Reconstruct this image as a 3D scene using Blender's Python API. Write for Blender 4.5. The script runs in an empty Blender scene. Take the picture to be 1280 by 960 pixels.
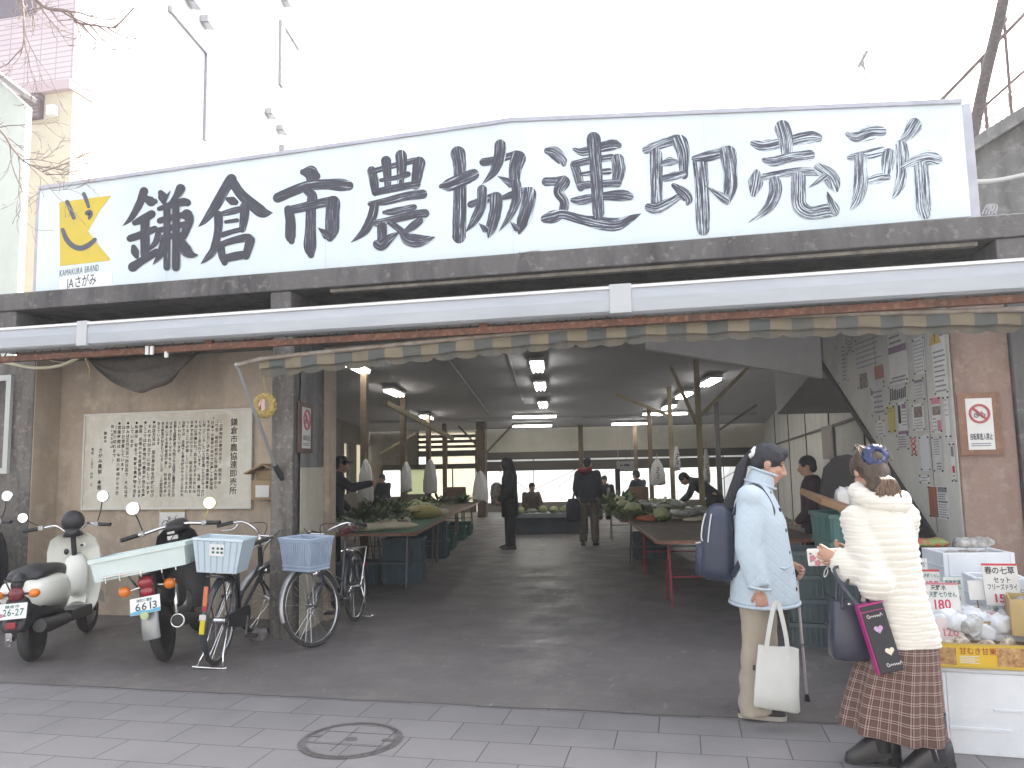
import bpy, math, random
from mathutils import Vector, Matrix
from mathutils.noise import noise as pnoise
R = math.radians
random.seed(7)
sc = bpy.context.scene
COL = sc.collection

# ------------------------------------------------------------------ camera
F_PX, PITCH, ROLL, YAW, EYE = 960.0, R(6.05), R(1.13), R(12.3), 1.5
_r = Vector((math.cos(YAW), math.sin(YAW), 0)); _f = Vector((-math.sin(YAW), math.cos(YAW), 0)); _u = Vector((0, 0, 1))
CW = _f * math.cos(PITCH) + _u * math.sin(PITCH)
_u2 = _u * math.cos(PITCH) - _f * math.sin(PITCH)
CR = _r * math.cos(ROLL) - _u2 * math.sin(ROLL)
CU = _u2 * math.cos(ROLL) + _r * math.sin(ROLL)
CAM = Vector((0, 0, EYE))
cd = bpy.data.cameras.new('camera'); cam = bpy.data.objects.new('camera', cd); COL.objects.link(cam)
m = Matrix((CR, CU, -CW)).transposed().to_4x4(); m.translation = CAM
cam.matrix_world = m
cd.sensor_width = 36; cd.lens = 27.0; cd.clip_end = 3000; cd.clip_start = 0.05
sc.camera = cam

# ------------------------------------------------------------------ daylight
SUN_EL, SUN_AZ = R(46), R(37)          # azimuth of the sun measured from +Y towards +X
w = bpy.data.worlds.new('World'); sc.world = w; w.use_nodes = True
nt = w.node_tree; nt.nodes.clear()
out = nt.nodes.new('ShaderNodeOutputWorld'); bg = nt.nodes.new('ShaderNodeBackground')
sky = nt.nodes.new('ShaderNodeTexSky'); sky.sky_type = 'NISHITA'; sky.sun_disc = False
sky.sun_elevation = SUN_EL; sky.sun_rotation = SUN_AZ
sky.air_density = 1.0; sky.dust_density = 4.0; sky.ozone_density = 1.0
hs = nt.nodes.new('ShaderNodeHueSaturation'); hs.inputs['Saturation'].default_value = 0.30
nt.links.new(sky.outputs[0], hs.inputs['Color']); nt.links.new(hs.outputs[0], bg.inputs[0])
bg.inputs[1].default_value = 0.15
nt.links.new(bg.outputs[0], out.inputs[0])
sd = bpy.data.lights.new('sun', 'SUN'); sd.energy = 3.0; sd.angle = R(0.5); sd.color = (1, .95, .87)
so = bpy.data.objects.new('sun', sd); COL.objects.link(so)
_sv = Vector((math.sin(SUN_AZ) * math.cos(SUN_EL), math.cos(SUN_AZ) * math.cos(SUN_EL), math.sin(SUN_EL)))
so.rotation_euler = _sv.to_track_quat('Z', 'Y').to_euler(); so.location = (6, 8, 20)
sc.view_settings.view_transform = 'Standard'; sc.view_settings.look = 'None'
sc.view_settings.gamma = 1; sc.view_settings.exposure = 2.0
sc.cycles.max_bounces = 8; sc.cycles.diffuse_bounces = 5; sc.cycles.use_denoising = True

# ------------------------------------------------------------------ pixel -> place
def ray(x, y): return CW + CR * ((x - 640) / F_PX) - CU * ((y - 480) / F_PX)
def G(x, y, z=0.0):
    d = ray(x, y); return CAM + d * ((z - EYE) / d.z)
def AY(x, y, Y):
    d = ray(x, y); return CAM + d * (Y / d.y)
def AP(x, y, P, N):
    d = ray(x, y); return CAM + d * ((P - CAM).dot(N) / d.dot(N))
TH = R(9.3)                                   # the hall runs at a slant behind the street front
DV = Vector((-math.sin(TH), math.cos(TH), 0)); DU = Vector((math.cos(TH), math.sin(TH), 0))
def I(u, v, z=0.0): return DU * u + DV * v + Vector((0, 0, z))
def AV(x, y, v):                              # pixel -> place on the cross plane of the hall at depth v
    return AP(x, y, DV * v, DV)
def UV(p): return p.dot(DU), p.dot(DV)

# ------------------------------------------------------------------ materials
MATS = {}
def mat(name, c, c2=None, sc_=6.0, rough=.6, metal=0.0, bump=0.0, bsc=60.0, spec=.5, lo=.35, hi=.65, emit=0.0, alpha=1.0, trans=0.0, coat=0.0, sheen=0.0, detail=6.0, stretch=None, sss=0.0):
    if name in MATS: return MATS[name]
    m = bpy.data.materials.new(name); m.use_nodes = True; MATS[name] = m
    n = m.node_tree.nodes; L = m.node_tree.links; b = n['Principled BSDF']
    b.inputs['Base Color'].default_value = (*c, 1); b.inputs['Roughness'].default_value = rough
    b.inputs['Metallic'].default_value = metal; b.inputs['Specular IOR Level'].default_value = spec
    if coat: b.inputs['Coat Weight'].default_value = coat; b.inputs['Coat Roughness'].default_value = .15
    if sheen: b.inputs['Sheen Weight'].default_value = sheen
    if sss: b.inputs['Subsurface Weight'].default_value = sss; b.inputs['Subsurface Radius'].default_value = (.01, .004, .002)
    if emit:
        b.inputs['Emission Color'].default_value = (*c, 1); b.inputs['Emission Strength'].default_value = emit
    if alpha < 1: b.inputs['Alpha'].default_value = alpha
    if trans: b.inputs['Transmission Weight'].default_value = trans
    if c2 or bump:
        tc = n.new('ShaderNodeTexCoord'); src = tc.outputs['Object']
        if stretch:
            mp = n.new('ShaderNodeMapping'); mp.inputs['Scale'].default_value = stretch; L.new(src, mp.inputs[0]); src = mp.outputs[0]
    if c2:
        nz = n.new('ShaderNodeTexNoise'); nz.inputs['Scale'].default_value = sc_; nz.inputs['Detail'].default_value = detail; nz.inputs['Roughness'].default_value = .6
        L.new(src, nz.inputs['Vector'])
        cr = n.new('ShaderNodeValToRGB'); cr.color_ramp.elements[0].position = lo; cr.color_ramp.elements[1].position = hi
        cr.color_ramp.elements[0].color = (*c, 1); cr.color_ramp.elements[1].color = (*c2, 1)
        L.new(nz.outputs['Fac'], cr.inputs[0]); L.new(cr.outputs[0], b.inputs['Base Color'])
        m['_ramp'] = cr.name
    if bump:
        n2 = n.new('ShaderNodeTexNoise'); n2.inputs['Scale'].default_value = bsc; n2.inputs['Detail'].default_value = 4
        L.new(src, n2.inputs['Vector'])
        bp = n.new('ShaderNodeBump'); bp.inputs['Strength'].default_value = bump; bp.inputs['Distance'].default_value = .01
        L.new(n2.outputs['Fac'], bp.inputs['Height']); L.new(bp.outputs[0], b.inputs['Normal'])
    return m
def nodes_of(m): return m.node_tree.nodes, m.node_tree.links, m.node_tree.nodes['Principled BSDF']
def mixrgb(n, L, fac, a, b, mode='MIX'):
    x = n.new('ShaderNodeMix'); x.data_type = 'RGBA'; x.blend_type = mode
    for i, v in ((0, fac), (6, a), (7, b)):
        if isinstance(v, (int, float)): x.inputs[i].default_value = v
        elif isinstance(v, tuple): x.inputs[i].default_value = (*v, 1)
        else: L.new(v, x.inputs[i])
    return x.outputs[2]
def noisefac(n, L, src, scale, lo, hi, stretch=None, detail=6):
    if stretch:
        mp = n.new('ShaderNodeMapping'); mp.inputs['Scale'].default_value = stretch; L.new(src, mp.inputs[0]); src = mp.outputs[0]
    nz = n.new('ShaderNodeTexNoise'); nz.inputs['Scale'].default_value = scale; nz.inputs['Detail'].default_value = detail; nz.inputs['Roughness'].default_value = .62
    L.new(src, nz.inputs['Vector'])
    mr = n.new('ShaderNodeMapRange'); mr.inputs[1].default_value = lo; mr.inputs[2].default_value = hi
    L.new(nz.outputs['Fac'], mr.inputs[0]); return mr.outputs[0]

# ------------------------------------------------------------------ meshes
class MB:
    def __init__(s): s.v = []; s.f = []; s.m = []; s.uv = {}
    def add(s, vs, fs, mi=0):
        o = len(s.v); s.v += [tuple(x) for x in vs]
        for f in fs: s.f.append(tuple(i + o for i in f)); s.m.append(mi)
        return o
    def box(s, c, d, rot=None, mi=0):
        hx, hy, hz = d[0] / 2, d[1] / 2, d[2] / 2
        vs = [Vector((x, y, z)) for x in (-hx, hx) for y in (-hy, hy) for z in (-hz, hz)]
        if rot is not None:
            mm = rot if isinstance(rot, Matrix) else Matrix.Rotation(rot, 3, 'Z')
            vs = [mm @ v for v in vs]
        vs = [v + Vector(c) for v in vs]
        s.add(vs, [(0, 1, 3, 2), (4, 6, 7, 5), (0, 4, 5, 1), (2, 3, 7, 6), (0, 2, 6, 4), (1, 5, 7, 3)], mi); return s
    def bb(s, a, b, mi=0):                    # box between two corners
        a = Vector(a); b = Vector(b); return s.box((a + b) / 2, [abs(b[i] - a[i]) for i in range(3)], None, mi)
    def beam(s, a, b, w, h, mi=0):            # rectangular bar between two points
        a = Vector(a); b = Vector(b); t = (b - a); ln = t.length; t.normalize()
        up = Vector((0, 0, 1)) if abs(t.z) < .95 else Vector((0, 1, 0))
        x = t.cross(up).normalized(); y = x.cross(t)
        return s.box((a + b) / 2, (w, ln, h), Matrix((x, t, y)).transposed(), mi)
    def tube(s, pts, r, n=8, mi=0, caps=True, sq=1.0, up=None, closed=False, round_=False):
        pts = [Vector(p) for p in pts]; k = len(pts)
        rs = list(r) if hasattr(r, '__len__') else [r] * k
        if round_ and not closed:
            t0 = (pts[0] - pts[1]).normalized(); t1 = (pts[-1] - pts[-2]).normalized(); a, b = rs[0], rs[-1]
            pts = [pts[0] + t0 * a * .98, pts[0] + t0 * a * .75, pts[0] + t0 * a * .4] + pts + [pts[-1] + t1 * b * .4, pts[-1] + t1 * b * .75, pts[-1] + t1 * b * .98]
            rs = [a * .2, a * .66, a * .92] + rs + [b * .92, b * .66, b * .2]; k = len(pts)
        vs = []; prev = None
        for i, p in enumerate(pts):
            if closed: t = pts[(i + 1) % k] - pts[i - 1]
            else: t = pts[min(i + 1, k - 1)] - pts[max(i - 1, 0)]
            t = t.normalized() if t.length > 1e-9 else Vector((0, 0, 1))
            if prev is None:
                a = Vector(up) if up is not None else (Vector((0, 0, 1)) if abs(t.z) < .9 else Vector((1, 0, 0)))
                x = (a - t * a.dot(t)).normalized()
            else:
                x = prev - t * prev.dot(t); x = x.normalized() if x.length > 1e-6 else prev
            prev = x; y = t.cross(x)
            for j in range(n):
                an = 2 * math.pi * j / n
                vs.append(p + x * (math.cos(an) * rs[i]) + y * (math.sin(an) * rs[i] * sq))
        fs = []
        for i in range(k if closed else k - 1):
            for j in range(n):
                a = i * n + j; b = i * n + (j + 1) % n; i2 = (i + 1) % k
                fs.append((a, b, i2 * n + (j + 1) % n, i2 * n + j))
        if caps and not closed:
            fs.append(tuple(range(n - 1, -1, -1))); fs.append(tuple((k - 1) * n + j for j in range(n)))
        s.add(vs, fs, mi); return s
    def ball(s, c, r, n=14, m=8, mi=0, rot=None):
        r = r if hasattr(r, '__len__') else (r, r, r); c = Vector(c); vs = [Vector((0, 0, r[2]))]
        for i in range(1, m):
            a = math.pi * i / m
            for j in range(n):
                b = 2 * math.pi * j / n; vs.append(Vector((r[0] * math.sin(a) * math.cos(b), r[1] * math.sin(a) * math.sin(b), r[2] * math.cos(a))))
        vs.append(Vector((0, 0, -r[2])))
        if rot is not None: vs = [rot @ v for v in vs]
        fs = [(0, 1 + j, 1 + (j + 1) % n) for j in range(n)]
        for i in range(m - 2):
            for j in range(n):
                a = 1 + i * n + j; b = 1 + i * n + (j + 1) % n; fs.append((a, a + n, b + n, b))
        l = len(vs) - 1; o = 1 + (m - 2) * n
        fs += [(l, o + (j + 1) % n, o + j) for j in range(n)]
        s.add([v + c for v in vs], fs, mi); return s
    def loft(s, rings, mi=0, caps=True, closed=True):
        n = len(rings[0]); vs = [p for r in rings for p in r]; fs = []
        for i in range(len(rings) - 1):
            for j in range(n if closed else n - 1):
                a = i * n + j; b = i * n + (j + 1) % n; fs.append((a, b, b + n, a + n))
        if caps:
            fs.append(tuple(range(n - 1, -1, -1))); fs.append(tuple((len(rings) - 1) * n + j for j in range(n)))
        s.add(vs, fs, mi); return s
    def prism(s, poly, o, ax, ay, th, mi=0):  # polygon in the plane (o, ax, ay) extruded by the vector th
        o = Vector(o); ax = Vector(ax); ay = Vector(ay); th = Vector(th); n = len(poly)
        a = [o + ax * p[0] + ay * p[1] for p in poly]; b = [p + th for p in a]
        s.add(a + b, [tuple(range(n)), tuple(range(2 * n - 1, n - 1, -1))] + [(i, i + n, (i + 1) % n + n, (i + 1) % n) for i in range(n)], mi); return s
    def lathe(s, prof, c=(0, 0, 0), n=20, mi=0, axis='Z', rot=None):
        c = Vector(c); rings = []
        for r, z in prof:
            ring = []
            for j in range(n):
                a = 2 * math.pi * j / n; v = Vector((r * math.cos(a), r * math.sin(a), z))
                if axis == 'Y': v = Vector((v.x, v.z, v.y))
                if axis == 'X': v = Vector((v.z, v.x, v.y))
                if rot is not None: v = rot @ v
                ring.append(v + c)
            rings.append(ring)
        return s.loft(rings, mi)
    def quad(s, a, b, c, d, mi=0): s.add([a, b, c, d], [(0, 1, 2, 3)], mi); return s
    def xf(s, M):
        s.v = [tuple(M @ Vector(p)) for p in s.v]; return s
    def mesh(s, name, smooth=None):
        me = bpy.data.meshes.new(name); me.from_pydata(s.v, [], s.f); me.update()
        import bmesh
        bm = bmesh.new(); bm.from_mesh(me); bmesh.ops.recalc_face_normals(bm, faces=bm.faces[:])
        for f, k in zip(bm.faces, s.m): f.material_index = k
        bm.to_mesh(me); bm.free()
        if smooth is not None:
            me.shade_smooth()
            if smooth < 180: me.set_sharp_from_angle(angle=R(smooth))
        return me

def ident(o, label=None, cat=None, group=None, kind=None):
    if label: o['label'] = label
    if cat: o['category'] = cat
    if group: o['group'] = group
    if kind: o['kind'] = kind
    return o
def obj(name, mb, mt, parent=None, smooth=40, bevel=0.0, loc=None, rz=None):
    me = mb if isinstance(mb, bpy.types.Mesh) else mb.mesh(name, smooth)
    o = bpy.data.objects.new(name, me); COL.objects.link(o)
    for x in (mt if isinstance(mt, (list, tuple)) else [mt]): me.materials.append(x)
    if parent: o.parent = parent
    if loc is not None: o.location = loc
    if rz is not None: o.rotation_euler = (0, 0, rz)
    if bevel:
        b = o.modifiers.new('bevel', 'BEVEL'); b.width = bevel; b.segments = 2; b.limit_method = 'ANGLE'; b.angle_limit = R(40); b.harden_normals = False
    return o
def thing(name, label, cat, loc=(0, 0, 0), rz=0.0, group=None, rot=None):
    o = bpy.data.objects.new(name, None); COL.objects.link(o); o.empty_display_size = .1
    o.location = loc; o.rotation_euler = rot if rot else (0, 0, rz)
    return ident(o, label, cat, group)
def solo(name, mb, mt, label, cat, loc=None, rz=None, group=None, smooth=40, bevel=0.0):
    return ident(obj(name, mb, mt, None, smooth, bevel, loc, rz), label, cat, group)
def ground(name, mb, mt, smooth=None): return ident(obj(name, mb, mt, None, smooth), kind='structure')
def copy_tree(o, parent=None):
    c = o.copy(); COL.objects.link(c)
    if parent: c.parent = parent
    for ch in o.children: copy_tree(ch, c)
    return c
def remesh(mb, vox, it=4, name='m', fac=.5):
    me = mb.mesh(name, 180); o = bpy.data.objects.new(name, me); COL.objects.link(o)
    r = o.modifiers.new('r', 'REMESH'); r.mode = 'VOXEL'; r.voxel_size = vox; r.use_smooth_shade = True
    if it:
        q = o.modifiers.new('s', 'SMOOTH'); q.factor = fac; q.iterations = it
    dg = bpy.context.evaluated_depsgraph_get(); dg.update()
    m2 = bpy.data.meshes.new_from_object(o.evaluated_get(dg)); m2.name = name
    bpy.data.objects.remove(o); bpy.data.meshes.remove(me); m2.materials.clear()
    m2.shade_smooth(); return m2
def spline(pts, k=6):                       # Catmull-Rom through points of any dimension
    out = []; n = len(pts)
    for i in range(n - 1):
        p0, p1, p2, p3 = pts[max(i - 1, 0)], pts[i], pts[i + 1], pts[min(i + 2, n - 1)]
        for j in range(k):
            t = j / k; out.append(tuple(.5 * (2 * b + (c - a) * t + (2 * a - 5 * b + 4 * c - d) * t * t + (3 * b - a - 3 * c + d) * t ** 3) for a, b, c, d in zip(p0, p1, p2, p3)))
    out.append(tuple(pts[-1])); return out
# glyph outlines from Blender's built-in typeface, laid out as flat meshes
_GL = {}
def glyph(ch, bold=0.0):
    k = (ch, bold)
    if k not in _GL:
        c = bpy.data.curves.new('g', 'FONT'); c.body = ch; c.resolution_u = 2; c.offset = bold
        o = bpy.data.objects.new('g', c); COL.objects.link(o)
        dg = bpy.context.evaluated_depsgraph_get(); dg.update()
        me = bpy.data.meshes.new_from_object(o.evaluated_get(dg))
        vs = [(v.co.x, v.co.y) for v in me.vertices]; fs = [tuple(p.vertices) for p in me.polygons]
        xs = [v[0] for v in vs] or [0, .3]
        _GL[k] = (vs, fs, max(xs), min(xs)); bpy.data.objects.remove(o); bpy.data.curves.remove(c); bpy.data.meshes.remove(me)
    return _GL[k]
def text(mb, s, o, ax, ay, size, bold=0.0, vertical=False, mi=0, pitch=None, width=None, jit=0.0):
    """write s from o; ax = reading direction to the right, ay = up; vertical writing runs down from o"""
    o = Vector(o); ax = Vector(ax).normalized(); ay = Vector(ay).normalized(); x = y = 0.0
    adv = []
    for ch in s:
        full = ord(ch) > 0x2e00 or ch in '●○・'
        if full: adv.append(1.0)
        elif ch == ' ': adv.append(.35)
        else: adv.append(glyph(ch, bold)[2] + .07)
    k = 1.0
    if width and not vertical: k = width / (sum(adv) * size)
    for ch, a in zip(s, adv):
        if ch not in ' \u3000':
            vs, fs, mx, mn = glyph(ch, bold)
            if fs:
                jx, jy = random.uniform(-jit, jit), random.uniform(-jit, jit)
                cx = (-.5 if vertical else 0)
                mb.add([o + ax * (((px + cx + jx) * size) * (1 if vertical else k) + x) + ay * ((py + jy) * size + y) for px, py in vs], fs, mi)
        if vertical: y -= (pitch or size * 1.05)
        else: x += a * size * k
    return x
# ------------------------------------------------------------------ surfaces
def stained(name, base, dark, light, rough=.8, vert=True, sc_=1.6, amt=.75, bump=.25, lo2=.5):
    m = mat(name, base, None, rough=rough, bump=bump, bsc=45); n, L, b = nodes_of(m)
    tc = n.new('ShaderNodeTexCoord'); s = tc.outputs['Object']
    f1 = noisefac(n, L, s, sc_, .42, .68, (1.6, 1.6, .35) if vert else None)
    f2 = noisefac(n, L, s, sc_ * 5, lo2, .75)
    f3 = noisefac(n, L, s, 38, .35, .7)
    c = mixrgb(n, L, f1, base, dark); c = mixrgb(n, L, f2, c, light)
    x = n.new('ShaderNodeMath'); x.operation = 'MULTIPLY'; L.new(f3, x.inputs[0]); x.inputs[1].default_value = .25
    c = mixrgb(n, L, x.outputs[0], c, dark)
    L.new(c, b.inputs['Base Color']); return m
M_PLASTER = stained('tan plaster', (.45, .375, .295), (.29, .235, .185), (.51, .435, .35), sc_=1.1)
M_PINK = stained('pinkish render', (.27, .19, .155), (.17, .12, .10), (.33, .26, .22), sc_=2.2)
M_CONC_D = stained('sooty concrete', (.135, .128, .128), (.06, .057, .058), (.24, .23, .22), sc_=2.6, lo2=.56)
M_PILLAR = stained('peeling pillar concrete', (.17, .158, .145), (.055, .05, .047), (.29, .265, .24), sc_=4.2, lo2=.53)
M_CONC_L = stained('weathered concrete', (.22, .215, .21), (.10, .095, .095), (.30, .29, .28), sc_=1.6)
M_CREAM = stained('cream paint', (.52, .49, .40), (.40, .37, .30), (.56, .53, .45), sc_=1.5, bump=.08)
M_BOARD = stained('hall wall panel', (.56, .55, .51), (.44, .43, .39), (.62, .61, .57), sc_=1.2, bump=.05)
M_CEIL = stained('hall ceiling board', (.36, .355, .37), (.315, .31, .325), (.39, .385, .395), sc_=.8, vert=False, bump=.05)
M_HEADER = stained('pale header board', (.58, .58, .585), (.52, .52, .525), (.62, .62, .62), sc_=1, bump=.04)
M_RUST = stained('rusty steel', (.16, .065, .04), (.07, .035, .025), (.30, .17, .10), sc_=6, vert=False, bump=.4)
M_WHITE = mat('white enamel', (.45, .48, .52), (.38, .41, .45), 3, .35, stretch=(.4, 2, 2))
M_SIGN = mat('sign sheet', (.66, .745, .78), (.58, .665, .71), 1.3, .4, lo=.45, hi=.8, stretch=(1.5, 1, .5))
M_TRIM = mat('grey aluminium trim', (.46, .46, .52), (.38, .38, .43), 5, .45, .3)
M_DARK = mat('dark recess', (.03, .029, .03), rough=.9)
M_BLACK = mat('black plastic', (.026, .026, .03), rough=.42)
M_RUBBER = mat('tyre rubber', (.034, .034, .037), (.05, .049, .05), 30, .8, bump=.2, bsc=200)
M_CHROME = mat('chrome', (.75, .75, .76), rough=.16, metal=1)
M_STEEL = mat('grey steel', (.38, .38, .39), (.30, .30, .31), 20, .35, .8)
M_WOOD = stained('weathered post wood', (.15, .105, .07), (.085, .06, .042), (.20, .15, .10), sc_=4, bump=.3)
M_POSTY = stained('yellowed post paint', (.36, .31, .20), (.20, .16, .10), (.44, .39, .27), sc_=5, bump=.2)
M_PAPER = mat('paper', (.66, .66, .64), (.60, .60, .585), 9, .8)
M_INK = mat('ink', (.03, .03, .035), rough=.7)
M_INKG = mat('faded grey ink', (.20, .19, .21), rough=.8)
M_RED = mat('red print', (.50, .035, .05), rough=.6)
M_SKIN = mat('skin', (.50, .29, .21), (.45, .25, .18), 30, .5, sss=.08)

# ground
m = mat('hall concrete floor', (.1, .1, .1), rough=.5, bump=.25, bsc=25); n, L, b = nodes_of(m)
tc = n.new('ShaderNodeTexCoord'); s = tc.outputs['Object']
c = mixrgb(n, L, noisefac(n, L, s, .9, .40, .66), (.165, .15, .147), (.12, .11, .111))
c = mixrgb(n, L, noisefac(n, L, s, 3.3, .55, .78), c, (.215, .197, .19))
c = mixrgb(n, L, noisefac(n, L, s, 14, .62, .72, (1, .35, 1)), c, (.33, .31, .30))
c = mixrgb(n, L, noisefac(n, L, s, 60, .4, .8), c, (.15, .14, .14))
L.new(c, b.inputs['Base Color'])
rr = noisefac(n, L, s, 2.2, .3, .7); mr = n.new('ShaderNodeMapRange'); mr.inputs[3].default_value = .38; mr.inputs[4].default_value = .75; L.new(rr, mr.inputs[0]); L.new(mr.outputs[0], b.inputs['Roughness'])
M_FLOOR = m
m = mat('paving slabs', (.2, .2, .2), rough=.7, bump=.12, bsc=120); n, L, b = nodes_of(m)
tc = n.new('ShaderNodeTexCoord'); mp = n.new('ShaderNodeMapping'); L.new(tc.outputs['Object'], mp.inputs[0]); s = tc.outputs['Object']
mp.inputs['Location'].default_value = (.191 + 45, -4.82 + 29 * .2875 * 2, 0)
br = n.new('ShaderNodeTexBrick'); L.new(mp.outputs[0], br.inputs['Vector']); br.offset = .5
br.inputs['Scale'].default_value = 1; br.inputs['Brick Width'].default_value = .45; br.inputs['Row Height'].default_value = .2875
br.inputs['Mortar Size'].default_value = .0034; br.inputs['Mortar Smooth'].default_value = .25; br.inputs['Bias'].default_value = 0
br.inputs['Color1'].default_value = (.195, .186, .19, 1); br.inputs['Color2'].default_value = (.222, .212, .216, 1); br.inputs['Mortar'].default_value = (.06, .058, .062, 1)
c = mixrgb(n, L, noisefac(n, L, s, 1.1, .45, .75), br.outputs['Color'], (.155, .148, .153))
x = noisefac(n, L, s, 70, .3, .8); y = n.new('ShaderNodeMath'); y.operation = 'MULTIPLY'; L.new(x, y.inputs[0]); y.inputs[1].default_value = .22
c = mixrgb(n, L, y.outputs[0], c, (.11, .11, .114))
c = mixrgb(n, L, noisefac(n, L, s, 9, .68, .74), c, (.12, .116, .12))
c = mixrgb(n, L, br.outputs['Fac'], c, (.07, .066, .069)); L.new(c, b.inputs['Base Color'])
bp = n.new('ShaderNodeBump'); bp.inputs['Strength'].default_value = .6; bp.inputs['Distance'].default_value = .006; bp.invert = True
L.new(br.outputs['Fac'], bp.inputs['Height']); L.new(bp.outputs[0], b.inputs['Normal'])
M_PAVE = m
M_ASPH = mat('asphalt', (.05, .05, .052), (.07, .07, .07), 40, .9, bump=.3)
g = MB(); g.quad((-160, -120, -.012), (160, -120, -.012), (160, 240, -.012), (-160, 240, -.012)); ground('ground', g, M_ASPH)
g = MB(); g.quad((-40, -3, 0), (40, -3, 0), (40, 4.93, 0), (-40, 4.93, 0)); ground('pavement', g, M_PAVE)
g = MB(); pts = []                       # ragged edge where the hall's concrete meets the slabs
xs = [-16 + i * .08 for i in range(int(32 / .08))]
e0 = [(x, 4.845 + .022 * pnoise(Vector((x * 2.1, 0, 0))) + .012 * pnoise(Vector((x * 11, 3, 0))), .004) for x in xs]
for i in range(len(xs) - 1): g.quad(e0[i], e0[i + 1], (xs[i + 1], 34, .004), (xs[i], 34, .004))
ground('hall_floor', g, M_FLOOR)
g = MB()                                  # smooth concrete strips let into the hall floor
for du in (-.16, .34):
    a = I(-.55 + du, 11.5, .0075); b_ = I(-.12 + du, 11.5, .0075); c_ = I(-.12 + du, 16.4, .0075); d_ = I(-.55 + du, 16.4, .0075); g.quad(a, b_, c_, d_)
ground('floor_strip', g, mat('worn floor strip', (.15, .145, .14), (.11, .105, .10), 5, .5))

# ------------------------------------------------------------------ the market hall
hall = thing('market_hall', 'low concrete farmers market hall with a wide open front and dim interior', 'market hall', (-1.4, 6.4, 0))
HO = hall.location.copy()
def hp(name, mb, mt, smooth=None, bevel=0.0, label=None, parent=None):
    o = obj(name, mb, mt, None, smooth, bevel); o.parent = parent or hall
    o.location = -HO if (parent is None) else (0, 0, 0)
    if label: o['label'] = label
    return o
g = MB(); g.bb((-6.9, 7.25, 0), (-3.5, 7.42, 3.2)); hp('front_wall', g, M_PLASTER, label='tan stained plaster wall behind the notice board')
g = MB(); g.bb((-7.6, 6.89, 0), (-6.735, 7.245, 2.74))
hp('pillar', g, M_PILLAR, bevel=.012, label='dark stained pillar at the left end of the hall')
g = MB(); g.bb((-6.733, 6.9, 0), (-6.725, 7.245, 2.74)); hp('pillar_panel', g, M_PLASTER)
g = MB(); a = AY(-6, 470, 6.88); b_ = AY(11, 592, 6.88); g.bb((-7.55, 6.85, b_.z), (b_.x, 6.889, b_.z + .06)); g.bb((b_.x - .06, 6.85, b_.z + .0605), (b_.x, 6.889, a.z - .0605)); g.bb((-7.55, 6.85, a.z - .06), (b_.x, 6.889, a.z)); hp('window_frame', g, mat('pale window frame', (.50, .52, .50), rough=.5), label='pale window frame at the left border')
g = MB(); g.prism([(-3.66, 6.4), (-3.44, 6.4), (-3.44 - .1638 * .86, 7.26), (-3.66, 7.26)], (0, 0, 0), (1, 0, 0), (0, 1, 0), (0, 0, 2.74))
hp('pillar', g, M_PILLAR, bevel=.012, label='dark peeling pillar behind the bicycle with the blue basket')
g = MB(); a = Vector((-3.437, 6.52, 0)); g.prism([(.02, 0), (.72, 0), (.72, 1.52), (.02, 1.52)], a, DV, (0, 0, 1), DU * .006); hp('pillar_panel', g, M_CREAM)
g = MB(); g.prism([(.02, 1.525), (.72, 1.525), (.72, 3.0), (.02, 3.0)], a, DV, (0, 0, 1), DU * .005); hp('pillar_panel', g, M_CONC_L)
g = MB(); g.bb((2.045, 6.4, 0), (2.44, 6.95, 2.74)); hp('pillar', g, M_PINK, bevel=.01, label='pinkish brown pillar on the right of the opening')
g = MB(); g.bb((2.443, 6.36, 0), (2.56, 6.9, 2.74)); hp('pillar_edge', g, M_CONC_D, bevel=.01)
# concrete ledge the signboard stands on, with an open slot under it
g = MB(); g.bb((-6.72, 6.36, 3.15), (2.8, 7.35, 3.33)); g.bb((-6.72, 6.42, 2.745), (2.8, 7.22, 2.86))
for x0, x1 in ((-6.72, -6.5), (-3.68, -3.47), (2.41, 2.8)): g.bb((x0, 6.385, 2.862), (x1, 7.2, 3.148))
hp('ledge', g, M_CONC_D, bevel=.012)
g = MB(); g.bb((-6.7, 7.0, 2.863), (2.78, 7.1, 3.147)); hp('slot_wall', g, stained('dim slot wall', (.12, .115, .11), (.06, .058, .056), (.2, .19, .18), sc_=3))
g = MB(); g.bb((-3.1, 6.43, 3.118), (2.3, 6.5, 3.147)); hp('slot_board', g, stained('pale slot board', (.30, .28, .24), (.14, .13, .12), (.36, .34, .30), sc_=4))
# ceiling, slanting gently down towards the back
def zc(v): return 3.58 - .047 * (v - 7) if v < 22.3 else 2.861 - .06 * (v - 22.3)
def uR(v): return (2.63 + math.sin(TH) * v) / math.cos(TH)
g = MB(); vs = [7.1, 10, 13, 16, 19, 22.3, 25.1]
def vf(u): return (7.24 - u * math.sin(TH)) / math.cos(TH)       # hall depth of the street wall
rows = []
for i, v in enumerate(vs):
    a, b_ = (vf(-6.3), vf(uR(7.1))) if i == 0 else (v, v)
    q, t_ = (-.2, .05) if i == 0 else (0, .12)
    rows.append([I(-6.3, a, zc(a) + q), I(uR(b_), b_, zc(b_) + q), I(uR(b_), b_, zc(b_) + q + t_), I(-6.3, a, zc(a) + q + t_)])
g.loft(rows); hp('ceiling', g, M_CEIL)
g = MB()
for u in (-1.75, -.72): g.beam(I(u, 9, zc(9) - .006), I(u, 22.2, zc(22.2) - .006), .03, .014)
for v in (22.2,): g.beam(I(-5.5, v, zc(v) - .04), I(uR(v) - .5, v, zc(v) - .04), .09, .07)
hp('ceiling_batten', g, stained('ceiling batten', (.34, .335, .34), (.28, .28, .285), (.38, .38, .38), sc_=2))
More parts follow.
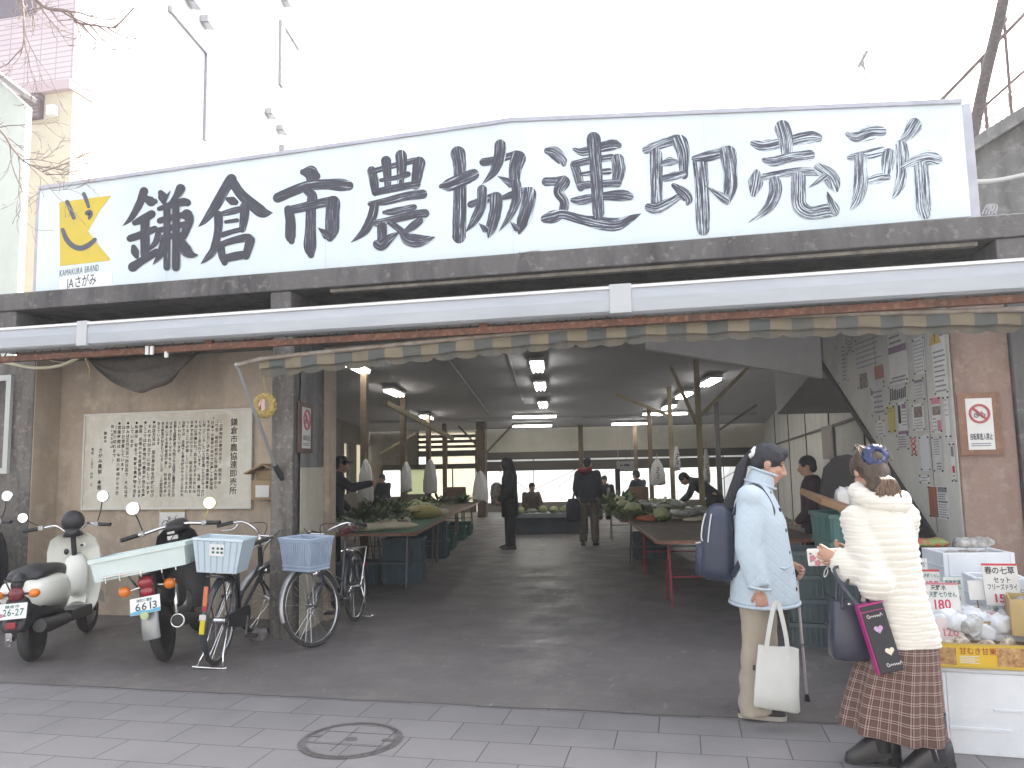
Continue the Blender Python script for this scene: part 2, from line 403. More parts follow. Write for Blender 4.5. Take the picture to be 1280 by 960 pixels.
g = MB(); g.prism([(1.07, 2.79), (3.02, 2.40), (3.02, 3.42), (1.07, 3.42)], DV * 8.7, DU, (0, 0, 1), DV * .1); hp('header_panel', g, M_HEADER)
g = MB(); bt = [I(2.9, 8.81, 2.425), I(uR(8.81) - .02, 8.81, 2.33), I(uR(12) - .02, 12, 2.2), I(3.44, 12, 2.2)]
g.loft([bt, [p + Vector((0, 0, 3.2 - p.z)) for p in bt]]); hp('stair_landing', g, M_CEIL)
# side and back walls of the hall
g = MB(); g.bb((2.63, 6.96, 0), (2.8, 7.4, 2.74)); g.bb((2.63, 7.4005, 0), (2.8, 28, 3.3)); hp('side_wall', g, M_BOARD, label='cream panelled right side wall of the hall')
g = MB()
for Y in (9.6, 12.1, 14.8, 17.5, 20.2, 23): g.bb((2.612, Y - .02, 0), (2.629, Y + .02, 3.2))
PW = Vector((2.615, 0, 0)); PN = Vector((1, 0, 0))
g.beam(AP(965, 557, PW, PN), AP(1090, 516, PW, PN), .03, .045); hp('wall_batten', g, mat('dark batten', (.06, .055, .05), rough=.7))
g = MB()                                   # left side wall, with tall narrow windows near the back
ul = -6.05
def lw(v0, v1, z0, z1): g.prism([(v0, z0), (v1, z0), (v1, z1), (v0, z1)], DU * ul, DV, (0, 0, 1), -DU * .14)
lw(8.5, 18.6, 0, 3.0); lw(18.6, 25.2, 0, .75); lw(18.6, 25.2, 2.25, 3.1)
wv = [18.6, 19.3, 19.75, 20.6, 21.1, 22.0, 22.5, 23.4, 25.2]
for i in range(0, 8, 2): lw(wv[i + 0] if i else 18.6, wv[i + 1] if i < 7 else 25.2, .752, 2.248)
hp('side_wall', g, stained('brown hall wall', (.16, .14, .12), (.11, .095, .08), (.2, .18, .15)), label='dark left side wall of the hall')
def pane_mat(name, c, t):
    m = bpy.data.materials.new(name); m.use_nodes = True; n = m.node_tree.nodes; L = m.node_tree.links
    n.remove(n['Principled BSDF']); o = n['Material Output']
    a = n.new('ShaderNodeBsdfTranslucent'); a.inputs[0].default_value = (*c, 1); d = n.new('ShaderNodeBsdfDiffuse'); d.inputs[0].default_value = (*c, 1)
    x = n.new('ShaderNodeMixShader'); x.inputs[0].default_value = t; L.new(d.outputs[0], x.inputs[1]); L.new(a.outputs[0], x.inputs[2])
    gl = n.new('ShaderNodeBsdfGlossy'); gl.inputs['Roughness'].default_value = .2; y = n.new('ShaderNodeMixShader'); y.inputs[0].default_value = .04
    L.new(x.outputs[0], y.inputs[1]); L.new(gl.outputs[0], y.inputs[2]); L.new(y.outputs[0], o.inputs[0]); return m
M_PANE = pane_mat('frosted pane', (.78, .80, .80), .76); M_PANEY = pane_mat('yellowed frosted pane', (.74, .71, .62), .72); M_PANEG = pane_mat('greenish frosted pane', (.52, .55, .42), .6)
g = MB(); g.prism([(18.65, .76), (25.1, .76), (25.1, 2.24), (18.65, 2.24)], DU * (ul - .07), DV, (0, 0, 1), -DU * .008); hp('window_pane', g, M_PANEY)
VB = 25.2
def bx(g, x0, x1, y0, y1, dv=0.0, th=.1, mi=0):   # a block of the back wall given by its corners in the photograph
    a = AV(x0, y0, VB); b = AV(x1, y1, VB); u0, u1 = a.dot(DU), b.dot(DU)
    g.prism([(u0, b.z), (u1, b.z), (u1, a.z), (u0, a.z)], DV * (VB + dv), DU, (0, 0, 1), DV * th, mi)
g = MB()
p0 = [(430, 455, 500, 720), (455, 508.5, 538, 586), (455, 478, 586, 720), (478, 508.5, 621, 720), (508.5, 536, 582.6, 585), (508.5, 534, 618, 720), (534, 597, 630, 720), (508.5, 523, 530, 582), (597, 990, 629, 720)]
for x0, x1, y0, y1 in p0: bx(g, x0, x1, y0, y1)
hp('back_wall', g, stained('dull back wall', (.22, .2, .17), (.15, .14, .12), (.26, .24, .2)))
g = MB(); bx(g, 595, 1000, 528, 567.3, .003); bx(g, 523, 594.5, 528, 539.5, .003); hp('back_wall', g, stained('cream back wall', (.46, .445, .375), (.38, .365, .31), (.50, .485, .42), sc_=.6), label='cream band of wall above the back windows')
g = MB()
for x in (595, 667, 729.5, 783, 846, 905, 959): bx(g, x - 1.2, x + 1.2, 567.3, 629, -.05, .08)
bx(g, 595, 960, 577.5, 582.5, -.051, .085); bx(g, 595, 960, 566.2, 568, -.05, .08)
for x in (627, 694, 757, 815, 880): bx(g, x - .5, x + .5, 582.6, 629, -.04, .05)
for y in (545.5, 552, 558.5, 565): bx(g, 523, 595, y - 1.1, y + 1.1, -.06, .06)
for x in (523, 559, 595): bx(g, x - .8, x + .8, 539, 583, -.055, .05)
for x in (478, 508.5, 532, 536, 566): bx(g, x - 1, x + 1, 583, 628, -.05, .06)
bx(g, 523, 597, 567, 569.5, -.05, .06); bx(g, 478, 597, 581.5, 585.5, -.056, .06); hp('window_frame', g, mat('dark window frame', (.07, .06, .05), rough=.6))
g = MB(); bx(g, 597, 960, 567.5, 629, .04, .01); hp('window_pane', g, M_PANE)
g = MB(); bx(g, 523, 597, 539, 570, .04, .01); bx(g, 536, 597, 570, 630, .041, .01); hp('window_pane', g, M_PANEY)
g = MB(); bx(g, 478, 508, 585, 622, .04, .01); hp('window_pane', g, M_PANE)
g = MB(); bx(g, 509, 534, 585, 619, .04, .01); hp('window_pane', g, M_PANEG)
g = MB()
for a, b_ in (((618, 585), (665, 615)), ((728, 583), (665, 613)), ((697, 610), (724, 588)), ((900, 600), (930, 583))):
    g.tube([AV(*a, VB - .3), AV(*b_, VB - .3)], .012, 6)
hp('wall_brace', g, M_WOOD)
# staircase enclosure on the right: a panelled wall that ends in the slant of the stairs
SP = Vector((2.035, 6.43, 0))
def sw(s, z, off=0.0): return SP + DV * s + Vector((0, 0, z)) - DU * off
def s_z(x, y):
    p = AP(x, y, SP, DU); return (p - SP).dot(DV), p.z
g = MB(); g.prism([(0, .56), (2.72, 2.59), (2.72, 3.35), (.95, 3.35), (.95, 2.74), (0, 2.74)], SP, DV, (0, 0, 1), DU * .05); hp('stair_wall', g, M_BOARD, label='cream wall of the stairs covered with posters')
g = MB(); g.beam(sw(-.05, .50, -.02), sw(2.75, 2.585, -.02), .09, .05); hp('stair_edge', g, mat('dark stair edge', (.05, .045, .045), (.16, .15, .14), 30, .7, lo=.6, hi=.7))
g = MB(); g.prism([(0, .48), (2.72, 2.5), (2.72, 2.56), (0, .54)], SP + DU * .06, DV, (0, 0, 1), DU * .95); hp('stair_soffit', g, stained('stair underside', (.2, .19, .185), (.12, .115, .11), (.25, .24, .23)))
g = MB()
for s in (1.32, .38): g.beam(sw(s, .62 + .745 * s, .004), sw(s, 2.73, .004), .006, .004)
hp('wall_joint', g, M_INKG)
# posts
def post(u, v, w_, mt, z0=0, braces=(), lab=None):
    g = MB(); t = zc(v); g.beam(I(u, v, z0), I(u, v, t), w_, w_)
    for du, dz in braces: g.beam(I(u + (.04 if du > 0 else -.04), v, t - .12 - dz), I(u + du, v, t - .1), .05, .06)
    hp('post', g, mt, label=lab)
for v in (13.3, 16.8, 20.2, 23.2): post(-3.3, v, .11, M_WOOD)
post(2.53, 13.5, .10, M_POSTY, braces=((.95, .85), (-.45, 1.0)), lab='yellowed post with a diagonal brace behind the table')
for v, wd, br in ((16.75, .1, ((-1.2, .5),)), (20.4, .11, ()), (24, .11, ())): post(2.53, v, wd, M_POSTY if v < 17 else M_WOOD, 0, br)
post(-2.15, 23.0, .26, M_WOOD, braces=((.95, .9), (-.7, .7)), lab='thick brown post with braces under the back beam')
post(.86, 24.4, .14, M_WOOD); post(4.1, 19.5, .12, M_CONC_D, braces=((1.0, .6),))
g = MB(); g.beam(I(-3.3, 15, zc(15) - .42), I(-3.0, 22.8, zc(22.8) - .5), .08, .1); g.beam(I(-4.9, 21.5, 1.9), I(-3.9, 21.5, 2.45), .06, .06); hp('roof_beam', g, M_POSTY)

# ------------------------------------------------------------------ lamps of the hall
M_TUBE = mat('lit tube', (1, .98, .93), emit=6.0); M_HOUS = mat('lamp housing', (.5, .5, .49), rough=.5)
def lamp(u, v, cross, lab):
    z = zc(v) - .13 if not cross else zc(v) - .1
    t = thing('ceiling_light', lab, 'ceiling light', I(u, v, z), TH, 'fluorescent lights under the hall ceiling')
    if cross: t.rotation_euler[2] = TH + R(90)
    g = MB(); g.bb((-.12, -.62, .035), (.12, .62, .085)); g.bb((-.03, -.3, .0855), (.03, .3, .1)); obj('housing', g, M_HOUS, t, None)
    for dx in (-.075, .0, .075):
        g = MB(); g.tube([(dx, -.59, .0), (dx, .59, .0)], .019, 8); obj('tube', g, M_TUBE, t)
LR = 'lit fluorescent ceiling light, %s'
for (x, y), v, lab in (((441, 457), 12.7, 'nearest of the left row beside the striped valance'), ((490, 491), 15.8, 'second of the left row'), ((531, 522), 20.5, 'farthest of the left row'),
        ((672, 463), 13.1, 'nearest of the middle row'), ((675, 487), 15.4, 'second of the middle row'), ((678, 510), 18.4, 'farthest of the middle row'),
        ((886, 487), 15.4, 'hanging right of the yellowed post'), ((853, 497), 17.3, 'second of the right row'), ((834, 514), 19.5, 'third of the right row')):
    lamp((x - 690) / 960 * v * 1.0, v, False, LR % lab)
for x, v, lab in ((667, 21.2, 'upper left one of the four'), (664, 23.6, 'lower left one of the four'), (829, 21.2, 'upper right one of the four'), (787, 23.6, 'lower right one of the four')):
    lamp((x - 690) / 960 * v, v, True, 'crosswise bright tube light near the back wall, ' + lab)
# ------------------------------------------------------------------ signboard
SY = 6.54
sign = thing('signboard', 'long white rooftop signboard with nine black brushed characters and a yellow emblem', 'signboard', (-2.0, 6.6, 3.4))
SO = sign.location.copy()
def sp(name, mb, mt, smooth=None, parent=None, bevel=0.0):
    o = obj(name, mb, mt, parent or sign, smooth, bevel)
    if parent is None: o.location = -SO
    return o
OUT = [(-6.43, 3.345), (2.31, 3.385), (2.31, 4.33), (-1.39, 4.615), (-6.44, 4.475)]
g = MB(); g.prism(OUT, (0, SY, 0), (1, 0, 0), (0, 0, 1), (0, .13, 0)); sp('panel', g, M_SIGN)
g = MB()
for i in (1, 2, 3, 4):
    a = OUT[i]; b_ = OUT[(i + 1) % 5]; w_ = .036 if i != 4 else .025
    g.beam((a[0], SY + .06, a[1]), (b_[0], SY + .06, b_[1]), .17 if i in (2, 3) else .165, w_)
sp('frame', g, M_TRIM)
g = MB()
for x in (-5.77, -4.9, -3.2, -1.39, .3): g.bb((x - .002, SY - .0012, 3.37), (x + .002, SY, 4.40 if x > -5 else 4.42))
sp('seam', g, mat('sheet seam', (.50, .56, .6), rough=.5))
m = mat('brushed black paint', (.03, .03, .045), rough=.5); n, L, b = nodes_of(m)
uvn = n.new('ShaderNodeUVMap'); tc = n.new('ShaderNodeTexCoord')
f1 = noisefac(n, L, uvn.outputs[0], 1.0, .38, .72, (2.2, 9, 1)); f2 = noisefac(n, L, uvn.outputs[0], 1.0, .3, .75, (9, 26, 1))
sx = n.new('ShaderNodeSeparateXYZ'); L.new(tc.outputs['Object'], sx.inputs[0])
mr = n.new('ShaderNodeMapRange'); mr.inputs[1].default_value = -5.2; mr.inputs[2].default_value = 2.0; mr.inputs[3].default_value = -.38; mr.inputs[4].default_value = .19; L.new(sx.outputs[0], mr.inputs[0])
a1 = n.new('ShaderNodeMath'); a1.operation = 'MULTIPLY_ADD'; L.new(f2, a1.inputs[0]); a1.inputs[1].default_value = .45; L.new(f1, a1.inputs[2])
a2 = n.new('ShaderNodeMath'); a2.operation = 'ADD'; L.new(a1.outputs[0], a2.inputs[0]); L.new(mr.outputs[0], a2.inputs[1])
cr = n.new('ShaderNodeValToRGB'); e_ = cr.color_ramp.elements; e_[0].position = .35; e_[0].color = (.030, .030, .046, 1); e_[1].position = .92; e_[1].color = (.64, .72, .76, 1)
k = cr.color_ramp.elements.new(.66); k.color = (.085, .097, .14, 1)
L.new(a2.outputs[0], cr.inputs[0]); L.new(cr.outputs[0], b.inputs['Base Color']); M_BRUSH = m
KANJI = [
(150, 220, 7.68, [[(230,145,85),(195,250,80),(110,400,58),(25,480,4)],[(250,215,60),(300,245,95),(340,245,50)],[(140,450,55),(230,410,85),(305,365,80)],[(95,600,70),(200,565,75),(335,508,65)],[(240,430,90),(240,600,92),(240,760,88)],[(130,680,50),(145,730,80),(160,775,45)],[(365,560,60),(340,640,60),(265,715,25)],[(120,875,95),(200,820,75),(350,730,72)],[(390,160,55),(410,200,92),(420,250,50)],[(420,240,50),(485,140,4)],[(582,120,95),(540,190,65),(475,252,12)],[(375,315,45),(480,280,65),(600,250,80),(645,255,75)],[(380,430,60),(480,400,60),(650,365,60)],[(640,370,110),(665,425,85),(628,530,75),(612,585,55)],[(375,520,55),(470,500,60),(650,455,60)],[(415,590,60),(540,570,55),(630,560,50)],[(450,310,70),(450,600,66),(448,878,64)],[(535,300,70),(538,600,76),(535,880,74)],[(415,620,60),(390,740,72),(315,850,4)],[(575,600,60),(635,715,110),(690,755,66),(748,757,5)]]),
(245, 210, 7.68, [[(340,108,108),(280,200,100),(190,360,98),(90,500,60),(20,565,4)],[(350,130,90),(430,250,98),(540,350,110),(640,425,110),(735,430,8)],[(305,300,45),(345,315,85),(380,330,60)],[(225,445,40),(330,420,65),(450,388,60)],[(470,370,100),(462,480,85),(445,590,66)],[(285,518,36),(395,502,42)],[(250,642,55),(350,610,50),(440,588,48)],[(215,450,85),(212,600,80),(170,780,75),(110,860,58),(45,920,4)],[(235,740,70),(248,830,76),(275,910,60)],[(220,742,60),(340,700,66),(490,668,78),(530,695,60)],[(525,690,84),(500,770,84),(480,850,66)],[(265,872,75),(380,845,82),(475,830,78)]]),
(338, 200, 7.385, [[(300,112,60),(370,120,140),(425,150,80)],[(380,150,110),(390,200,110)],[(65,350,92),(200,290,95),(340,240,95),(500,225,95),(650,230,118),(725,238,90)],[(335,285,70),(385,335,95),(375,450,95),(370,650,102),(365,800,118),(375,880,60)],[(165,455,80),(185,560,95),(185,700,98),(195,750,60)],[(170,465,80),(330,430,85),(480,395,85),(560,380,90)],[(580,390,130),(572,500,130),(568,640,130),(548,720,70)],[(520,690,90),(440,625,5)]]),
(438, 180, 6.957, [[(185,230,80),(205,320,85),(215,425,60)],[(190,240,50),(350,195,50),(560,143,55)],[(310,145,90),(320,250,75),(325,370,60)],[(440,100,105),(445,200,90),(435,340,55)],[(265,315,35),(400,293,45),(500,263,55)],[(598,160,110),(585,240,100),(565,360,78)],[(215,420,62),(380,385,65),(580,350,65)],[(170,520,45),(300,500,65),(480,455,75),(630,435,82)],[(210,530,75),(185,640,85),(120,760,70),(5,855,4)],[(290,595,30),(350,590,58),(480,565,64),(555,548,52)],[(220,690,58),(400,650,64),(560,612,70),(650,602,76)],[(275,720,86),(275,800,84),(268,860,76)],[(230,870,75),(270,885,85),(340,820,72),(420,768,15)],[(350,685,55),(440,755,60),(500,825,105),(600,840,108),(735,808,5)],[(605,665,60),(540,715,70),(480,760,40)]]),
(546, 165, 6.62, [[(175,175,125),(190,300,110),(190,600,110),(186,780,116),(184,870,112)],[(35,450,40),(100,440,105),(220,390,108),(305,350,98)],[(385,250,70),(480,235,70),(600,200,60),(660,185,70)],[(525,105,95),(520,200,100),(470,330,70),(370,437,4)],[(675,215,130),(650,300,110),(640,400,88),(602,445,36)],[(600,415,70),(505,365,5)],[(280,600,60),(380,570,72),(490,532,74)],[(375,475,82),(370,600,84),(310,730,68),(240,825,5)],[(492,545,108),(485,650,100),(450,790,88),(425,873,10)],[(400,805,60),(350,757,5)],[(545,545,40),(640,512,64),(740,490,70)],[(655,425,82),(660,550,80),(600,700,55),(515,820,4)],[(768,505,112),(750,620,105),(710,740,98),(682,835,24)],[(660,795,60),(610,745,8)]]),
(674, 155, 6.62, [[(65,222,55),(130,240,108),(190,300,88),(205,335,40)],[(55,478,75),(130,475,74),(205,475,100)],[(205,480,108),(160,560,88),(208,640,80),(200,720,78)],[(45,785,70),(110,770,108),(200,750,80),(350,790,80),(500,820,108),(640,830,108),(760,780,60),(842,742,4)],[(285,205,20),(360,230,72),(500,195,80),(610,172,95),(655,178,60)],[(290,335,72),(320,430,78),(345,530,60)],[(290,332,58),(430,300,60),(600,275,58)],[(650,295,108),(660,380,112),(640,490,78)],[(350,415,35),(450,402,40),(575,390,58)],[(340,512,68),(450,497,60),(650,490,70)],[(275,630,40),(350,630,78),(500,600,64),(680,590,94),(750,598,66)],[(450,120,118),(465,300,104),(480,560,100),(490,740,98)]]),
(798, 160, 6.857, [[(65,190,70),(180,142,85),(330,97,88)],[(150,220,108),(155,400,108),(160,640,108)],[(355,120,135),(385,220,110),(390,405,74)],[(212,305,50),(270,287,76),(325,290,42)],[(222,432,60),(300,412,74),(378,392,60)],[(90,680,78),(160,690,98),(260,640,78),(358,582,50)],[(300,490,40),(390,560,98),(428,615,78),(420,650,30)],[(528,290,126),(545,500,120),(550,720,124),(555,870,108)],[(478,262,50),(600,240,88),(740,198,88)],[(768,220,150),(785,350,122),(788,500,118),(760,630,58)],[(740,605,78),(570,490,5)]]),
(930, 145, 6.857, [[(78,235,55),(170,255,98),(350,225,95),(560,182,110),(635,188,80)],[(330,100,140),(355,200,130),(370,345,90)],[(170,377,40),(250,390,88),(400,355,84),(565,335,94)],[(110,485,60),(100,570,128),(82,665,60)],[(170,522,60),(350,490,68),(500,475,74),(640,475,74)],[(640,445,88),(740,520,138),(778,600,100),(788,635,44)],[(690,520,60),(555,615,4)],[(265,565,105),(270,650,110),(220,770,88),(120,860,40),(35,915,3)],[(470,540,128),(470,640,130),(480,770,130),(570,830,110),(720,810,118),(780,820,80)],[(780,800,90),(740,720,50),(715,650,8)]]),
(1050, 140, 6.857, [[(60,188,34),(140,215,93),(260,175,128),(360,168,86)],[(82,390,50),(220,370,88),(370,332,74)],[(418,360,108),(410,440,114),(400,555,60)],[(235,597,50),(320,572,84),(408,557,60)],[(180,405,120),(180,600,120),(150,740,94),(85,850,4)],[(635,115,140),(580,200,88),(500,262,30)],[(525,295,108),(540,420,110),(530,570,100),(490,680,60),(445,750,4)],[(530,477,30),(640,422,88),(760,390,128),(840,405,80)],[(700,480,124),(710,650,130),(720,810,138),(738,880,76)]])]
lay = [0]
def stroke_mesh(name, strokes, to_pt, k=7):
    vs, fs, uvs = [], [], []
    for si, st in enumerate(strokes):
        p = spline(st, k); n_ = len(p); edge = []; acc = random.uniform(0, 9)
        def nrm(i):
            a = p[max(i - 1, 0)]; b_ = p[min(i + 1, n_ - 1)]; dx, dy = b_[0] - a[0], b_[1] - a[1]; l = math.hypot(dx, dy) or 1; return dx / l, dy / l
        rows_ = []
        tx, ty = nrm(0); w0 = p[0][2]
        for q in ((.46, .25), (.36, .62), (.2, .88)):
            rows_.append((p[0][0] - tx * w0 * q[0], p[0][1] - ty * w0 * q[0], w0 * q[1], tx, ty))
        for i in range(n_): tx, ty = nrm(i); rows_.append((p[i][0], p[i][1], max(p[i][2], 1), tx, ty))
        w0 = p[-1][2]
        for q in ((.2, .88), (.36, .62), (.46, .25)):
            rows_.append((p[-1][0] + tx * w0 * q[0], p[-1][1] + ty * w0 * q[0], w0 * q[1], tx, ty))
        lay[0] += 1; base = len(vs); prev = None; rj = random.random() * 50
        for i, (x, y, w_, tx, ty) in enumerate(rows_):
            if prev: acc += math.hypot(x - prev[0], y - prev[1]) / 700
            prev = (x, y); jw = 1 + .05 * pnoise(Vector((i * .45, rj, 1)))
            for j, q in enumerate((-.5, 0, .5)):
                vs.append(to_pt(x - ty * w_ * q * jw, y + tx * w_ * q * jw, lay[0])); uvs.append((acc, q * w_ / 100 + si * 3.1))
            if i:
                for j in range(2): a = base + (i - 1) * 3 + j; fs.append((a, a + 1, a + 4, a + 3))
    me = bpy.data.meshes.new(name); me.from_pydata(vs, [], fs); ul_ = me.uv_layers.new(name='UVMap')
    for lp in me.loops: ul_.data[lp.index].uv = uvs[lp.vertex_index]
    me.update(); return me
for ox, oy, ks, st in KANJI:
    lay[0] = 0
    sp('brushed_character', stroke_mesh('brushed_character', st, lambda x, y, l: AY(ox + x / ks, oy + y / ks, SY - .0016 - .0005 * l)), M_BRUSH)
def lz(x, y, l=1): return AY(50 + x / 6.857, 230 + y / 6.857, SY - .002 - .0008 * l)
em = obj('emblem', MB(), M_RED); bpy.data.objects.remove(em)
g = MB(); crv = [(165, 155), (385, 127), (610, 98)] + [(560, 165), (520, 215), (480, 285), (445, 345), (412, 405)] + [(500, 520), (600, 638), (598, 655), (380, 680), (172, 702)]
g.add([lz(*q) for q in crv], [(0, 1, 2, 3, 4, 5, 6, 7, 8, 9, 10, 11, 12)]); emb = sp('emblem', g, mat('emblem yellow', (.66, .50, .035), (.58, .45, .06), 3, .5))
lay[0] = 1
sm = stroke_mesh('emblem_face', [[(232, 152, 36), (262, 220, 40), (290, 290, 36)], [(375, 85, 34), (398, 140, 34), (416, 195, 28)], [(405, 250, 44), (428, 242, 44), (432, 268, 36), (420, 295, 24)], [(193, 390, 32), (225, 470, 42), (280, 530, 44), (350, 550, 46), (420, 520, 42), (470, 475, 34)]], lz)
o = sp('emblem_face', sm, mat('emblem grey', (.085, .09, .12), rough=.5), None, emb)
g = MB(); g.add([lz(*q) for q in ((162, 805), (618, 745), (622, 895), (165, 938))], [(0, 1, 2, 3)]); sp('paper_strip', g, mat('strip paper', (.80, .82, .82), rough=.6))
ax = (AY(138, 330, SY) - AY(74, 340, SY)).normalized(); ay = Vector((0, 0, 1))
g = MB(); text(g, 'KAMAKURA BRAND', lz(165, 795, 0.5), ax, ay, .098, 0, width=.47)
o_ = lz(228, 893, 1.5); text(g, 'JAさがみ', o_, ax, ay, .135, .01, width=.35); sp('sign_writing', g, mat('sign grey lettering', (.06, .065, .08), rough=.6))
# coil of barbed wire on the ledge below the sign
g = MB(); p = [AY(x, y, 6.45) for x, y in ((640, 322), (655, 316), (672, 314), (690, 318), (702, 322))]; g.tube(spline(p, 6), .006, 5)
p = [AY(x, y, 6.43) for x, y in ((640, 320), (660, 321), (676, 317), (694, 320))]; g.tube(spline(p, 6), .006, 5)
for x, y in ((650, 317), (664, 316), (675, 316), (688, 318)):
    q = AY(x, y, 6.44); g.tube([q - Vector((.02, 0, .014)), q + Vector((.02, .01, .016))], .004, 4); g.tube([q - Vector((-.014, 0, .016)), q + Vector((-.012, .01, .018))], .004, 4)
solo('barbed_wire', g, M_STEEL, 'short loop of barbed wire lying on the ledge under the sign', 'wire')

# ------------------------------------------------------------------ gutter and awning
gt = thing('awning_casing', 'long white metal awning casing running across the whole front', 'awning casing', (-1, 5.6, 2.7))
GO = gt.location.copy()
def gp(name, mb, mt, par, off, smooth=None, bevel=0.0):
    o = obj(name, mb, mt, par, smooth, bevel); o.location = -off; return o
g = MB(); g.loft([[Vector((x, 5.6 + dy, 2.705 + dz)) for dy, dz in ((0, -.085), (-.012, .0), (0, .075), (.02, .1), (.2, .1), (.2, -.095), (.03, -.1))] for x in (-7.6, -5.02)]); g.loft([[Vector((x, 5.6 + dy, 2.70 + dz)) for dy, dz in ((0, -.085), (-.012, .0), (0, .075), (.02, .1), (.2, .1), (.2, -.095), (.03, -.1))] for x in (-5.0, -.4)]); g.loft([[Vector((x, 5.6 + dy, 2.70 + dz)) for dy, dz in ((0, -.095), (-.012, .0), (0, .085), (.02, .1), (.2, .1), (.2, -.105), (.03, -.11))] for x in (-.38, 3.3)])
gp('casing', g, M_WHITE, gt, GO)
for x, w_ in ((-5.0, .1), (-.39, .16)): g = MB(); g.bb((x - w_ / 2, 5.578, 2.595), (x + w_ / 2, 5.8, 2.812)); gp('sleeve', g, mat('sleeve grey', (.46, .48, .50), rough=.4), gt, GO, None, .004)
g = MB(); g.beam((-7.6, 5.592, 2.788), (3.3, 5.592, 2.79), .02, .022); gp('lip', g, mat('casing lip', (.70, .70, .71), rough=.4), gt, GO)
aw = thing('striped_awning', 'rolled up awning with a faded yellow and green scalloped valance under a rusty beam', 'awning', (-1, 5.75, 2.5))
AO = aw.location.copy()
g = MB(); g.beam((-7.6, 5.72, 2.535), (3.3, 5.72, 2.552), .06, .05); gp('rusty_beam', g, M_RUST, aw, AO)
g = MB(); x = -7.5
while x < 3.2:
    g.tube([(x, 5.76, 2.55), (x + .09, 5.76, 2.70)], .006, 5); g.tube([(x + .09, 5.76, 2.70), (x + .18, 5.76, 2.55)], .006, 5); x += .19
for x in (-3.9, -1.5, -.3, 1.6): g.bb((x, 5.715, 2.55), (x + .07, 5.755, 2.66))
gp('lattice', g, M_RUST, aw, AO)
def vtop(x):
    P_ = [(-3.6, 2.40), (-3.4, 2.44), (-2.72, 2.475), (-1.25, 2.535), (-.26, 2.565), (.87, 2.55), (2.3, 2.50), (3.4, 2.46)]
    for (a, za), (b_, zb) in zip(P_, P_[1:]):
        if x <= b_: return za + (zb - za) * max(0, (x - a)) / (b_ - a)
    return P_[-1][1]
m = mat('valance stripes', (.5, .4, .15), rough=.85); n, L, b = nodes_of(m); tc = n.new('ShaderNodeTexCoord'); sx = n.new('ShaderNodeSeparateXYZ'); L.new(tc.outputs['Object'], sx.inputs[0])
md = n.new('ShaderNodeMath'); md.operation = 'PINGPONG'; L.new(sx.outputs[0], md.inputs[0]); md.inputs[1].default_value = .148
gtm = n.new('ShaderNodeMath'); gtm.operation = 'GREATER_THAN'; L.new(md.outputs[0], gtm.inputs[0]); gtm.inputs[1].default_value = .074
c = mixrgb(n, L, gtm.outputs[0], (.088, .098, .096), (.20, .17, .118)); c = mixrgb(n, L, noisefac(n, L, tc.outputs['Object'], 5, .45, .8), c, (.12, .108, .085)); L.new(c, b.inputs['Base Color']); M_VAL = m
m = mat('valance fringe', (.5, .4, .15), rough=.9); n, L, b = nodes_of(m); tc = n.new('ShaderNodeTexCoord'); sx = n.new('ShaderNodeSeparateXYZ'); L.new(tc.outputs['Object'], sx.inputs[0])
md = n.new('ShaderNodeMath'); md.operation = 'PINGPONG'; L.new(sx.outputs[0], md.inputs[0]); md.inputs[1].default_value = .148
gtm = n.new('ShaderNodeMath'); gtm.operation = 'GREATER_THAN'; L.new(md.outputs[0], gtm.inputs[0]); gtm.inputs[1].default_value = .074
c = mixrgb(n, L, gtm.outputs[0], (.085, .088, .078), (.125, .108, .082)); c = mixrgb(n, L, noisefac(n, L, tc.outputs['Object'], 7, .4, .8), c, (.13, .12, .10)); L.new(c, b.inputs['Base Color']); M_FRG = m
def vx(i): return -3.42 + i * .02
N_ = int((3.3 + 3.42) / .02)
g = MB(); rows = []
for i in range(N_ + 1):
    x = vx(i); y0 = 5.78 + .012 * math.sin(x * 9) + .006 * math.sin(x * 31); z = vtop(x) - .03 + .004 * math.sin(x * 21)
    hgt = .085 if x > -3.2 else .06
    rows.append([Vector((x, y0 - .012, z)), Vector((x, y0 - .02, z - hgt * .5)), Vector((x, y0 - .014, z - hgt)), Vector((x, y0 - .011, z - hgt)), Vector((x, y0 - .009, z))])
g.loft(rows); gp('valance', g, M_VAL, aw, AO, 60)
g = MB(); rows = []
for i in range(N_ + 1):
    x = vx(i); y0 = 5.79 + .012 * math.sin(x * 9) + .006 * math.sin(x * 31); z = vtop(x) - .1; ph = (x % .19) / .19
    d = .04 + .032 * math.sqrt(max(0, 1 - (2 * ph - 1) ** 2)) + .012 * pnoise(Vector((x * 1.7, 0, 5)))
    rows.append([Vector((x, y0, z + .03)), Vector((x, y0 + .012, z - d)), Vector((x, y0 + .015, z - d)), Vector((x, y0 + .004, z + .03))])
g.loft(rows); gp('fringe', g, M_FRG, aw, AO, 60)
g = MB(); g.tube([(x / 10, 5.76, vtop(x / 10) - .015) for x in range(-36, 34)], .02, 8); gp('front_bar', g, mat('old bar', (.28, .26, .23), (.18, .13, .1), 8, .5), aw, AO, 60)
a0 = AY(296, 456, 5.76); a1 = AY(346, 588, 6.36); g = MB(); g.tube([a0, a1], .016, 8); g.ball(a0, .024, 8, 6); gp('folding_arm', g, mat('arm grey', (.34, .34, .34), rough=.4, metal=.4), aw, AO, 60)
g = MB(); g.tube([a1 + (a0 - a1) * .05, a1 + Vector((.03, .05, -.08))], .026, 8); gp('arm_hinge', g, M_BLACK, aw, AO, 60)
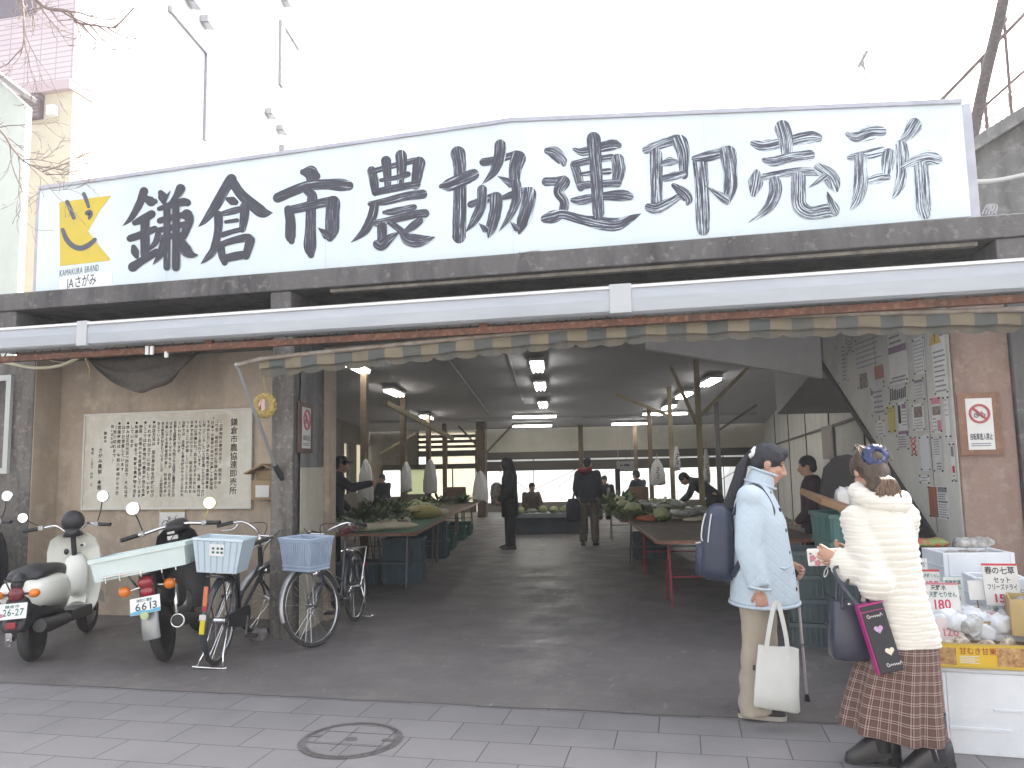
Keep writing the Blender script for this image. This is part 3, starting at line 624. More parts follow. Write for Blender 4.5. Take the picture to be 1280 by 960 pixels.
# things hung under the beam on the left
g = MB(); top = [AY(x, y, 6.9) for x, y in ((112, 448), (140, 446), (170, 444), (205, 441), (235, 440), (255, 438))]
rows = []
for r_ in range(9):
    t = r_ / 8; row = []
    for i in range(25):
        s = i / 24; x = 112 + 143 * s; y = 448 - 10 * s; sag = math.sin(math.pi * min(1, s * 1.05)) ** .8
        fold = 2.2 * math.sin(s * 22 + t * 5) + 1.5 * math.sin(s * 9 - t * 9)
        row.append(AY(x + fold * .8, y + sag * 46 * t + fold * .6 * t, 6.9 - .25 * sag * t ** .5 + .03 * math.sin(t * 16 + s * 6)))
    rows.append(row)
vs = [p for r_ in rows for p in r_]; fs = [(r_ * 25 + i, r_ * 25 + i + 1, (r_ + 1) * 25 + i + 1, (r_ + 1) * 25 + i) for r_ in range(8) for i in range(24)]
g.add(vs, fs); o = solo('draped_tarp', g, stained('dusty tarp', (.10, .085, .07), (.055, .048, .04), (.14, .12, .1), sc_=5, vert=False), 'brown tarp hanging in folds above the notice board', 'tarp', smooth=180)
md = o.modifiers.new('t', 'SOLIDIFY'); md.thickness = .008
g = MB(); g.tube(spline([AY(x, y, 6.6) for x, y in ((-5, 450), (15, 455), (45, 460), (75, 457), (98, 447))], 6), .017, 8); solo('hanging_hose', g, mat('pale hose', (.50, .46, .32), rough=.5), 'pale yellowish hose sagging under the beam at the left end', 'hose', smooth=180)
g = MB(); g.tube(spline([AY(x, y, 6.5) for x, y in ((104, 440), (108, 452), (112, 464), (108, 473))], 5), .007, 6); solo('hanging_strap', g, mat('strap yellow', (.32, .25, .12), rough=.8), 'thin frayed strap dangling left of the brown tarp', 'strap', smooth=180)
for k, (x, y, lab) in enumerate(((184, 438, 'white plastic clip holding the tarp, left one of two'), (190, 438, None), (208, 444, 'white plastic clip lying askew right of the other clips'))):
    g = MB(); p = AY(x, y, 5.66); g.box(p, (.03, .02, .075 if k < 2 else .04)); g.box(p + Vector((0, -.012, .02)), (.02, .008, .02))
    solo('clip', g, mat('white plastic', (.7, .7, .68), rough=.5), ('white upright plastic clip on the beam above the tarp, %s of the pair' % ('left' if k == 0 else 'right')) if k < 2 else lab, 'clip', group='white clips on the beam', bevel=.003)
wr = thing('straw_wreath', 'round yellow straw wreath hanging from a string beside the dark pillar', 'wreath', AY(331, 507, 6.15)); M_STRAW = mat('straw', (.48, .37, .13), (.30, .22, .07), 40, .8, bump=.4, stretch=(1, 1, 3))
for k in range(3):
    g = MB(); P_ = []
    for i in range(48):
        a = 2 * math.pi * i / 48; r_ = .078 + .018 * math.cos(a * 5 + k * 2.09); P_.append((r_ * math.cos(a), .018 * math.sin(a * 5 + k * 2.09), r_ * math.sin(a)))
    g.tube(P_, .021, 8, closed=True); obj('straw_strand', g, M_STRAW, wr, 180)
g = MB(); g.tube([(0, 0, .09), (-.02, -.02, .37)], .006, 6); obj('string', g, M_STRAW, wr)
g = MB(); g.box((0, -.025, .005), (.035, .012, .1)); g.box((-.03, -.028, .02), (.02, .006, .06), Matrix.Rotation(.4, 3, 'Y')); obj('paper_charm', g, mat('charm paper', (.62, .42, .40), rough=.7), wr)
lb = thing('letter_box', 'small open wooden box with a white card on the wall beside the pillar', 'letter box', (-4.17, 7.15, 1.2))
g = MB(); g.bb((-.1, -.06, 0), (.12, .095, .2)); g.bb((-.1, .02, .2), (.12, .095, .3)); obj('box', g, mat('box wood', (.32, .23, .13), (.24, .17, .1), 8, .7), lb, None, .004)
g = MB(); g.beam((-.17, .0, .27), (.03, .0, .36), .17, .016); g.beam((.03, .0, .36), (.19, .0, .29), .17, .016); obj('roof', g, mat('box wood', (.3, .2, .1)), lb, None)
g = MB(); g.bb((-.05, -.063, .03), (.1, -.0605, .15)); obj('card', g, M_PAPER, lb, None)
# ------------------------------------------------------------------ notice board
nb = thing('notice_board', 'large white framed notice board covered with columns of handwritten text', 'notice board', (-5.36, 7.235, 1.63))
g = MB(); g.bb((-1.0, -.02, -.50), (1.0, .012, .50)); obj('panel', g, stained('board face', (.60, .59, .53), (.49, .45, .37), (.64, .63, .58), sc_=1.5, bump=.03), nb, None)
g = MB()
for a, b_ in (((-1.02, -.03, -.52), (1.02, .013, -.5)), ((-1.02, -.03, .5), (1.02, .013, .52)), ((-1.02, -.03, -.499), (-1.0, .013, .499)), ((1.0, -.03, -.499), (1.02, .013, .499))): g.bb(a, b_)
obj('frame', g, mat('board frame', (.55, .54, .50), rough=.5), nb, None)
g = MB(); X = (1, 0, 0); Z = (0, 0, 1); yy = -.0225
text(g, '鎌倉市農協連即売所', (.81, yy, .345), X, Z, .086, .010, True, pitch=.0885)
COLS = ['この即売所の歴史は古く　昭和三年', '（旬定　昭和の初めに外国人牧師から', '「日本では農家が自分で生産した野菜等', 'を決めた日に決めた場所で直接消費者', 'に売っている」という話を聞いたのがきっかけ', 'になったと言われています。　当時　農村は', '不況に見舞われ「自立更生するためには', '生産するだけでなく　組織的な直売所を', 'つくることが必要」ということで生まれ', '当時では　全国でも最先端のやり方と云われ', 'といわれています', '京都も兵庫鎌倉でも知られる経営に農家のかたが',
        'はあまり多くなりませんが　自然の風土を', '大事にする消費者層が厚く　利用者も多い', '冬も野菜が好まれていることが　この即売所を', '支えています']
x = .655
for i, s in enumerate(COLS):
    p_ = min(.0425, .80 / len(s)); text(g, s, (x, yy, .375 if s[0] not in '「' else .405), X, Z, .039, .014, True, pitch=p_, jit=.04); x -= .0492 if i != 10 else .054
x = -.145
for dot, s in ((1, '出店方法は　組合員全体を四班に分け'), (0, 'それぞれ四日毎に出店しています'), (1, 'ここでは鎌倉地域の農家が自ら生産'), (0, '野菜　花等のみを直接販売しています'), (1, '私達は　安全で新鮮な農産物を出荷'), (0, 'しています'), (1, '休みは正月元旦〜四日迄で　それ以外'), (0, 'は毎日営業しています'), (1, '営業時間は　午前八時頃から夕方'), (0, '（売り切れまで）')):
    if dot:
        g.add([(x + .014 * math.cos(a * .5236), yy, .405 + .014 * math.sin(a * .5236)) for a in range(12)], [tuple(range(12))])
    text(g, s, (x, yy, .345), X, Z, .043, .016, True, pitch=min(.05, .78 / len(s)), jit=.04); x -= .0535
text(g, '問い合わせは', (-.66, yy, .36), X, Z, .036, .012, True, pitch=.043); text(g, '鎌倉市', (-.745, yy, .29), X, Z, .038, .012, True, pitch=.045)
text(g, 'さがみ農協　本部', (-.80, yy, .10), X, Z, .052, .016, True, pitch=.057); text(g, '電話　二五七　四四　三', (-.90, yy, .12), X, Z, .034, .012, True, pitch=.038)
obj('writing', g, mat('brush ink', (.035, .032, .03), rough=.7), nb, None)
# bicycle paper under it
bp_ = thing('bicycle_notice', 'white paper with a bicycle drawing taped under the notice board', 'notice', (-5.27, 7.228, .98))
M_TAPE = mat('brown tape', (.38, .29, .15), rough=.5)
g = MB(); g.prism([(-.15, -.17), (.15, -.17), (.15, .12), (-.15, .12)], (0, 0, 0), (1, 0, 0), (0, 0, 1), (0, .002, 0)); obj('sheet', g, M_PAPER, bp_, None)
g = MB(); g.bb((-.14, -.004, .1), (.16, -.001, .125)); obj('tape', g, M_TAPE, bp_, None)
def bike_icon(g, c, s, ax, ay, nrm, w_):
    c = Vector(c); ax = Vector(ax); ay = Vector(ay); nrm = Vector(nrm)
    P_ = lambda x, y: c + (ax * x + ay * y) * s + nrm * .001
    for x in (-.55, .55): g.tube([P_(x + .36 * math.cos(a * .393), -.25 + .36 * math.sin(a * .393)) for a in range(16)], w_, 4, closed=True)
    for q in ([(-.55, -.25), (-.25, .28), (.35, .3), (0, -.25), (-.55, -.25)], [(0, -.25), (-.28, .4)], [(.55, -.25), (.32, .42), (.5, .5)], [(-.4, .4), (-.15, .4)]): g.tube([P_(*k) for k in q], w_, 4)
g = MB(); bike_icon(g, (0, -.003, 0), .125, (1, 0, 0), (0, 0, 1), (0, -1, 0), .0032); obj('bicycle_drawing', g, M_INK, bp_, None)

# ------------------------------------------------------------------ no-bicycle signs
def nobike(root, fw, fh, ax, nrm, board, clear=True):
    ax = Vector(ax); ay = Vector((0, 0, 1)); nrm = Vector(nrm)
    def pr(x0, x1, z0, z1, d0, th): 
        g = MB(); g.prism([(x0, z0), (x1, z0), (x1, z1), (x0, z1)], nrm * d0, ax, ay, nrm * th); return g
    obj('board', pr(-fw / 2, fw / 2, -fh / 2, fh / 2, 0, .018), board, root, None, .003)
    pw, ph = fw * .62, fh * .82
    obj('paper', pr(-pw / 2, pw / 2, -ph / 2, ph / 2, .0185, .002), M_PAPER, root, None)
    c = nrm * .0215 + ay * ph * .2; r_ = pw * .36
    g = MB(); bike_icon(g, c - ay * r_ * .05, r_ * .62, ax, ay, nrm, .004); obj('bicycle_drawing', g, M_INKG, root, None)
    g = MB(); g.tube([c + nrm * .003 + (ax * math.cos(a * .2618) + ay * math.sin(a * .2618)) * r_ for a in range(24)], .009, 6, closed=True)
    g.tube([c + nrm * .003 + (ax * -.707 + ay * .707) * r_, c + nrm * .003 + (ax * .707 - ay * .707) * r_], .009, 6); obj('ban_ring', g, mat('faded red print', (.40, .10, .11), rough=.7), root, None)
    g = MB(); text(g, '自転車進入禁止', c + nrm * .001 - ax * pw * .43 - ay * ph * .50, ax, ay, .055, .012, width=pw * .86)
    obj('lettering', g, M_INK, root, None)
    g = MB()
    for z in (-.39, -.43): g.prism([(-pw * .4, ph * z), (pw * .35, ph * z), (pw * .35, ph * z + .007), (-pw * .4, ph * z + .007)], nrm * .0208, ax, ay, nrm * .0006)
    obj('small_print', g, M_INKG, root, None)
M_SB = stained('red brown sign board', (.24, .135, .09), (.16, .09, .06), (.30, .19, .14), sc_=4, bump=.1)
t = thing('bicycle_ban_sign', 'ban sign with crossed bicycle on a wooden board on the pinkish pillar', 'sign', AY(1224, 530, 6.395)); nobike(t, .29, .47, (1, 0, 0), (0, -1, 0), M_SB)
q = AP(380.5, 535, Vector((-3.43, 6.43, 0)), DU); t = thing('bicycle_ban_sign', 'dim ban sign with crossed bicycle on the side of the dark left pillar', 'sign', q); nobike(t, .40, .47, DV, DU, mat('dark brown board', (.12, .065, .05), (.09, .05, .04), 5, .6))

# ------------------------------------------------------------------ posters on the stair wall
M_PG = mat('greyish paper', (.55, .555, .54), (.48, .485, .47), 7, .8); M_YEL = mat('yellow paper', (.52, .45, .12), (.46, .40, .12), 9, .8)
M_PURP = mat('mauve print', (.25, .16, .24), rough=.8); M_PHOTO = mat('printed photo', (.30, .22, .18), (.10, .09, .09), 30, .6, detail=2); M_RPH = mat('red printed photo', (.40, .07, .05), (.20, .13, .08), 24, .6, detail=2)
M_PINKP = mat('pink print', (.52, .20, .24), rough=.8)
PN_ = [0]
def poster(x0, y0, x1, y1, label, prints=(), paper=None, lines=None, cat='poster', tilt=0.0):
    a = s_z(x0, y0); b_ = s_z(x1, y1); s0, s1 = min(a[0], b_[0]), max(a[0], b_[0]); z0, z1 = min(a[1], b_[1]), max(a[1], b_[1])
    PN_[0] += 1; off = .003 + .0008 * (PN_[0] % 7)
    W_, H_ = s1 - s0, z1 - z0
    root = thing('poster', label, cat, sw(s1, z0, off)); X_ = -DV; N2 = -DU; Z_ = Vector((0, 0, 1))
    def rect(g, fx0, fx1, fz0, fz1, d=.0012):
        g.prism([(fx0 * W_, fz0 * H_), (fx1 * W_, fz0 * H_), (fx1 * W_, fz1 * H_), (fx0 * W_, fz1 * H_)], N2 * d, X_, Z_, N2 * .0006)
    g = MB(); n_ = 6; vs = []
    for i in range(n_ + 1):
        for j in range(n_ + 1):
            cu = .006 * max(0, (abs(j / n_ - .5) - .38)) * 8 * pnoise(Vector((i * .8, j, PN_[0])))
            vs.append(X_ * (W_ * i / n_) + Z_ * (H_ * j / n_) + N2 * max(0, cu))
    g.add(vs, [(i * (n_ + 1) + j, (i + 1) * (n_ + 1) + j, (i + 1) * (n_ + 1) + j + 1, i * (n_ + 1) + j + 1) for i in range(n_) for j in range(n_)]); obj('sheet', g, paper or M_PAPER, root, 180)
    if lines:
        for ms, (fz0, fz1, k, fx0, fx1, th) in [(M_INKG, l) for l in lines]:
            g = MB()
            for i in range(k):
                z = fz1 + (fz0 - fz1) * i / max(1, k - 1); x = fx0; e = fx1 - random.uniform(0, .25) * (fx1 - fx0)
                while x < e:
                    wd = random.uniform(.03, .09); rect(g, x, min(x + wd, e), z - th / 2, z + th / 2, .0014); x += wd + .02
            obj('print_lines', g, ms, root, None)
    for nm, mt, f in prints:
        g = MB(); rect(g, *f, d=.0018); obj(nm, g, mt, root, None)
    g = MB()
    for fx, fz in ((.06, .95), (.94, .95), (.06, .05), (.94, .05)): g.ball(X_ * W_ * fx + Z_ * H_ * fz + N2 * .004, .007, 6, 5)
    obj('push_pin', g, M_BLACK, root, 180)
    return root, W_, H_, X_, N2, Z_
poster(1046, 432, 1062, 478, 'narrow tall poster with a small table at the far left of the stair wall', lines=[(.1, .9, 9, .45, .85, .03)], paper=M_PG)
poster(1068, 424, 1108, 480, 'large pale poster with two small photos under lines of text', (('photo', M_PHOTO, (.12, .40, .02, .30)), ('photo', M_RPH, (.66, .96, .12, .36))), lines=[(.42, .88, 6, .05, .95, .02)], paper=M_PG)
poster(1109, 414, 1137, 477, 'white poster with a broad mauve band across its upper half', (('band', M_PURP, (.02, .98, .56, .68)),), lines=[(.75, .95, 3, .1, .8, .04), (.06, .12, 2, .1, .9, .03)])
poster(1088, 485, 1110, 519, 'white text notice below the two-photo poster', (('heading', M_INKG, (.05, .2, .74, .9)),), lines=[(.15, .82, 5, .22, .9, .06)], paper=M_PG)
poster(1110, 508, 1121, 540, 'narrow yellow paper pinned to the stair wall', (), M_YEL, [(.8, .9, 2, .15, .8, .03)])
poster(1122, 503, 1137, 543, 'white flyer with a dark standing figure right of the yellow paper', (('figure', M_INK, (.08, .36, .35, .9)), ('heading', M_PURP, (.5, .92, .78, .92)), ('foot_band', M_PURP, (.02, .98, .02, .12))), lines=[(.3, .7, 5, .45, .95, .03)])
rt = poster(1110, 484, 1137, 501, 'wide white notice with a row of slanted pen strokes', (), M_PG)
g = MB()
for i in range(9):
    x = rt[1] * (.12 + .09 * i); g.tube([rt[3] * x + rt[5] * rt[2] * random.uniform(.15, .3) + rt[4] * .002, rt[3] * (x + .012) + rt[5] * rt[2] * random.uniform(.7, .9) + rt[4] * .002], .006, 4)
obj('pen_stroke', g, M_INK, rt[0], None)
rt = poster(1163, 408, 1187, 494, 'long white warning poster with a yellow triangle beside the pillar', (('oval', M_PURP, (.62, .95, .82, .98)),), None, [(.08, .62, 9, .08, .95, .022)])
g = MB(); c = rt[3] * rt[1] * .3 + rt[5] * rt[2] * .88 + rt[4] * .0022
g.add([c + rt[3] * x + rt[5] * z for x, z in ((-.10, -.085), (.10, -.085), (0, .085))], [(0, 1, 2)]); wt = obj('warning_triangle', g, mat('warning yellow', (.50, .36, .10), rough=.7), rt[0], None)
g = MB(); g.add([c + rt[4] * .001 + rt[3] * x + rt[5] * z for x, z in ((-.012, .03), (-.006, -.04), (.006, -.04), (.012, .03))], [(0, 1, 2, 3)]); g.add([c + rt[4] * .001 + rt[3] * x + rt[5] * z for x, z in ((-.008, -.065), (.008, -.065), (.008, -.05), (-.008, -.05))], [(0, 1, 2, 3)]); obj('exclamation_mark', g, M_INK, wt, None)
poster(1164, 497, 1179, 541, 'poster with a pink heading and a greyish photo near the pillar', (('heading', M_PINKP, (.02, .98, .80, .98)), ('photo', M_PHOTO, (.1, .95, .50, .74)), ('red_block', M_PINKP, (.55, .95, .05, .35))), lines=[(.1, .4, 4, .1, .5, .03)])
poster(1180, 495, 1190, 548, 'narrow plain white strip right of the pink headed poster', (), M_PAPER, [(.55, .9, 4, .1, .8, .02)])
poster(1150, 545, 1165, 589, 'blank white sheet on the stair wall below the pink headed poster', (), mat('bluish paper', (.56, .57, .6), rough=.8))
poster(1166, 545, 1181, 591, 'white sheet with a small text block right of the blank sheet', (), M_PG, [(.5, .9, 7, .15, .8, .025), (.1, .25, 3, .3, .9, .03)])
poster(1122, 544, 1138, 562, 'small sketchy drawing pinned at the stair edge', (), M_PG, [(.2, .85, 5, .1, .9, .07)])
rt = poster(1139, 546, 1147, 570, 'tiny paper strip with red rings on the stair wall', (), M_PG)
g = MB()
for z in (.78, .5, .22): g.tube([rt[3] * (rt[1] * .5 + .035 * math.cos(a * .5236)) + rt[5] * (rt[2] * z + .02 * math.sin(a * .5236)) + rt[4] * .003 for a in range(12)], .005, 4, closed=True)
obj('red_ring', g, M_RED, rt[0], None)
poster(1160, 607, 1188, 650, 'lowest flyer, red photo half beside black and white columns', (('red_photo', M_RPH, (.03, .47, .02, .98)), ('heading', M_INKG, (.52, .97, .82, .98)), ('heading', M_INKG, (.52, .97, .5, .56))), M_PAPER, [(.06, .44, 6, .52, .95, .03), (.62, .76, 3, .52, .95, .04)])
poster(1188, 553, 1197, 604, 'slim notice with a red label at the edge of the pinkish pillar', (('red_label', M_RED, (.2, .8, .25, .42)), ('drawing', M_INKG, (.15, .8, .65, .9))), M_PAPER, [(.08, .18, 2, .2, .8, .04)])
poster(1141, 424, 1159, 466, 'white sheet of close print between the mauve band poster and the warning poster', (), M_PAPER, [(.1, .9, 9, .08, .92, .02)])
poster(1142, 474, 1158, 500, 'small white sheet under the close printed sheet right of the pen stroke notice', (('heading', M_INKG, (.1, .9, .8, .92)),), M_PG, [(.12, .68, 5, .1, .9, .03)])
poster(1141, 506, 1158, 538, 'white sheet with a grey photo right of the standing figure flyer', (('photo', M_PHOTO, (.15, .85, .5, .9)),), M_PAPER, [(.1, .4, 4, .1, .9, .03)])
poster(1096, 526, 1108, 546, 'scrap of white paper left of the lower end of the yellow paper', (), M_PAPER, [(.2, .8, 4, .15, .85, .05)])
poster(1150, 594, 1163, 604, 'narrow white slip pinned below the blank sheet', (), M_PAPER, [(.3, .7, 2, .1, .9, .1)])
poster(1058, 425, 1068, 440, 'small square note at the top between the table poster and the two photo poster', (), M_PG, [(.2, .8, 4, .15, .85, .06)])
fp = AP(1036, 553, PW, PN); t = thing('framed_picture', 'small dark framed picture on the cream wall behind the purple jacket', 'picture', fp)
g = MB(); g.bb((-.025, -.55, -.3), (-.004, .55, .3)); obj('frame', g, mat('picture frame', (.10, .09, .08), rough=.5), t, None); g = MB(); g.bb((-.03, -.48, -.24), (-.0255, .48, .24)); obj('picture', g, M_PHOTO, t, None)
# ------------------------------------------------------------------ buildings behind and beside
bl = thing('apartment_building', 'tall building with mauve tiled upper front above beige wall and blank white side', 'building', (-13.03, 14, 0))
M_BEIGE = stained('beige render', (.54, .48, .39), (.49, .43, .35), (.58, .52, .43), sc_=.5, bump=.05)
M_TILE = mat('mauve tiles', (.5, .4, .45), rough=.5); n, L, b = nodes_of(M_TILE)
tc = n.new('ShaderNodeTexCoord'); sx = n.new('ShaderNodeSeparateXYZ'); L.new(tc.outputs['Object'], sx.inputs[0]); cb = n.new('ShaderNodeCombineXYZ'); L.new(sx.outputs[0], cb.inputs[0]); L.new(sx.outputs[2], cb.inputs[1])
br = n.new('ShaderNodeTexBrick'); br.offset = 0; L.new(cb.outputs[0], br.inputs[0]); br.inputs['Scale'].default_value = 1; br.inputs['Brick Width'].default_value = .42; br.inputs['Row Height'].default_value = .125; br.inputs['Mortar Size'].default_value = .014
br.inputs['Color1'].default_value = (.58, .48, .52, 1); br.inputs['Color2'].default_value = (.62, .52, .55, 1); br.inputs['Mortar'].default_value = (.40, .32, .36, 1); L.new(br.outputs[0], b.inputs[0])
M_WWALL = mat('white outer wall', (.80, .79, .77), (.76, .75, .73), .7, .7)
g = MB(); g.bb((-9, .02, 0), (0, .6, 10.1)); obj('lower_wall', g, M_BEIGE, bl, None)
g = MB(); g.bb((-9, -.06, 10.3), (.05, .6, 22)); obj('tiled_wall', g, M_TILE, bl, None)
g = MB(); g.bb((-9, -.12, 10.08), (.03, .62, 10.3)); obj('ledge', g, mat('mauve ledge', (.48, .38, .42), rough=.6), bl, None)
WP = Vector((-13.0, 14.2, 0))
g = MB(); g.prism([(.15, 0), (34, 0), (34, 30), (.15, 30)], (.02, .05, 0), DV, (0, 0, 1), -DU * .5); obj('side_wall', g, M_WWALL, bl, None)
def wpt(x, y): p = AP(x, y, Vector((-13.01, 14.05, 0)), DU); return p - bl.location
M_FRM = mat('window frame grey', (.20, .205, .23), rough=.4, metal=.4); M_WPANE = mat('white blind window', (.74, .75, .76), rough=.25)
for (x0, y0), (x1, y1), yb in (((210, 12), (257, 72), 175), ((349, 24), (372, 66), 112)):
    a = wpt(x0, y0); b_ = wpt(x1, y1); c = wpt(x1 - 3 if x1 < 300 else x0 + 4, yb); s0, s1 = a.dot(DV), b_.dot(DV); z1 = (a.z + b_.z) / 2; z0 = c.z; f = a - DV * s0 - Vector((0, 0, a.z))
    gg = MB()
    for q0, q1, e0_, e1_ in (((s0, s1, z1, z1 + .2), (s1 - .12, s1 + .08, z0, z1 - .002)) if x1 < 300 else ((s0 + .4, s1, z1, z1 + .09), (s0, s0 + .35, z0, z1 + .09))): gg.prism([(q0, e0_), (q1, e0_), (q1, e1_), (q0, e1_)], f + DU * .0, DV, (0, 0, 1), DU * .12)
    wn = obj('window', gg, M_FRM, bl, None); gg = MB(); gg.prism([(s0 + .1, z0), (s1 - .12, z0), (s1 - .12, z1), (s0 + .1, z1)], f, DV, (0, 0, 1), DU * .03); obj('pane', gg, M_WPANE, wn, None)
for x, y in ((236, 2), (254, 28), (354, 2), (334, 142), (348, 162)):
    p = wpt(x, y); g = MB(); g.box(p + DU * .14, (.26, .5, .22), Matrix.Rotation(TH, 3, 'Z')); g.box(p + DU * .2 - Vector((0, 0, .13)), (.22, .42, .05), Matrix.Rotation(TH, 3, 'Z')); obj('vent_hood', g, M_FRM, bl, None)
p = wpt(349, 188); g = MB(); g.beam(p + DU * .1, p + DU * .1 + DV * 1.6, .2, .5); obj('canopy', g, M_FRM, bl, None)
p = AY(45, 134, 14) - bl.location; g = MB(); g.bb((p.x - .3, -.12, p.z - .3), (p.x + .2, .019, p.z + .25)); w_ = obj('vent_grille', g, mat('brown vent', (.16, .12, .13), rough=.6), bl, None)
g = MB()
for i in range(6): g.bb((p.x - .27, -.135, p.z - .26 + i * .085), (p.x + .17, -.121, p.z - .22 + i * .085))
obj('slats', g, mat('vent slat', (.22, .18, .18), rough=.6), w_, None)
p = AY(68, 140, 14) - bl.location; g = MB(); g.bb((p.x - .1, -.14, p.z - .12), (p.x + .1, .018, p.z + .12)); obj('vent_box', g, mat('white box', (.7, .7, .68), rough=.5), bl, None, .02)
p = AY(15, 6, 14) - bl.location; g = MB(); g.bb((p.x - .6, -.075, p.z - .35), (p.x + .75, -.062, p.z + 1.2)); obj('window', g, mat('dim window', (.16, .13, .16), rough=.3), bl, None)
sh = thing('side_building', 'pale low building with a sloped roof edge at the left border', 'building', AY(33, 300, 10.4).to_2d().to_3d())
pa, pb, pc = AY(-2, 92, 10.4) - sh.location, AY(36, 121, 10.4) - sh.location, AY(33, 132, 10.4) - sh.location
g = MB(); g.prism([(-6, 0), (pc.x, 0), (pc.x, pc.z), (pa.x, pa.z - .12), (-6, pa.z + 2.6)], (0, 0, 0), (1, 0, 0), (0, 0, 1), (0, .12, 0)); obj('wall', g, stained('pale greenish wall', (.62, .66, .60), (.54, .58, .52), (.68, .7, .66), sc_=.6, bump=.03), sh, None)
g = MB(); d_ = (pa - pb).normalized(); g.beam(pb - d_ * .06 + Vector((0, -.02, 0)), pa + d_ * 4 + Vector((0, -.02, 0)), .26, .07); obj('roof_edge', g, mat('grey roof edge', (.30, .28, .26), rough=.6), sh, None)
g = MB(); g.tube([(pc.x - .9, -.05, 2), (pc.x - .95, -.05, 4.4)], .03, 6); obj('downpipe', g, mat('pale green pipe', (.42, .48, .40), rough=.5), sh)

# stairs up the right side of the hall
rs_ = thing('concrete_stair', 'weathered concrete outdoor stair with rising side wall right of the signboard', 'staircase', (2.9, 8, 0))
o_ = rs_.location
g = MB(); pl = [(-.12, 3.0), (-.12, 4.37 - .0), (.13, 4.5), (.46, 4.69), (5.5, 7.6), (5.5, 0), (-.12, 0)]; g.prism(pl, (0, 0, 0), (1, 0, 0), (0, 0, 1), (0, .3, 0)); obj('wall', g, M_CONC_L, rs_, None)
g = MB(); g.beam((-.16, .1, 4.40), (5.5, .1, 7.66), .5, .12); obj('kerb', g, M_CONC_L, rs_, None, .01)
g = MB()
for i in range(16): g.bb((.1 + i * .3, .31, 4.1 + i * .172), (.42 + i * .3, 1.5, 4.27 + i * .172))
obj('step', g, M_CONC_L, rs_, None)
M_RAIL = mat('brown railing paint', (.11, .075, .075), (.18, .13, .12), 14, .6)
rl = thing('stair_railing', 'thin brown pipe railing climbing along the concrete stair', 'railing', (2.9, 8.1, 4.5))
def rpt(x, y): return AY(x, y, 8.1) - rl.location
g = MB(); g.tube([rpt(1172, 130), rpt(1280, 18), rpt(1330, -34)], .018, 8); obj('rail', g, M_RAIL, rl)
g = MB(); g.tube([rpt(1200, 160), rpt(1280, 89), rpt(1330, 44)], .014, 8); obj('rail', g, M_RAIL, rl)
for (a, b_) in (((1227, 74), (1236, 186)), ((1255, 25), (1266, 160)), ((1178, 126), (1184, 150))):
    g = MB(); g.tube([rpt(*a), rpt(*b_)], .016, 8); obj('rail_post', g, M_RAIL, rl)
g = MB(); q = rpt(1254, 25); g.ball(q, .04, 8, 6); obj('lamp_bracket', g, M_RAIL, rl)
g = MB()
for i in range(7):
    x = 1216 + i * 7; g.tube([AY(x, 172 - i * 5.5, 9.2), AY(x + 9, 152 - i * 5.5, 9.2)], .012, 5); g.tube([AY(x + 9, 176 - i * 5.5, 9.2), AY(x, 150 - i * 5.5, 9.2)], .012, 5)
g.tube([AY(1212, 152, 9.2), AY(1280, 104, 9.2)], .014, 5); solo('lattice_fence', g, mat('white fence', (.68, .68, .68), rough=.5), 'white lattice fence seen behind the stair railing', 'fence')
g = MB(); g.tube(spline([AY(1207, 205, 7.9), AY(1218, 160, 7.9), AY(1232, 95, 7.9), AY(1250, 20, 7.9), AY(1262, -40, 7.9)], 5), [.052] * 21, 9); solo('leaning_pole', g, stained('dark pole', (.10, .08, .08), (.06, .05, .05), (.16, .13, .12), sc_=6), 'dark wooden pole leaning up behind the right end of the signboard', 'pole', smooth=180)
g = MB(); g.tube(spline([AY(1203, 224, 7.7), AY(1225, 227, 7.7), AY(1255, 224, 7.7), AY(1300, 214, 7.7)], 5), .022, 7); solo('pipe', g, mat('pale pipe', (.50, .50, .48), rough=.5), 'pale pipe along the concrete stair wall right of the signboard', 'pipe', smooth=180)
g = MB()
for k in range(5): g.tube(spline([AY(1228 + k * 4, 268, 7.2), AY(1234 + k * 3, 256, 7.2), AY(1240 - k * 2, 262 - k, 7.2), AY(1246, 268, 7.2)], 5), .006, 5)
solo('wire_tangle', g, M_STEEL, 'tangle of wire on the ledge at the foot of the concrete stair', 'wire')
M_MOSS = stained('mossy wall', (.12, .105, .075), (.05, .05, .04), (.30, .27, .16), sc_=7, vert=False, bump=.5)
mw = thing('mossy_wall', 'rough mossy wall at the right border beyond the pinkish pillar', 'wall', (2.66, 6.5, 0))
g = MB(); g.bb((.0, .05, 0), (6, .6, 2.5)); obj('wall', g, M_MOSS, mw, None, .03)
M_LEAF = mat('ivy leaf', (.07, .11, .03), (.12, .16, .05), 9, .6)
g = MB()
for i in range(160):
    c = Vector((random.uniform(0, .5), random.uniform(-.05, .04), random.uniform(.3, 2.4))); a = Vector((random.uniform(-1, 1), random.uniform(-.4, .4), random.uniform(-1, 1))).normalized() * .035; b_ = a.cross(Vector((random.uniform(-.4, .4), 1, random.uniform(-.4, .4)))).normalized() * .022
    g.add([c - a, c + b_, c + a, c - b_], [(0, 1, 2, 3)])
o = obj('leaves', g, M_LEAF, mw); o['kind'] = 'stuff'
at = thing('antenna', 'thin distant antenna mast above the signboard', 'antenna', AY(1084, 150, 30))
g = MB(); q = lambda x, y: AY(x, y, 30) - at.location
g.tube([q(1088, 150), q(1078, 66)], .03, 5); g.tube([q(1073, 84), q(1084, 64)], .07, 5); g.tube([q(1075, 78), q(1082, 86)], .06, 5); obj('mast', g, mat('mast grey', (.14, .14, .15), rough=.5), at)

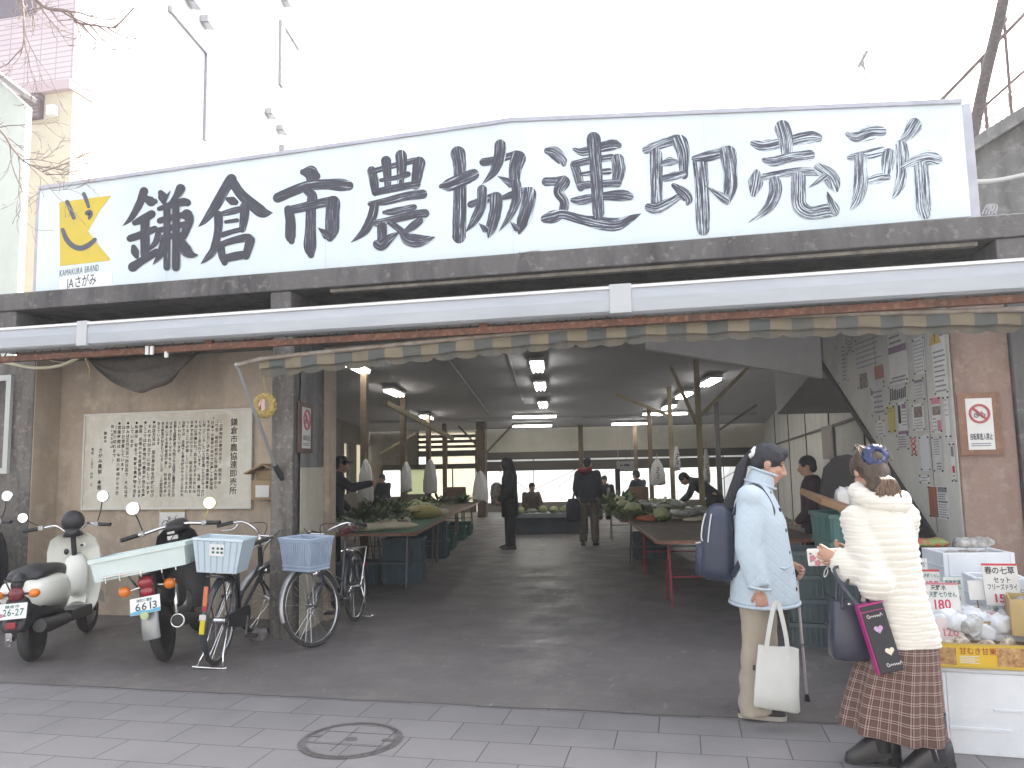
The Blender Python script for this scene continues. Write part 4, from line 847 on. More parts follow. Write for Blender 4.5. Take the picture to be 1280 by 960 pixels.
# bare tree reaching in from the left
bt = thing('bare_tree', 'leafless tree whose thin twigs reach in at the upper left corner', 'tree', (-8.6, 5.6, 0))
M_BARK = mat('bark', (.20, .15, .14), (.30, .24, .22), 14, .8, bump=.3)
bo = bt.location
g = MB(); g.tube(spline([(0, 0, 0), (.05, 0, 1.5), (-.05, .05, 3), (.1, 0, 4.4), (.0, 0, 6.5)], 5), [.13 - .0045 * i for i in range(21)], 10); obj('trunk', g, M_BARK, bt, 180)
g = MB(); rnd = random.Random(5)
def twig(p, d, ln, r_, dep):
    pts = [p]; q = p.copy(); dd = d.normalized()
    for i in range(5):
        dd = (dd + Vector((rnd.uniform(-.22, .22), rnd.uniform(-.2, .2), rnd.uniform(-.2, .22)))).normalized(); q = q + dd * ln / 5; pts.append(q.copy())
        if dep > 0 and i > 0 and rnd.random() < .8:
            sd_ = (dd + Vector((rnd.uniform(-.8, .8), rnd.uniform(-.5, .5), rnd.uniform(-.9, .7)))).normalized(); twig(q.copy(), sd_, ln * rnd.uniform(.35, .6), r_ * .55, dep - 1)
    g.tube(pts, [max(.0022, r_ * (1 - i / 6.2)) for i in range(6)], 5)
def limb(px, r0):
    pts = [AY(x, y, Y) - bo for x, y, Y in px]; sp_ = [Vector(p) for p in spline([tuple(p) for p in pts], 5)]
    g.tube(sp_, [r0 * (1 - .85 * i / len(sp_)) for i in range(len(sp_))], 6)
    for i in range(4, len(sp_), 2):
        d = (sp_[i] - sp_[i - 1]).normalized(); twig(sp_[i], d + Vector((rnd.uniform(-.4, .5), rnd.uniform(-.4, .4), rnd.uniform(-1.1, .8))), rnd.uniform(.25, .6), r0 * .35, 2)
limb([(-130, -30, 5.7), (-30, -30, 5.8), (20, -25, 5.9), (55, 8, 5.9), (85, 14, 5.9), (98, 28, 6), (122, 32, 6), (146, 35, 6)], .03)
limb([(-140, 90, 5.7), (-60, 150, 5.8), (-5, 160, 5.8), (15, 184, 5.8), (28, 200, 5.8), (42, 208, 5.8), (58, 218, 5.8)], .018)
limb([(-130, -90, 5.7), (-20, -60, 5.7), (22, -20, 5.7), (30, 40, 5.7), (26, 68, 5.7)], .02)
obj('crown', g, M_BARK, bt, 180)

# manhole in the pavement and a loose stone
mh = thing('manhole_cover', 'round manhole cover set in the paving slabs', 'manhole cover', (-1.86, 4.15, 0)); rM = .285
M_IRON = mat('worn iron', (.13, .118, .118), (.20, .188, .188), 25, .5, .4, bump=.2)
g = MB()
for r0, r1 in ((rM - .022, rM), (rM - .046, rM - .03)):
    A_ = [(r0 * math.cos(a * .1309), r0 * math.sin(a * .1309), .005) for a in range(48)]; B_ = [(r1 * math.cos(a * .1309), r1 * math.sin(a * .1309), .005) for a in range(48)]
    g.add(A_ + B_, [(a, (a + 1) % 48, 48 + (a + 1) % 48, 48 + a) for a in range(48)])
obj('ring', g, M_IRON, mh, None)
g = MB(); g.add([((rM - .047) * math.cos(a * .1309), (rM - .047) * math.sin(a * .1309), .0042) for a in range(48)], [tuple(range(48))]); o = obj('lid', g, M_PAVE, mh, None)
g = MB()
for x in (-.035, .2): g.bb((x - .002, -.19, .0052), (x + .002, .19, .006))
g.bb((-.22, -.09, .0052), (.22, -.086, .006)); g.bb((-.20, .10, .0052), (.20, .104, .006)); obj('lid_joint', g, mat('joint dark', (.06, .058, .062), rough=.8), mh, None)
g = MB(); g.add([(.034 * math.cos(a * .3927), .03 * math.sin(a * .3927), .0068) for a in range(16)], [tuple(range(16))]); obj('plug', g, M_IRON, mh, None)
for s in (-1, 1):
    g = MB(); g.bb((s * .215 - .035, .0, .0045), (s * .215 + .03, .03, .009)); obj('lifting_slot', g, M_IRON, mh, None)
g = MB(); g.ball((0, 0, .05), (.085, .06, .06), 14, 9)
g.v = [tuple(Vector(p) + Vector(p).normalized() * .02 * pnoise(Vector(p) * 18)) for p in g.v]; g.v = [(x, y, max(z, 0)) for x, y, z in g.v]
q = G(327, 800); solo('stone', g, M_CONC_L, 'small pale lump of stone at the foot of the dark pillar', 'stone', loc=(q.x, q.y - .05, .004))

# unseen shops added behind the camera to bounce light under the canopy
ob = thing('shop_row', 'pale two storey shop building across the street', 'building', (0, -14, 0))
g = MB(); g.bb((-26, -8, 0), (26, 0, 7.5)); obj('wall', g, mat('pale shop wall', (.66, .63, .58), (.58, .55, .50), .5, .8), ob, None)
for i in range(12):
    for z0, z1 in ((.8, 2.5), (4.2, 5.8)):
        g = MB(); x = -24 + i * 4.1; g.bb((x, .002, z0), (x + 1.6, .05, z1)); obj('window', g, mat('shop window', (.10, .12, .14), rough=.1), ob, None)
g = MB(); g.quad((-60, -11, -.006), (60, -11, -.006), (60, -3.15, -.006), (-60, -3.15, -.006)); ground('road', g, mat('grey road', (.13, .13, .13), (.17, .17, .165), 20, .9))
g = MB(); g.bb((-40, -3.15, -.01), (40, -3.0, .004)); ground('kerb', g, M_CONC_L)
# ------------------------------------------------------------------ two wheelers
M_BIKE = mat('dark bicycle paint', (.03, .035, .045), rough=.3, coat=.4); M_BASKB = mat('pale blue plastic', (.40, .48, .60), (.34, .42, .54), 12, .55); M_BASKC = mat('clear bluish plastic', (.52, .62, .68), rough=.35)
M_RIM = mat('alloy rim', (.55, .55, .56), rough=.25, metal=.9); M_AMBER = mat('amber lens', (.75, .20, .015), rough=.2, coat=.5); M_REDL = mat('red lens', (.30, .02, .03), rough=.2, coat=.5); M_MIRR = mat('mirror glass', (.85, .88, .9), rough=.03, metal=1)
M_PLATE = mat('plate white', (.75, .76, .76), rough=.5); M_GREEN = mat('plate green', (.02, .12, .08), rough=.5)
def circ(c, r_, n=28, ax='X'):
    return [Vector(c) + Vector((0, r_ * math.cos(2 * math.pi * i / n), r_ * math.sin(2 * math.pi * i / n))) for i in range(n)]
def wheel(root, c, r_, tw, spokes=28, motor=False, M=None):
    c = Vector(c)
    def put(nm, g, mt, par, sm=40):
        if M: g.xf(M)
        return obj(nm, g, mt, par, sm)
    g = MB(); g.tube(circ(c, r_ - tw), tw, 10, closed=True); w_ = put('wheel', g, M_RUBBER, root, 180)
    g = MB()
    if motor:
        g.lathe([(.03, -.05), (r_ * .55, -.045), (r_ - tw * 1.7, -.03), (r_ - tw * 1.7, .03), (r_ * .55, .045), (.03, .05)], c, 24, axis='X'); put('rim', g, M_STEEL if motor == 1 else M_BLACK, w_)
    else:
        g.tube(circ(c, r_ - tw * 2.0), .011, 8, closed=True, sq=.7); put('rim', g, M_RIM, w_, 180)
        g = MB()
        for i in range(spokes):
            a = 2 * math.pi * i / spokes; b_ = a + (.55 if i % 2 else -.55); s = .03 if (i // 2) % 2 else -.03
            g.tube([c + Vector((s, .022 * math.cos(b_), .022 * math.sin(b_))), c + Vector((0, (r_ - tw * 2) * math.cos(a), (r_ - tw * 2) * math.sin(a)))], .0016, 4)
        g.tube([c - Vector((.05, 0, 0)), c + Vector((.05, 0, 0))], .022, 8); put('spokes', g, M_CHROME, w_)
    return w_
def basket(root, c, wx, wy, h, mt, taper=.8, bars=16, M=None, name='basket'):
    g = MB(); c = Vector(c)
    def rim(z, k): return [c + Vector((sx_ * wx / 2 * k, sy_ * wy / 2 * k, z)) for sx_, sy_ in ((-1, -1), (1, -1), (1, 1), (-1, 1))]
    for z, k, r_ in ((h, 1, .011), (h * .93, .985, .007), (0, taper, .009), (h * .12, taper + .03, .006)): g.tube(rim(z, k), r_, 6, closed=True)
    a, b_ = rim(0, taper), rim(h, 1)
    for i in range(4):
        j = (i + 1) % 4; n_ = bars if i % 2 == 0 else int(bars * .75)
        for k in range(n_):
            t = (k + .5) / n_; g.beam(a[i].lerp(a[j], t), b_[i].lerp(b_[j], t), .011, .006)
    q = rim(.004, taper); g.prism([(0, 0), (1, 0), (1, 1), (0, 1)], q[0], q[1] - q[0], q[3] - q[0], (0, 0, .006))
    if M: g.xf(M)
    return obj(name, g, mt, root, None)
def bicycle(label, loc, rz, steer, lean, front_basket, rear_basket, loop, saddle_mat):
    root = thing('bicycle', label, 'bicycle', loc, rz, rot=(0, lean, rz)); WB = 1.08; r_ = .335
    hd0 = Vector((0, WB - .14, .50)); hd1 = Vector((0, WB - .24, .82)); axis = (hd1 - hd0).normalized()
    S = Matrix.Translation(hd0) @ Matrix.Rotation(steer, 4, axis) @ Matrix.Translation(-hd0)
    wheel(root, (0, 0, r_), r_, .018); wheel(root, (0, WB, r_), r_, .018, M=S)
    def put(nm, g, mt, st=False, sm=40, par=None):
        if st: g.xf(S)
        return obj(nm, g, mt, par or root, sm)
    bb_ = Vector((0, .44, .29)); seat = Vector((0, .24, .80))
    g = MB(); g.tube([hd0, hd1], .021, 8)
    g.tube(spline([tuple(hd0 + axis * .06), (0, .72, .42), tuple(bb_ + Vector((0, .02, .03)))], 5), .017, 8) if loop else g.tube([hd0 + axis * .05, bb_], .017, 8)
    g.tube(spline([tuple(hd0 + axis * .18), (0, .70, .56), (0, .40, .45)], 5), .013, 8); g.tube([bb_, seat], .016, 8)
    for s in (-1, 1): g.tube([bb_, (s * .055, 0, r_)], .010, 6); g.tube([seat - Vector((0, -.03, .1)), (s * .055, 0, r_)], .008, 6)
    put('frame', g, M_BIKE)
    g = MB()
    for s in (-1, 1): g.tube([hd0 + Vector((s * .03, .005, 0)), (s * .052, WB - .05, .42), (s * .052, WB, r_)], .011, 6)
    g.box(hd0, (.085, .03, .03)); put('fork', g, M_BIKE, True)
    g = MB()
    for yc, st, a0, a1 in ((0, False, -20, 205), (WB, True, -10, 165)):
        gg = MB(); R_ = r_ + .022; A_ = []
        for i in range(19):
            a = R(a0 + (a1 - a0) * i / 18); A_.append([Vector((x, yc + q * math.cos(a), r_ + q * math.sin(a))) for x, q in ((-.026, R_ - .012), (-.02, R_), (0, R_ + .006), (.02, R_), (.026, R_ - .012), (.02, R_ - .004), (0, R_ + .003), (-.02, R_ - .004))])
        gg.loft(A_); put('mudguard', gg, M_STEEL if st else M_BIKE, st, 60)
    g = MB(); st_ = hd1 + axis * .10; g.tube([hd1, st_], .012, 8)
    for s in (-1, 1): g.tube(spline([tuple(st_), (s * .12, st_.y + .03, st_.z + .03), (s * .24, st_.y - .04, st_.z + .06), (s * .27, st_.y - .20, st_.z + .02)], 5), .011, 8)
    hb = put('handlebar', g, M_CHROME, True, 180)
    for s in (-1, 1):
        g = MB(); g.tube([(s * .268, st_.y - .12, st_.z + .045), (s * .275, st_.y - .26, st_.z + .005)], .017, 8); put('grip', g, M_BLACK, True, 40, hb)
        g = MB(); g.tube(spline([(s * .25, st_.y - .07, st_.z + .045), (s * .24, st_.y - .12, st_.z - .01), (s * .26, st_.y - .22, st_.z - .03)], 4), .006, 6); put('brake_lever', g, M_CHROME, True, 180, hb)
    g = MB()
    for s in (-1, 1): g.tube(spline([(s * .22, st_.y - .02, st_.z + .05), (s * .1, st_.y + .12, st_.z + .08), (s * .03, st_.y + .06, st_.z - .12), (0, WB - .12, .55)], 6), .004, 5)
    put('cable', g, M_BLACK, True, 180)
    g = MB(); sa = seat + Vector((0, -.03, .1)); g.loft([[sa + Vector((w_ * math.cos(2 * math.pi * j / 14), y, h_ * math.sin(2 * math.pi * j / 14) + dz)) for j in range(14)] for y, w_, h_, dz in ((-.15, .02, .015, .02), (-.13, .09, .035, .015), (-.06, .1, .04, .0), (.02, .06, .032, .0), (.1, .03, .024, -.005), (.14, .018, .015, -.012))]); g.tube([seat, sa], .012, 6); put('saddle', g, saddle_mat, False, 180)
    g = MB()
    for s in (-1, 1): g.tube([(s * .06, .2, .70), (s * .065, -.22, .70), (s * .055, 0, r_)], .006, 6)
    for y in (-.2, -.1, 0, .1): g.tube([(-.065, y, .70), (.065, y, .70)], .005, 6)
    g.tube([(-.065, -.22, .70), (.065, -.22, .70)], .006, 6); put('rear_rack', g, M_CHROME if not rear_basket else M_BLACK)
    g = MB()
    for s in (-1, 1): g.tube([(s * .06, .0, r_), (s * .075, -.1, .1), (s * .10, -.15, .012)], .008, 6)
    g.tube([(-.13, -.16, .02), (-.1, -.15, .012), (.1, -.15, .012), (.13, -.16, .02)], .009, 6); put('stand', g, M_CHROME, False, 180)
    g = MB(); g.prism([(.44 + .09 * math.cos(a * .5236), .29 + .09 * math.sin(a * .5236)) for a in range(-3, 4)] + [(0 + .045 * math.cos(a * .5236), r_ + .045 * math.sin(a * .5236)) for a in range(3, 10)], (.045, 0, 0), (0, 1, 0), (0, 0, 1), (.02, 0, 0)); put('chain_case', g, M_BLACK, False, None)
    for s in (-1, 1):
        g = MB(); g.tube([(s * .03, .44, .29), (s * .07, .44, .29), (s * .09, .44 - s * .08, .29 - s * .14)], .008, 6); ck = put('crank', g, M_STEEL); g = MB(); g.box((s * .14, .44 - s * .08, .29 - s * .14), (.09, .08, .022)); put('pedal', g, M_BLACK, False, None, ck)
    g = MB(); g.ball((0, WB - .1, .60), (.035, .045, .035), 10, 8); put('front_lamp', g, M_CHROME, True, 180)
    g = MB(); g.box((0, -r_ - .03, .50), (.035, .012, .06)); rf = put('reflector', g, M_REDL, False, None)
    if rear_basket:
        g = MB(); g.box((0, -r_ - .035, .58), (.03, .012, .14)); put('reflector', g, mat('orange reflector', (.55, .16, .06), rough=.3), False, None)
        g = MB(); g.box((0, -r_ - .045, .36), (.035, .012, .1)); put('reflector', g, mat('yellow reflector', (.6, .5, .02), rough=.3), False, None)
        g = MB(); g.box((0, -r_ - .04, .43), (.05, .03, .04)); put('reflector', g, M_CHROME, False, None)
        # a clear rear box basket with a parking tag
        g = MB(); c = Vector((0, -.06, .725)); a = [(-.15, -.13), (.15, -.13), (.15, .13), (-.15, .13)]; t_ = [(-.19, -.165), (.19, -.165), (.19, .165), (-.19, .165)]
        for i in range(4):
            j = (i + 1) % 4; q = [c + Vector((*a[i], 0)), c + Vector((*a[j], 0)), c + Vector((*t_[j], .25)), c + Vector((*t_[i], .25))]
            nv = (q[1] - q[0]).cross(q[3] - q[0]).normalized() * -.006; g.add(q + [p + nv for p in q], [(0, 1, 2, 3), (7, 6, 5, 4), (0, 4, 5, 1), (1, 5, 6, 2), (2, 6, 7, 3), (3, 7, 4, 0)])
        g.bb((-.148, -.188, .725), (.148, .068, .731)); g.tube([c + Vector((x, y, .25)) for x, y in t_], .012, 6, closed=True)
        bk = put('rear_basket', g, M_BASKC, False, None)
        g = MB()
        for k in range(-3, 4):
            g.beam(c + Vector((k * .044, -.132, .01)), c + Vector((k * .051, -.167, .24)), .006, .006)
        put('basket_rib', g, M_BASKB, False, None, bk)
        g = MB(); g.prism([(-.055, 0), (.055, 0), (.055, .09), (-.055, .09)], c + Vector((0, -.158, .13)), (1, 0, 0), (0, -.14, 1), (0, -.003, 0)); tg = put('tag', g, M_PLATE, False, None, bk)
        g = MB(); 
        for z in (.02, .05): 
            for x in (-.035, .0, .03): g.prism([(x, z), (x + .018, z), (x + .018, z + .016), (x, z + .016)], c + Vector((0, -.162, .13)), (1, 0, 0), (0, -.14, 1), (0, -.001, 0))
        put('tag_marks', g, M_GREEN, False, None, tg)
        g = MB(); g.ball(c + Vector((.04, .0, .06)), (.11, .1, .06), 12, 8); g.v = [tuple(Vector(p) + Vector((0, 0, .02 * pnoise(Vector(p) * 25)))) for p in g.v]; put('crumpled_bag', g, mat('white plastic bag', (.72, .72, .72), rough=.4), False, 180, bk)
    if front_basket:
        basket(root, (0, WB + .05, .66), .37, .27, .26, M_BASKB, .84, 17, Matrix.Translation((0, WB - .14, 0)) @ Matrix.Rotation(steer, 4, 'Z') @ Matrix.Rotation(-lean, 4, 'Y') @ Matrix.Translation((0, -(WB - .14), 0)))
        g = MB(); g.tube([(0, WB - .1, .6), (0, WB + .05, .63)], .01, 6); put('basket_stay', g, M_STEEL, True)
    return root
bicycle('bicycle with a clear rear basket, parked tail first beside the delivery motorcycle', (-3.60, 5.50 + .03, .004), R(13), R(-38), R(4), False, True, False, M_BLACK)
bicycle('bicycle with a pale blue slatted front basket parked against the dark pillar', (-3.20, 7.27, .004), R(180 + 6), R(-25), R(3), True, False, True, mat('dark red saddle', (.10, .02, .025), rough=.45))

def sring(y, zc_, hw, hh, n=20, p=2.4, x0=0.0):
    out = []
    for j in range(n):
        a = 2 * math.pi * j / n; c, s = math.cos(a), math.sin(a)
        out.append(Vector((x0 + hw * math.copysign(abs(c) ** (2 / p), c), y, zc_ + hh * math.copysign(abs(s) ** (2 / p), s))))
    return out
def number_plate(root, c, w_, h_, top, big, rot, blue=False):
    pl = thing('x', None, None); bpy.data.objects.remove(pl)
    mm = rot; c = Vector(c)
    def tr(g): return g.xf(Matrix.Translation(c) @ mm.to_4x4())
    g = MB(); g.box((0, 0, 0), (w_, .004, h_)); p = obj('number_plate', tr(g), M_PLATE, root, None, .002)
    g = MB(); text(g, big, (-w_ * .34, -.0035, -h_ * .28), (1, 0, 0), (0, 0, 1), h_ * .62, .012, width=w_ * .76); obj('plate_number', tr(g), M_GREEN if not blue else mat('plate ink', (.03, .06, .07), rough=.5), p, None)
    g = MB(); text(g, top, (-w_ * .28, -.0035, h_ * .22), (1, 0, 0), (0, 0, 1), h_ * .22, .012, width=w_ * .52); obj('plate_town', tr(g), M_GREEN, p, None)
    if blue:
        g = MB(); g.prism([(-w_ * .5, -h_ * .49), (w_ * .5, -h_ * .49), (w_ * .5, -h_ * .26), (w_ * .1, -h_ * .34), (-w_ * .2, -h_ * .24), (-w_ * .5, -h_ * .33)], (0, -.0028, 0), (1, 0, 0), (0, 0, 1), (0, -.0004, 0)); obj('plate_wave', tr(g), mat('plate blue', (.12, .38, .55), rough=.5), p, None)
    else:
        g = MB(); g.bb((-w_ * .44, -.0034, -h_ * .36), (-w_ * .33, -.0028, -h_ * .12)); obj('plate_sticker', tr(g), M_PINKP, p, None)
    return p
def mirror(root, base, tip, r_, face=0.0, mt=None):
    g = MB(); b_ = Vector(base); t = Vector(tip); g.tube(spline([tuple(b_), tuple(b_.lerp(t, .5) + Vector((.0, .02, -.01))), tuple(t)], 5), .006, 6); mi = obj('mirror', g, M_BLACK if mt is None else mt, root, 180)
    g = MB(); g.lathe([(.001, .0), (r_ * .85, .0), (r_, .01), (r_ * .9, .022), (r_ * .4, .04), (.001, .042)], t, 20, axis='Y'); obj('mirror_shell', g, M_CHROME if mt is None else mt, mi, 40)
    g = MB(); g.lathe([(.001, -.003), (r_ * .88, -.003), (r_ * .88, -.0005), (.001, -.0005)], t, 20, axis='Y'); obj('mirror_glass', g, M_MIRR, mi, 40)
def scooter(label, loc, rz, lean, body, plate=True):
    root = thing('scooter', label, 'scooter', loc, rz, rot=(0, lean, rz)); root.scale = (.95, .95, .95); r_ = .215; WB = 1.18
    wheel(root, (0, 0, r_), r_, .048, motor=2); wheel(root, (0, WB, r_), r_, .046, motor=1)
    g = MB(); g.loft([sring(-.26, .60, .02, .04), sring(-.24, .59, .14, .10), sring(-.15, .585, .195, .135), sring(0, .58, .215, .16), sring(.18, .57, .21, .17), sring(.34, .54, .18, .17), sring(.44, .49, .12, .16), sring(.47, .45, .05, .1)]); obj('rear_body', g, body, root, 180)
    g = MB(); g.loft([sring(-.20, .70, .06, .02), sring(-.17, .715, .13, .045), sring(-.05, .735, .165, .06), sring(.15, .745, .165, .06), sring(.35, .73, .14, .055), sring(.47, .68, .09, .045), sring(.5, .65, .03, .02)]); obj('seat', g, M_BLACK, root, 180)
    g = MB(); g.tube(spline([(-.10, .0, .70), (-.12, -.2, .71), (-.05, -.31, .71), (.05, -.31, .71), (.12, -.2, .71), (.10, .0, .70)], 5), .007, 6); g.tube([(0, -.31, .71), (0, -.25, .58)], .007, 6); g.tube([(-.07, -.3, .71), (-.05, -.25, .6)], .006, 6)
    obj('grab_rail', g, M_BLACK, root, 180)
    g = MB(); g.loft([[Vector((x, y, z)) for x in (-.17, .17) for z in ((z0, z1) if x < 0 else (z1, z0))] for y, z0, z1 in ((.40, .24, .34), (.86, .22, .32))]); obj('footboard', g, M_BLACK, root, None, .01)
    g = MB(); rows = []
    for z, w_, y in ((.22, .14, .86), (.34, .20, .90), (.5, .235, .90), (.68, .245, .88), (.84, .235, .86), (.95, .20, .85), (1.0, .12, .85), (1.015, .03, .85)):
        row = [Vector((w_ * t, y + .09 * (1 - t * t) ** 1.0 - .0, z)) for t in [i / 8 - 1 for i in range(17)]]; row += [p + Vector((0, .035, 0)) for p in reversed(row)]; rows.append(row)
    g.loft(rows); ls = obj('leg_shield', g, body, root, 50)
    g = MB(); g.loft([sring(y, z, w_, h_) for y, z, w_, h_ in ((.83, .58, .05, .12), (.87, .60, .10, .19), (.93, .60, .11, .22))]); obj('inner_box', g, body, ls, 180)
    g = MB(); g.ball((-.07, .885, .83), (.024, .014, .03), 10, 8); obj('key_switch', g, M_BLACK, ls, 180); g = MB(); g.ball((.09, .86, .88), (.032, .03, .026), 10, 8); obj('hook', g, body, ls, 180); g = MB(); g.ball((.09, .835, .885), (.016, .012, .014), 8, 6); obj('hook_knob', g, M_BLACK, ls, 180)
    g = MB(); g.loft([[Vector((w_ * t, WB + (r_ + .07) * math.cos(a), r_ + (r_ + .07) * math.sin(a) - .03 * t * t + .01)) for t in (-1, -.6, 0, .6, 1)] + [Vector((w_ * t, WB + (r_ + .06) * math.cos(a), r_ + (r_ + .06) * math.sin(a) - .03 * t * t)) for t in (1, .6, 0, -.6, -1)] for a, w_ in [(R(10 + 16 * i), .075) for i in range(10)]]); obj('front_fender', g, body, root, 60)
    g = MB()
    for s in (-1, 1): g.tube([(s * .06, .93, .6), (s * .07, WB, r_)], .02, 7)
    g.tube([(0, .92, .6), (0, .86, 1.02)], .025, 8); obj('fork', g, M_BLACK, root)
    g = MB(); g.ball((0, .87, 1.12), (.105, .09, .105), 18, 12); g.tube([(0, .87, .98), (0, .86, 1.06)], [.09, .06], 14); obj('headlight_shell', g, M_BLACK, root, 180)
    g = MB(); hz = 1.03
    for s in (-1, 1): g.tube(spline([(s * .05, .86, hz - .02), (s * .14, .84, hz + .055), (s * .22, .79, hz + .05), (s * .27, .77, hz + .045)], 5), .013, 8)
    hb = obj('handlebar', g, M_CHROME, root, 180)
    for s in (-1, 1):
        g = MB(); g.tube([(s * .27, .77, hz + .045), (s * .39, .72, hz + .035)], .018, 10); obj('grip', g, M_BLACK, hb, 60)
        g = MB(); g.box((s * .245, .775, hz + .05), (.05, .05, .05)); obj('switch_box', g, M_STEEL, hb, None, .008)
        g = MB(); g.tube([(s * .25, .81, hz + .05), (s * .38, .79, hz + .04)], .006, 6); obj('brake_lever', g, M_BLACK, hb)
    mirror(root, (.25, .78, hz + .06), (.30, .80, hz + .31), .058); mirror(root, (-.25, .78, hz + .06), (-.42, .80, hz + .16), .05, mt=M_BLACK)
    g = MB(); g.loft([sring(-.30, .42, .07, .13, 16, 3), sring(-.26, .44, .10, .15, 16, 3), sring(-.1, .46, .14, .12, 16, 3), sring(.15, .42, .13, .10, 16, 3), sring(.4, .34, .1, .08, 16, 3)]); obj('under_cowl', g, M_BLACK, root, 180)
    g = MB(); g.loft([sring(-.36, .33, .06, .02, 12), sring(-.34, .35, .09, .05, 12), sring(-.26, .42, .1, .06, 12)]); obj('tail_guard', g, M_BLACK, root, 180)
    g = MB(); g.ball((0, -.285, .60), (.062, .035, .06), 14, 10); obj('tail_light', g, mat('dark red lens', (.16, .03, .035), rough=.25), root, 180)
    g = MB(); g.loft([sring(-.30, .68, .01, .01, 10), sring(-.28, .67, .045, .05, 10), sring(-.22, .70, .05, .07, 10), sring(-.16, .72, .02, .03, 10)]); obj('tail_fairing', g, M_BLACK, root, 180)
    for s in (-1, 1):
        g = MB(); g.tube([(s * .05, -.27, .6), (s * .11, -.28, .6)], .01, 6); tl = obj('turn_signal', g, M_BLACK, root); g = MB(); g.ball((s * .14, -.285, .6), (.043, .04, .036), 14, 10); obj('signal_lens', g, M_AMBER, tl, 180)
    g = MB(); g.tube([(.13, .35, .28), (.14, -.05, .30), (.14, -.2, .32)], [.05, .065, .055], 12); obj('muffler', g, mat('matt dark metal', (.05, .05, .052), rough=.5), root)
    g = MB(); g.loft([sring(-.1, .26, .04, .05, 12), sring(.1, .27, .06, .08, 12), sring(.38, .27, .06, .08, 12)]); g.xf(Matrix.Translation((-.1, 0, 0))); obj('engine', g, M_STEEL, root, 180)
    g = MB(); g.tube([(-.09, -.1, .25), (-.13, -.14, .16), (-.12, -.16, .22)], .012, 6); g.box((-.12, -.12, .24), (.05, .06, .08)); obj('side_fitting', g, M_CHROME, root)
    rt = Matrix.Rotation(R(-14), 3, 'X')
    if plate:
        number_plate(root, (0, -.345, .475), .215, .125, '鎌倉市', '26-27', rt)
        g = MB(); g.box((0, -.375, .365), (.075, .02, .05)); obj('reflector', g, M_REDL, root, None, .006)
    return root
M_CRM = mat('cream scooter paint', (.82, .83, .77), (.78, .79, .73), 4, .3, coat=.5)
scooter('cream white scooter with amber turn signals parked below the notice board', (-5.19, 5.42, .004), R(21), R(-3), M_CRM)
scooter('black scooter cut off by the left border behind the cream scooter', (-6.74, 5.80, .004), R(14), R(-3), M_BLACK, False)

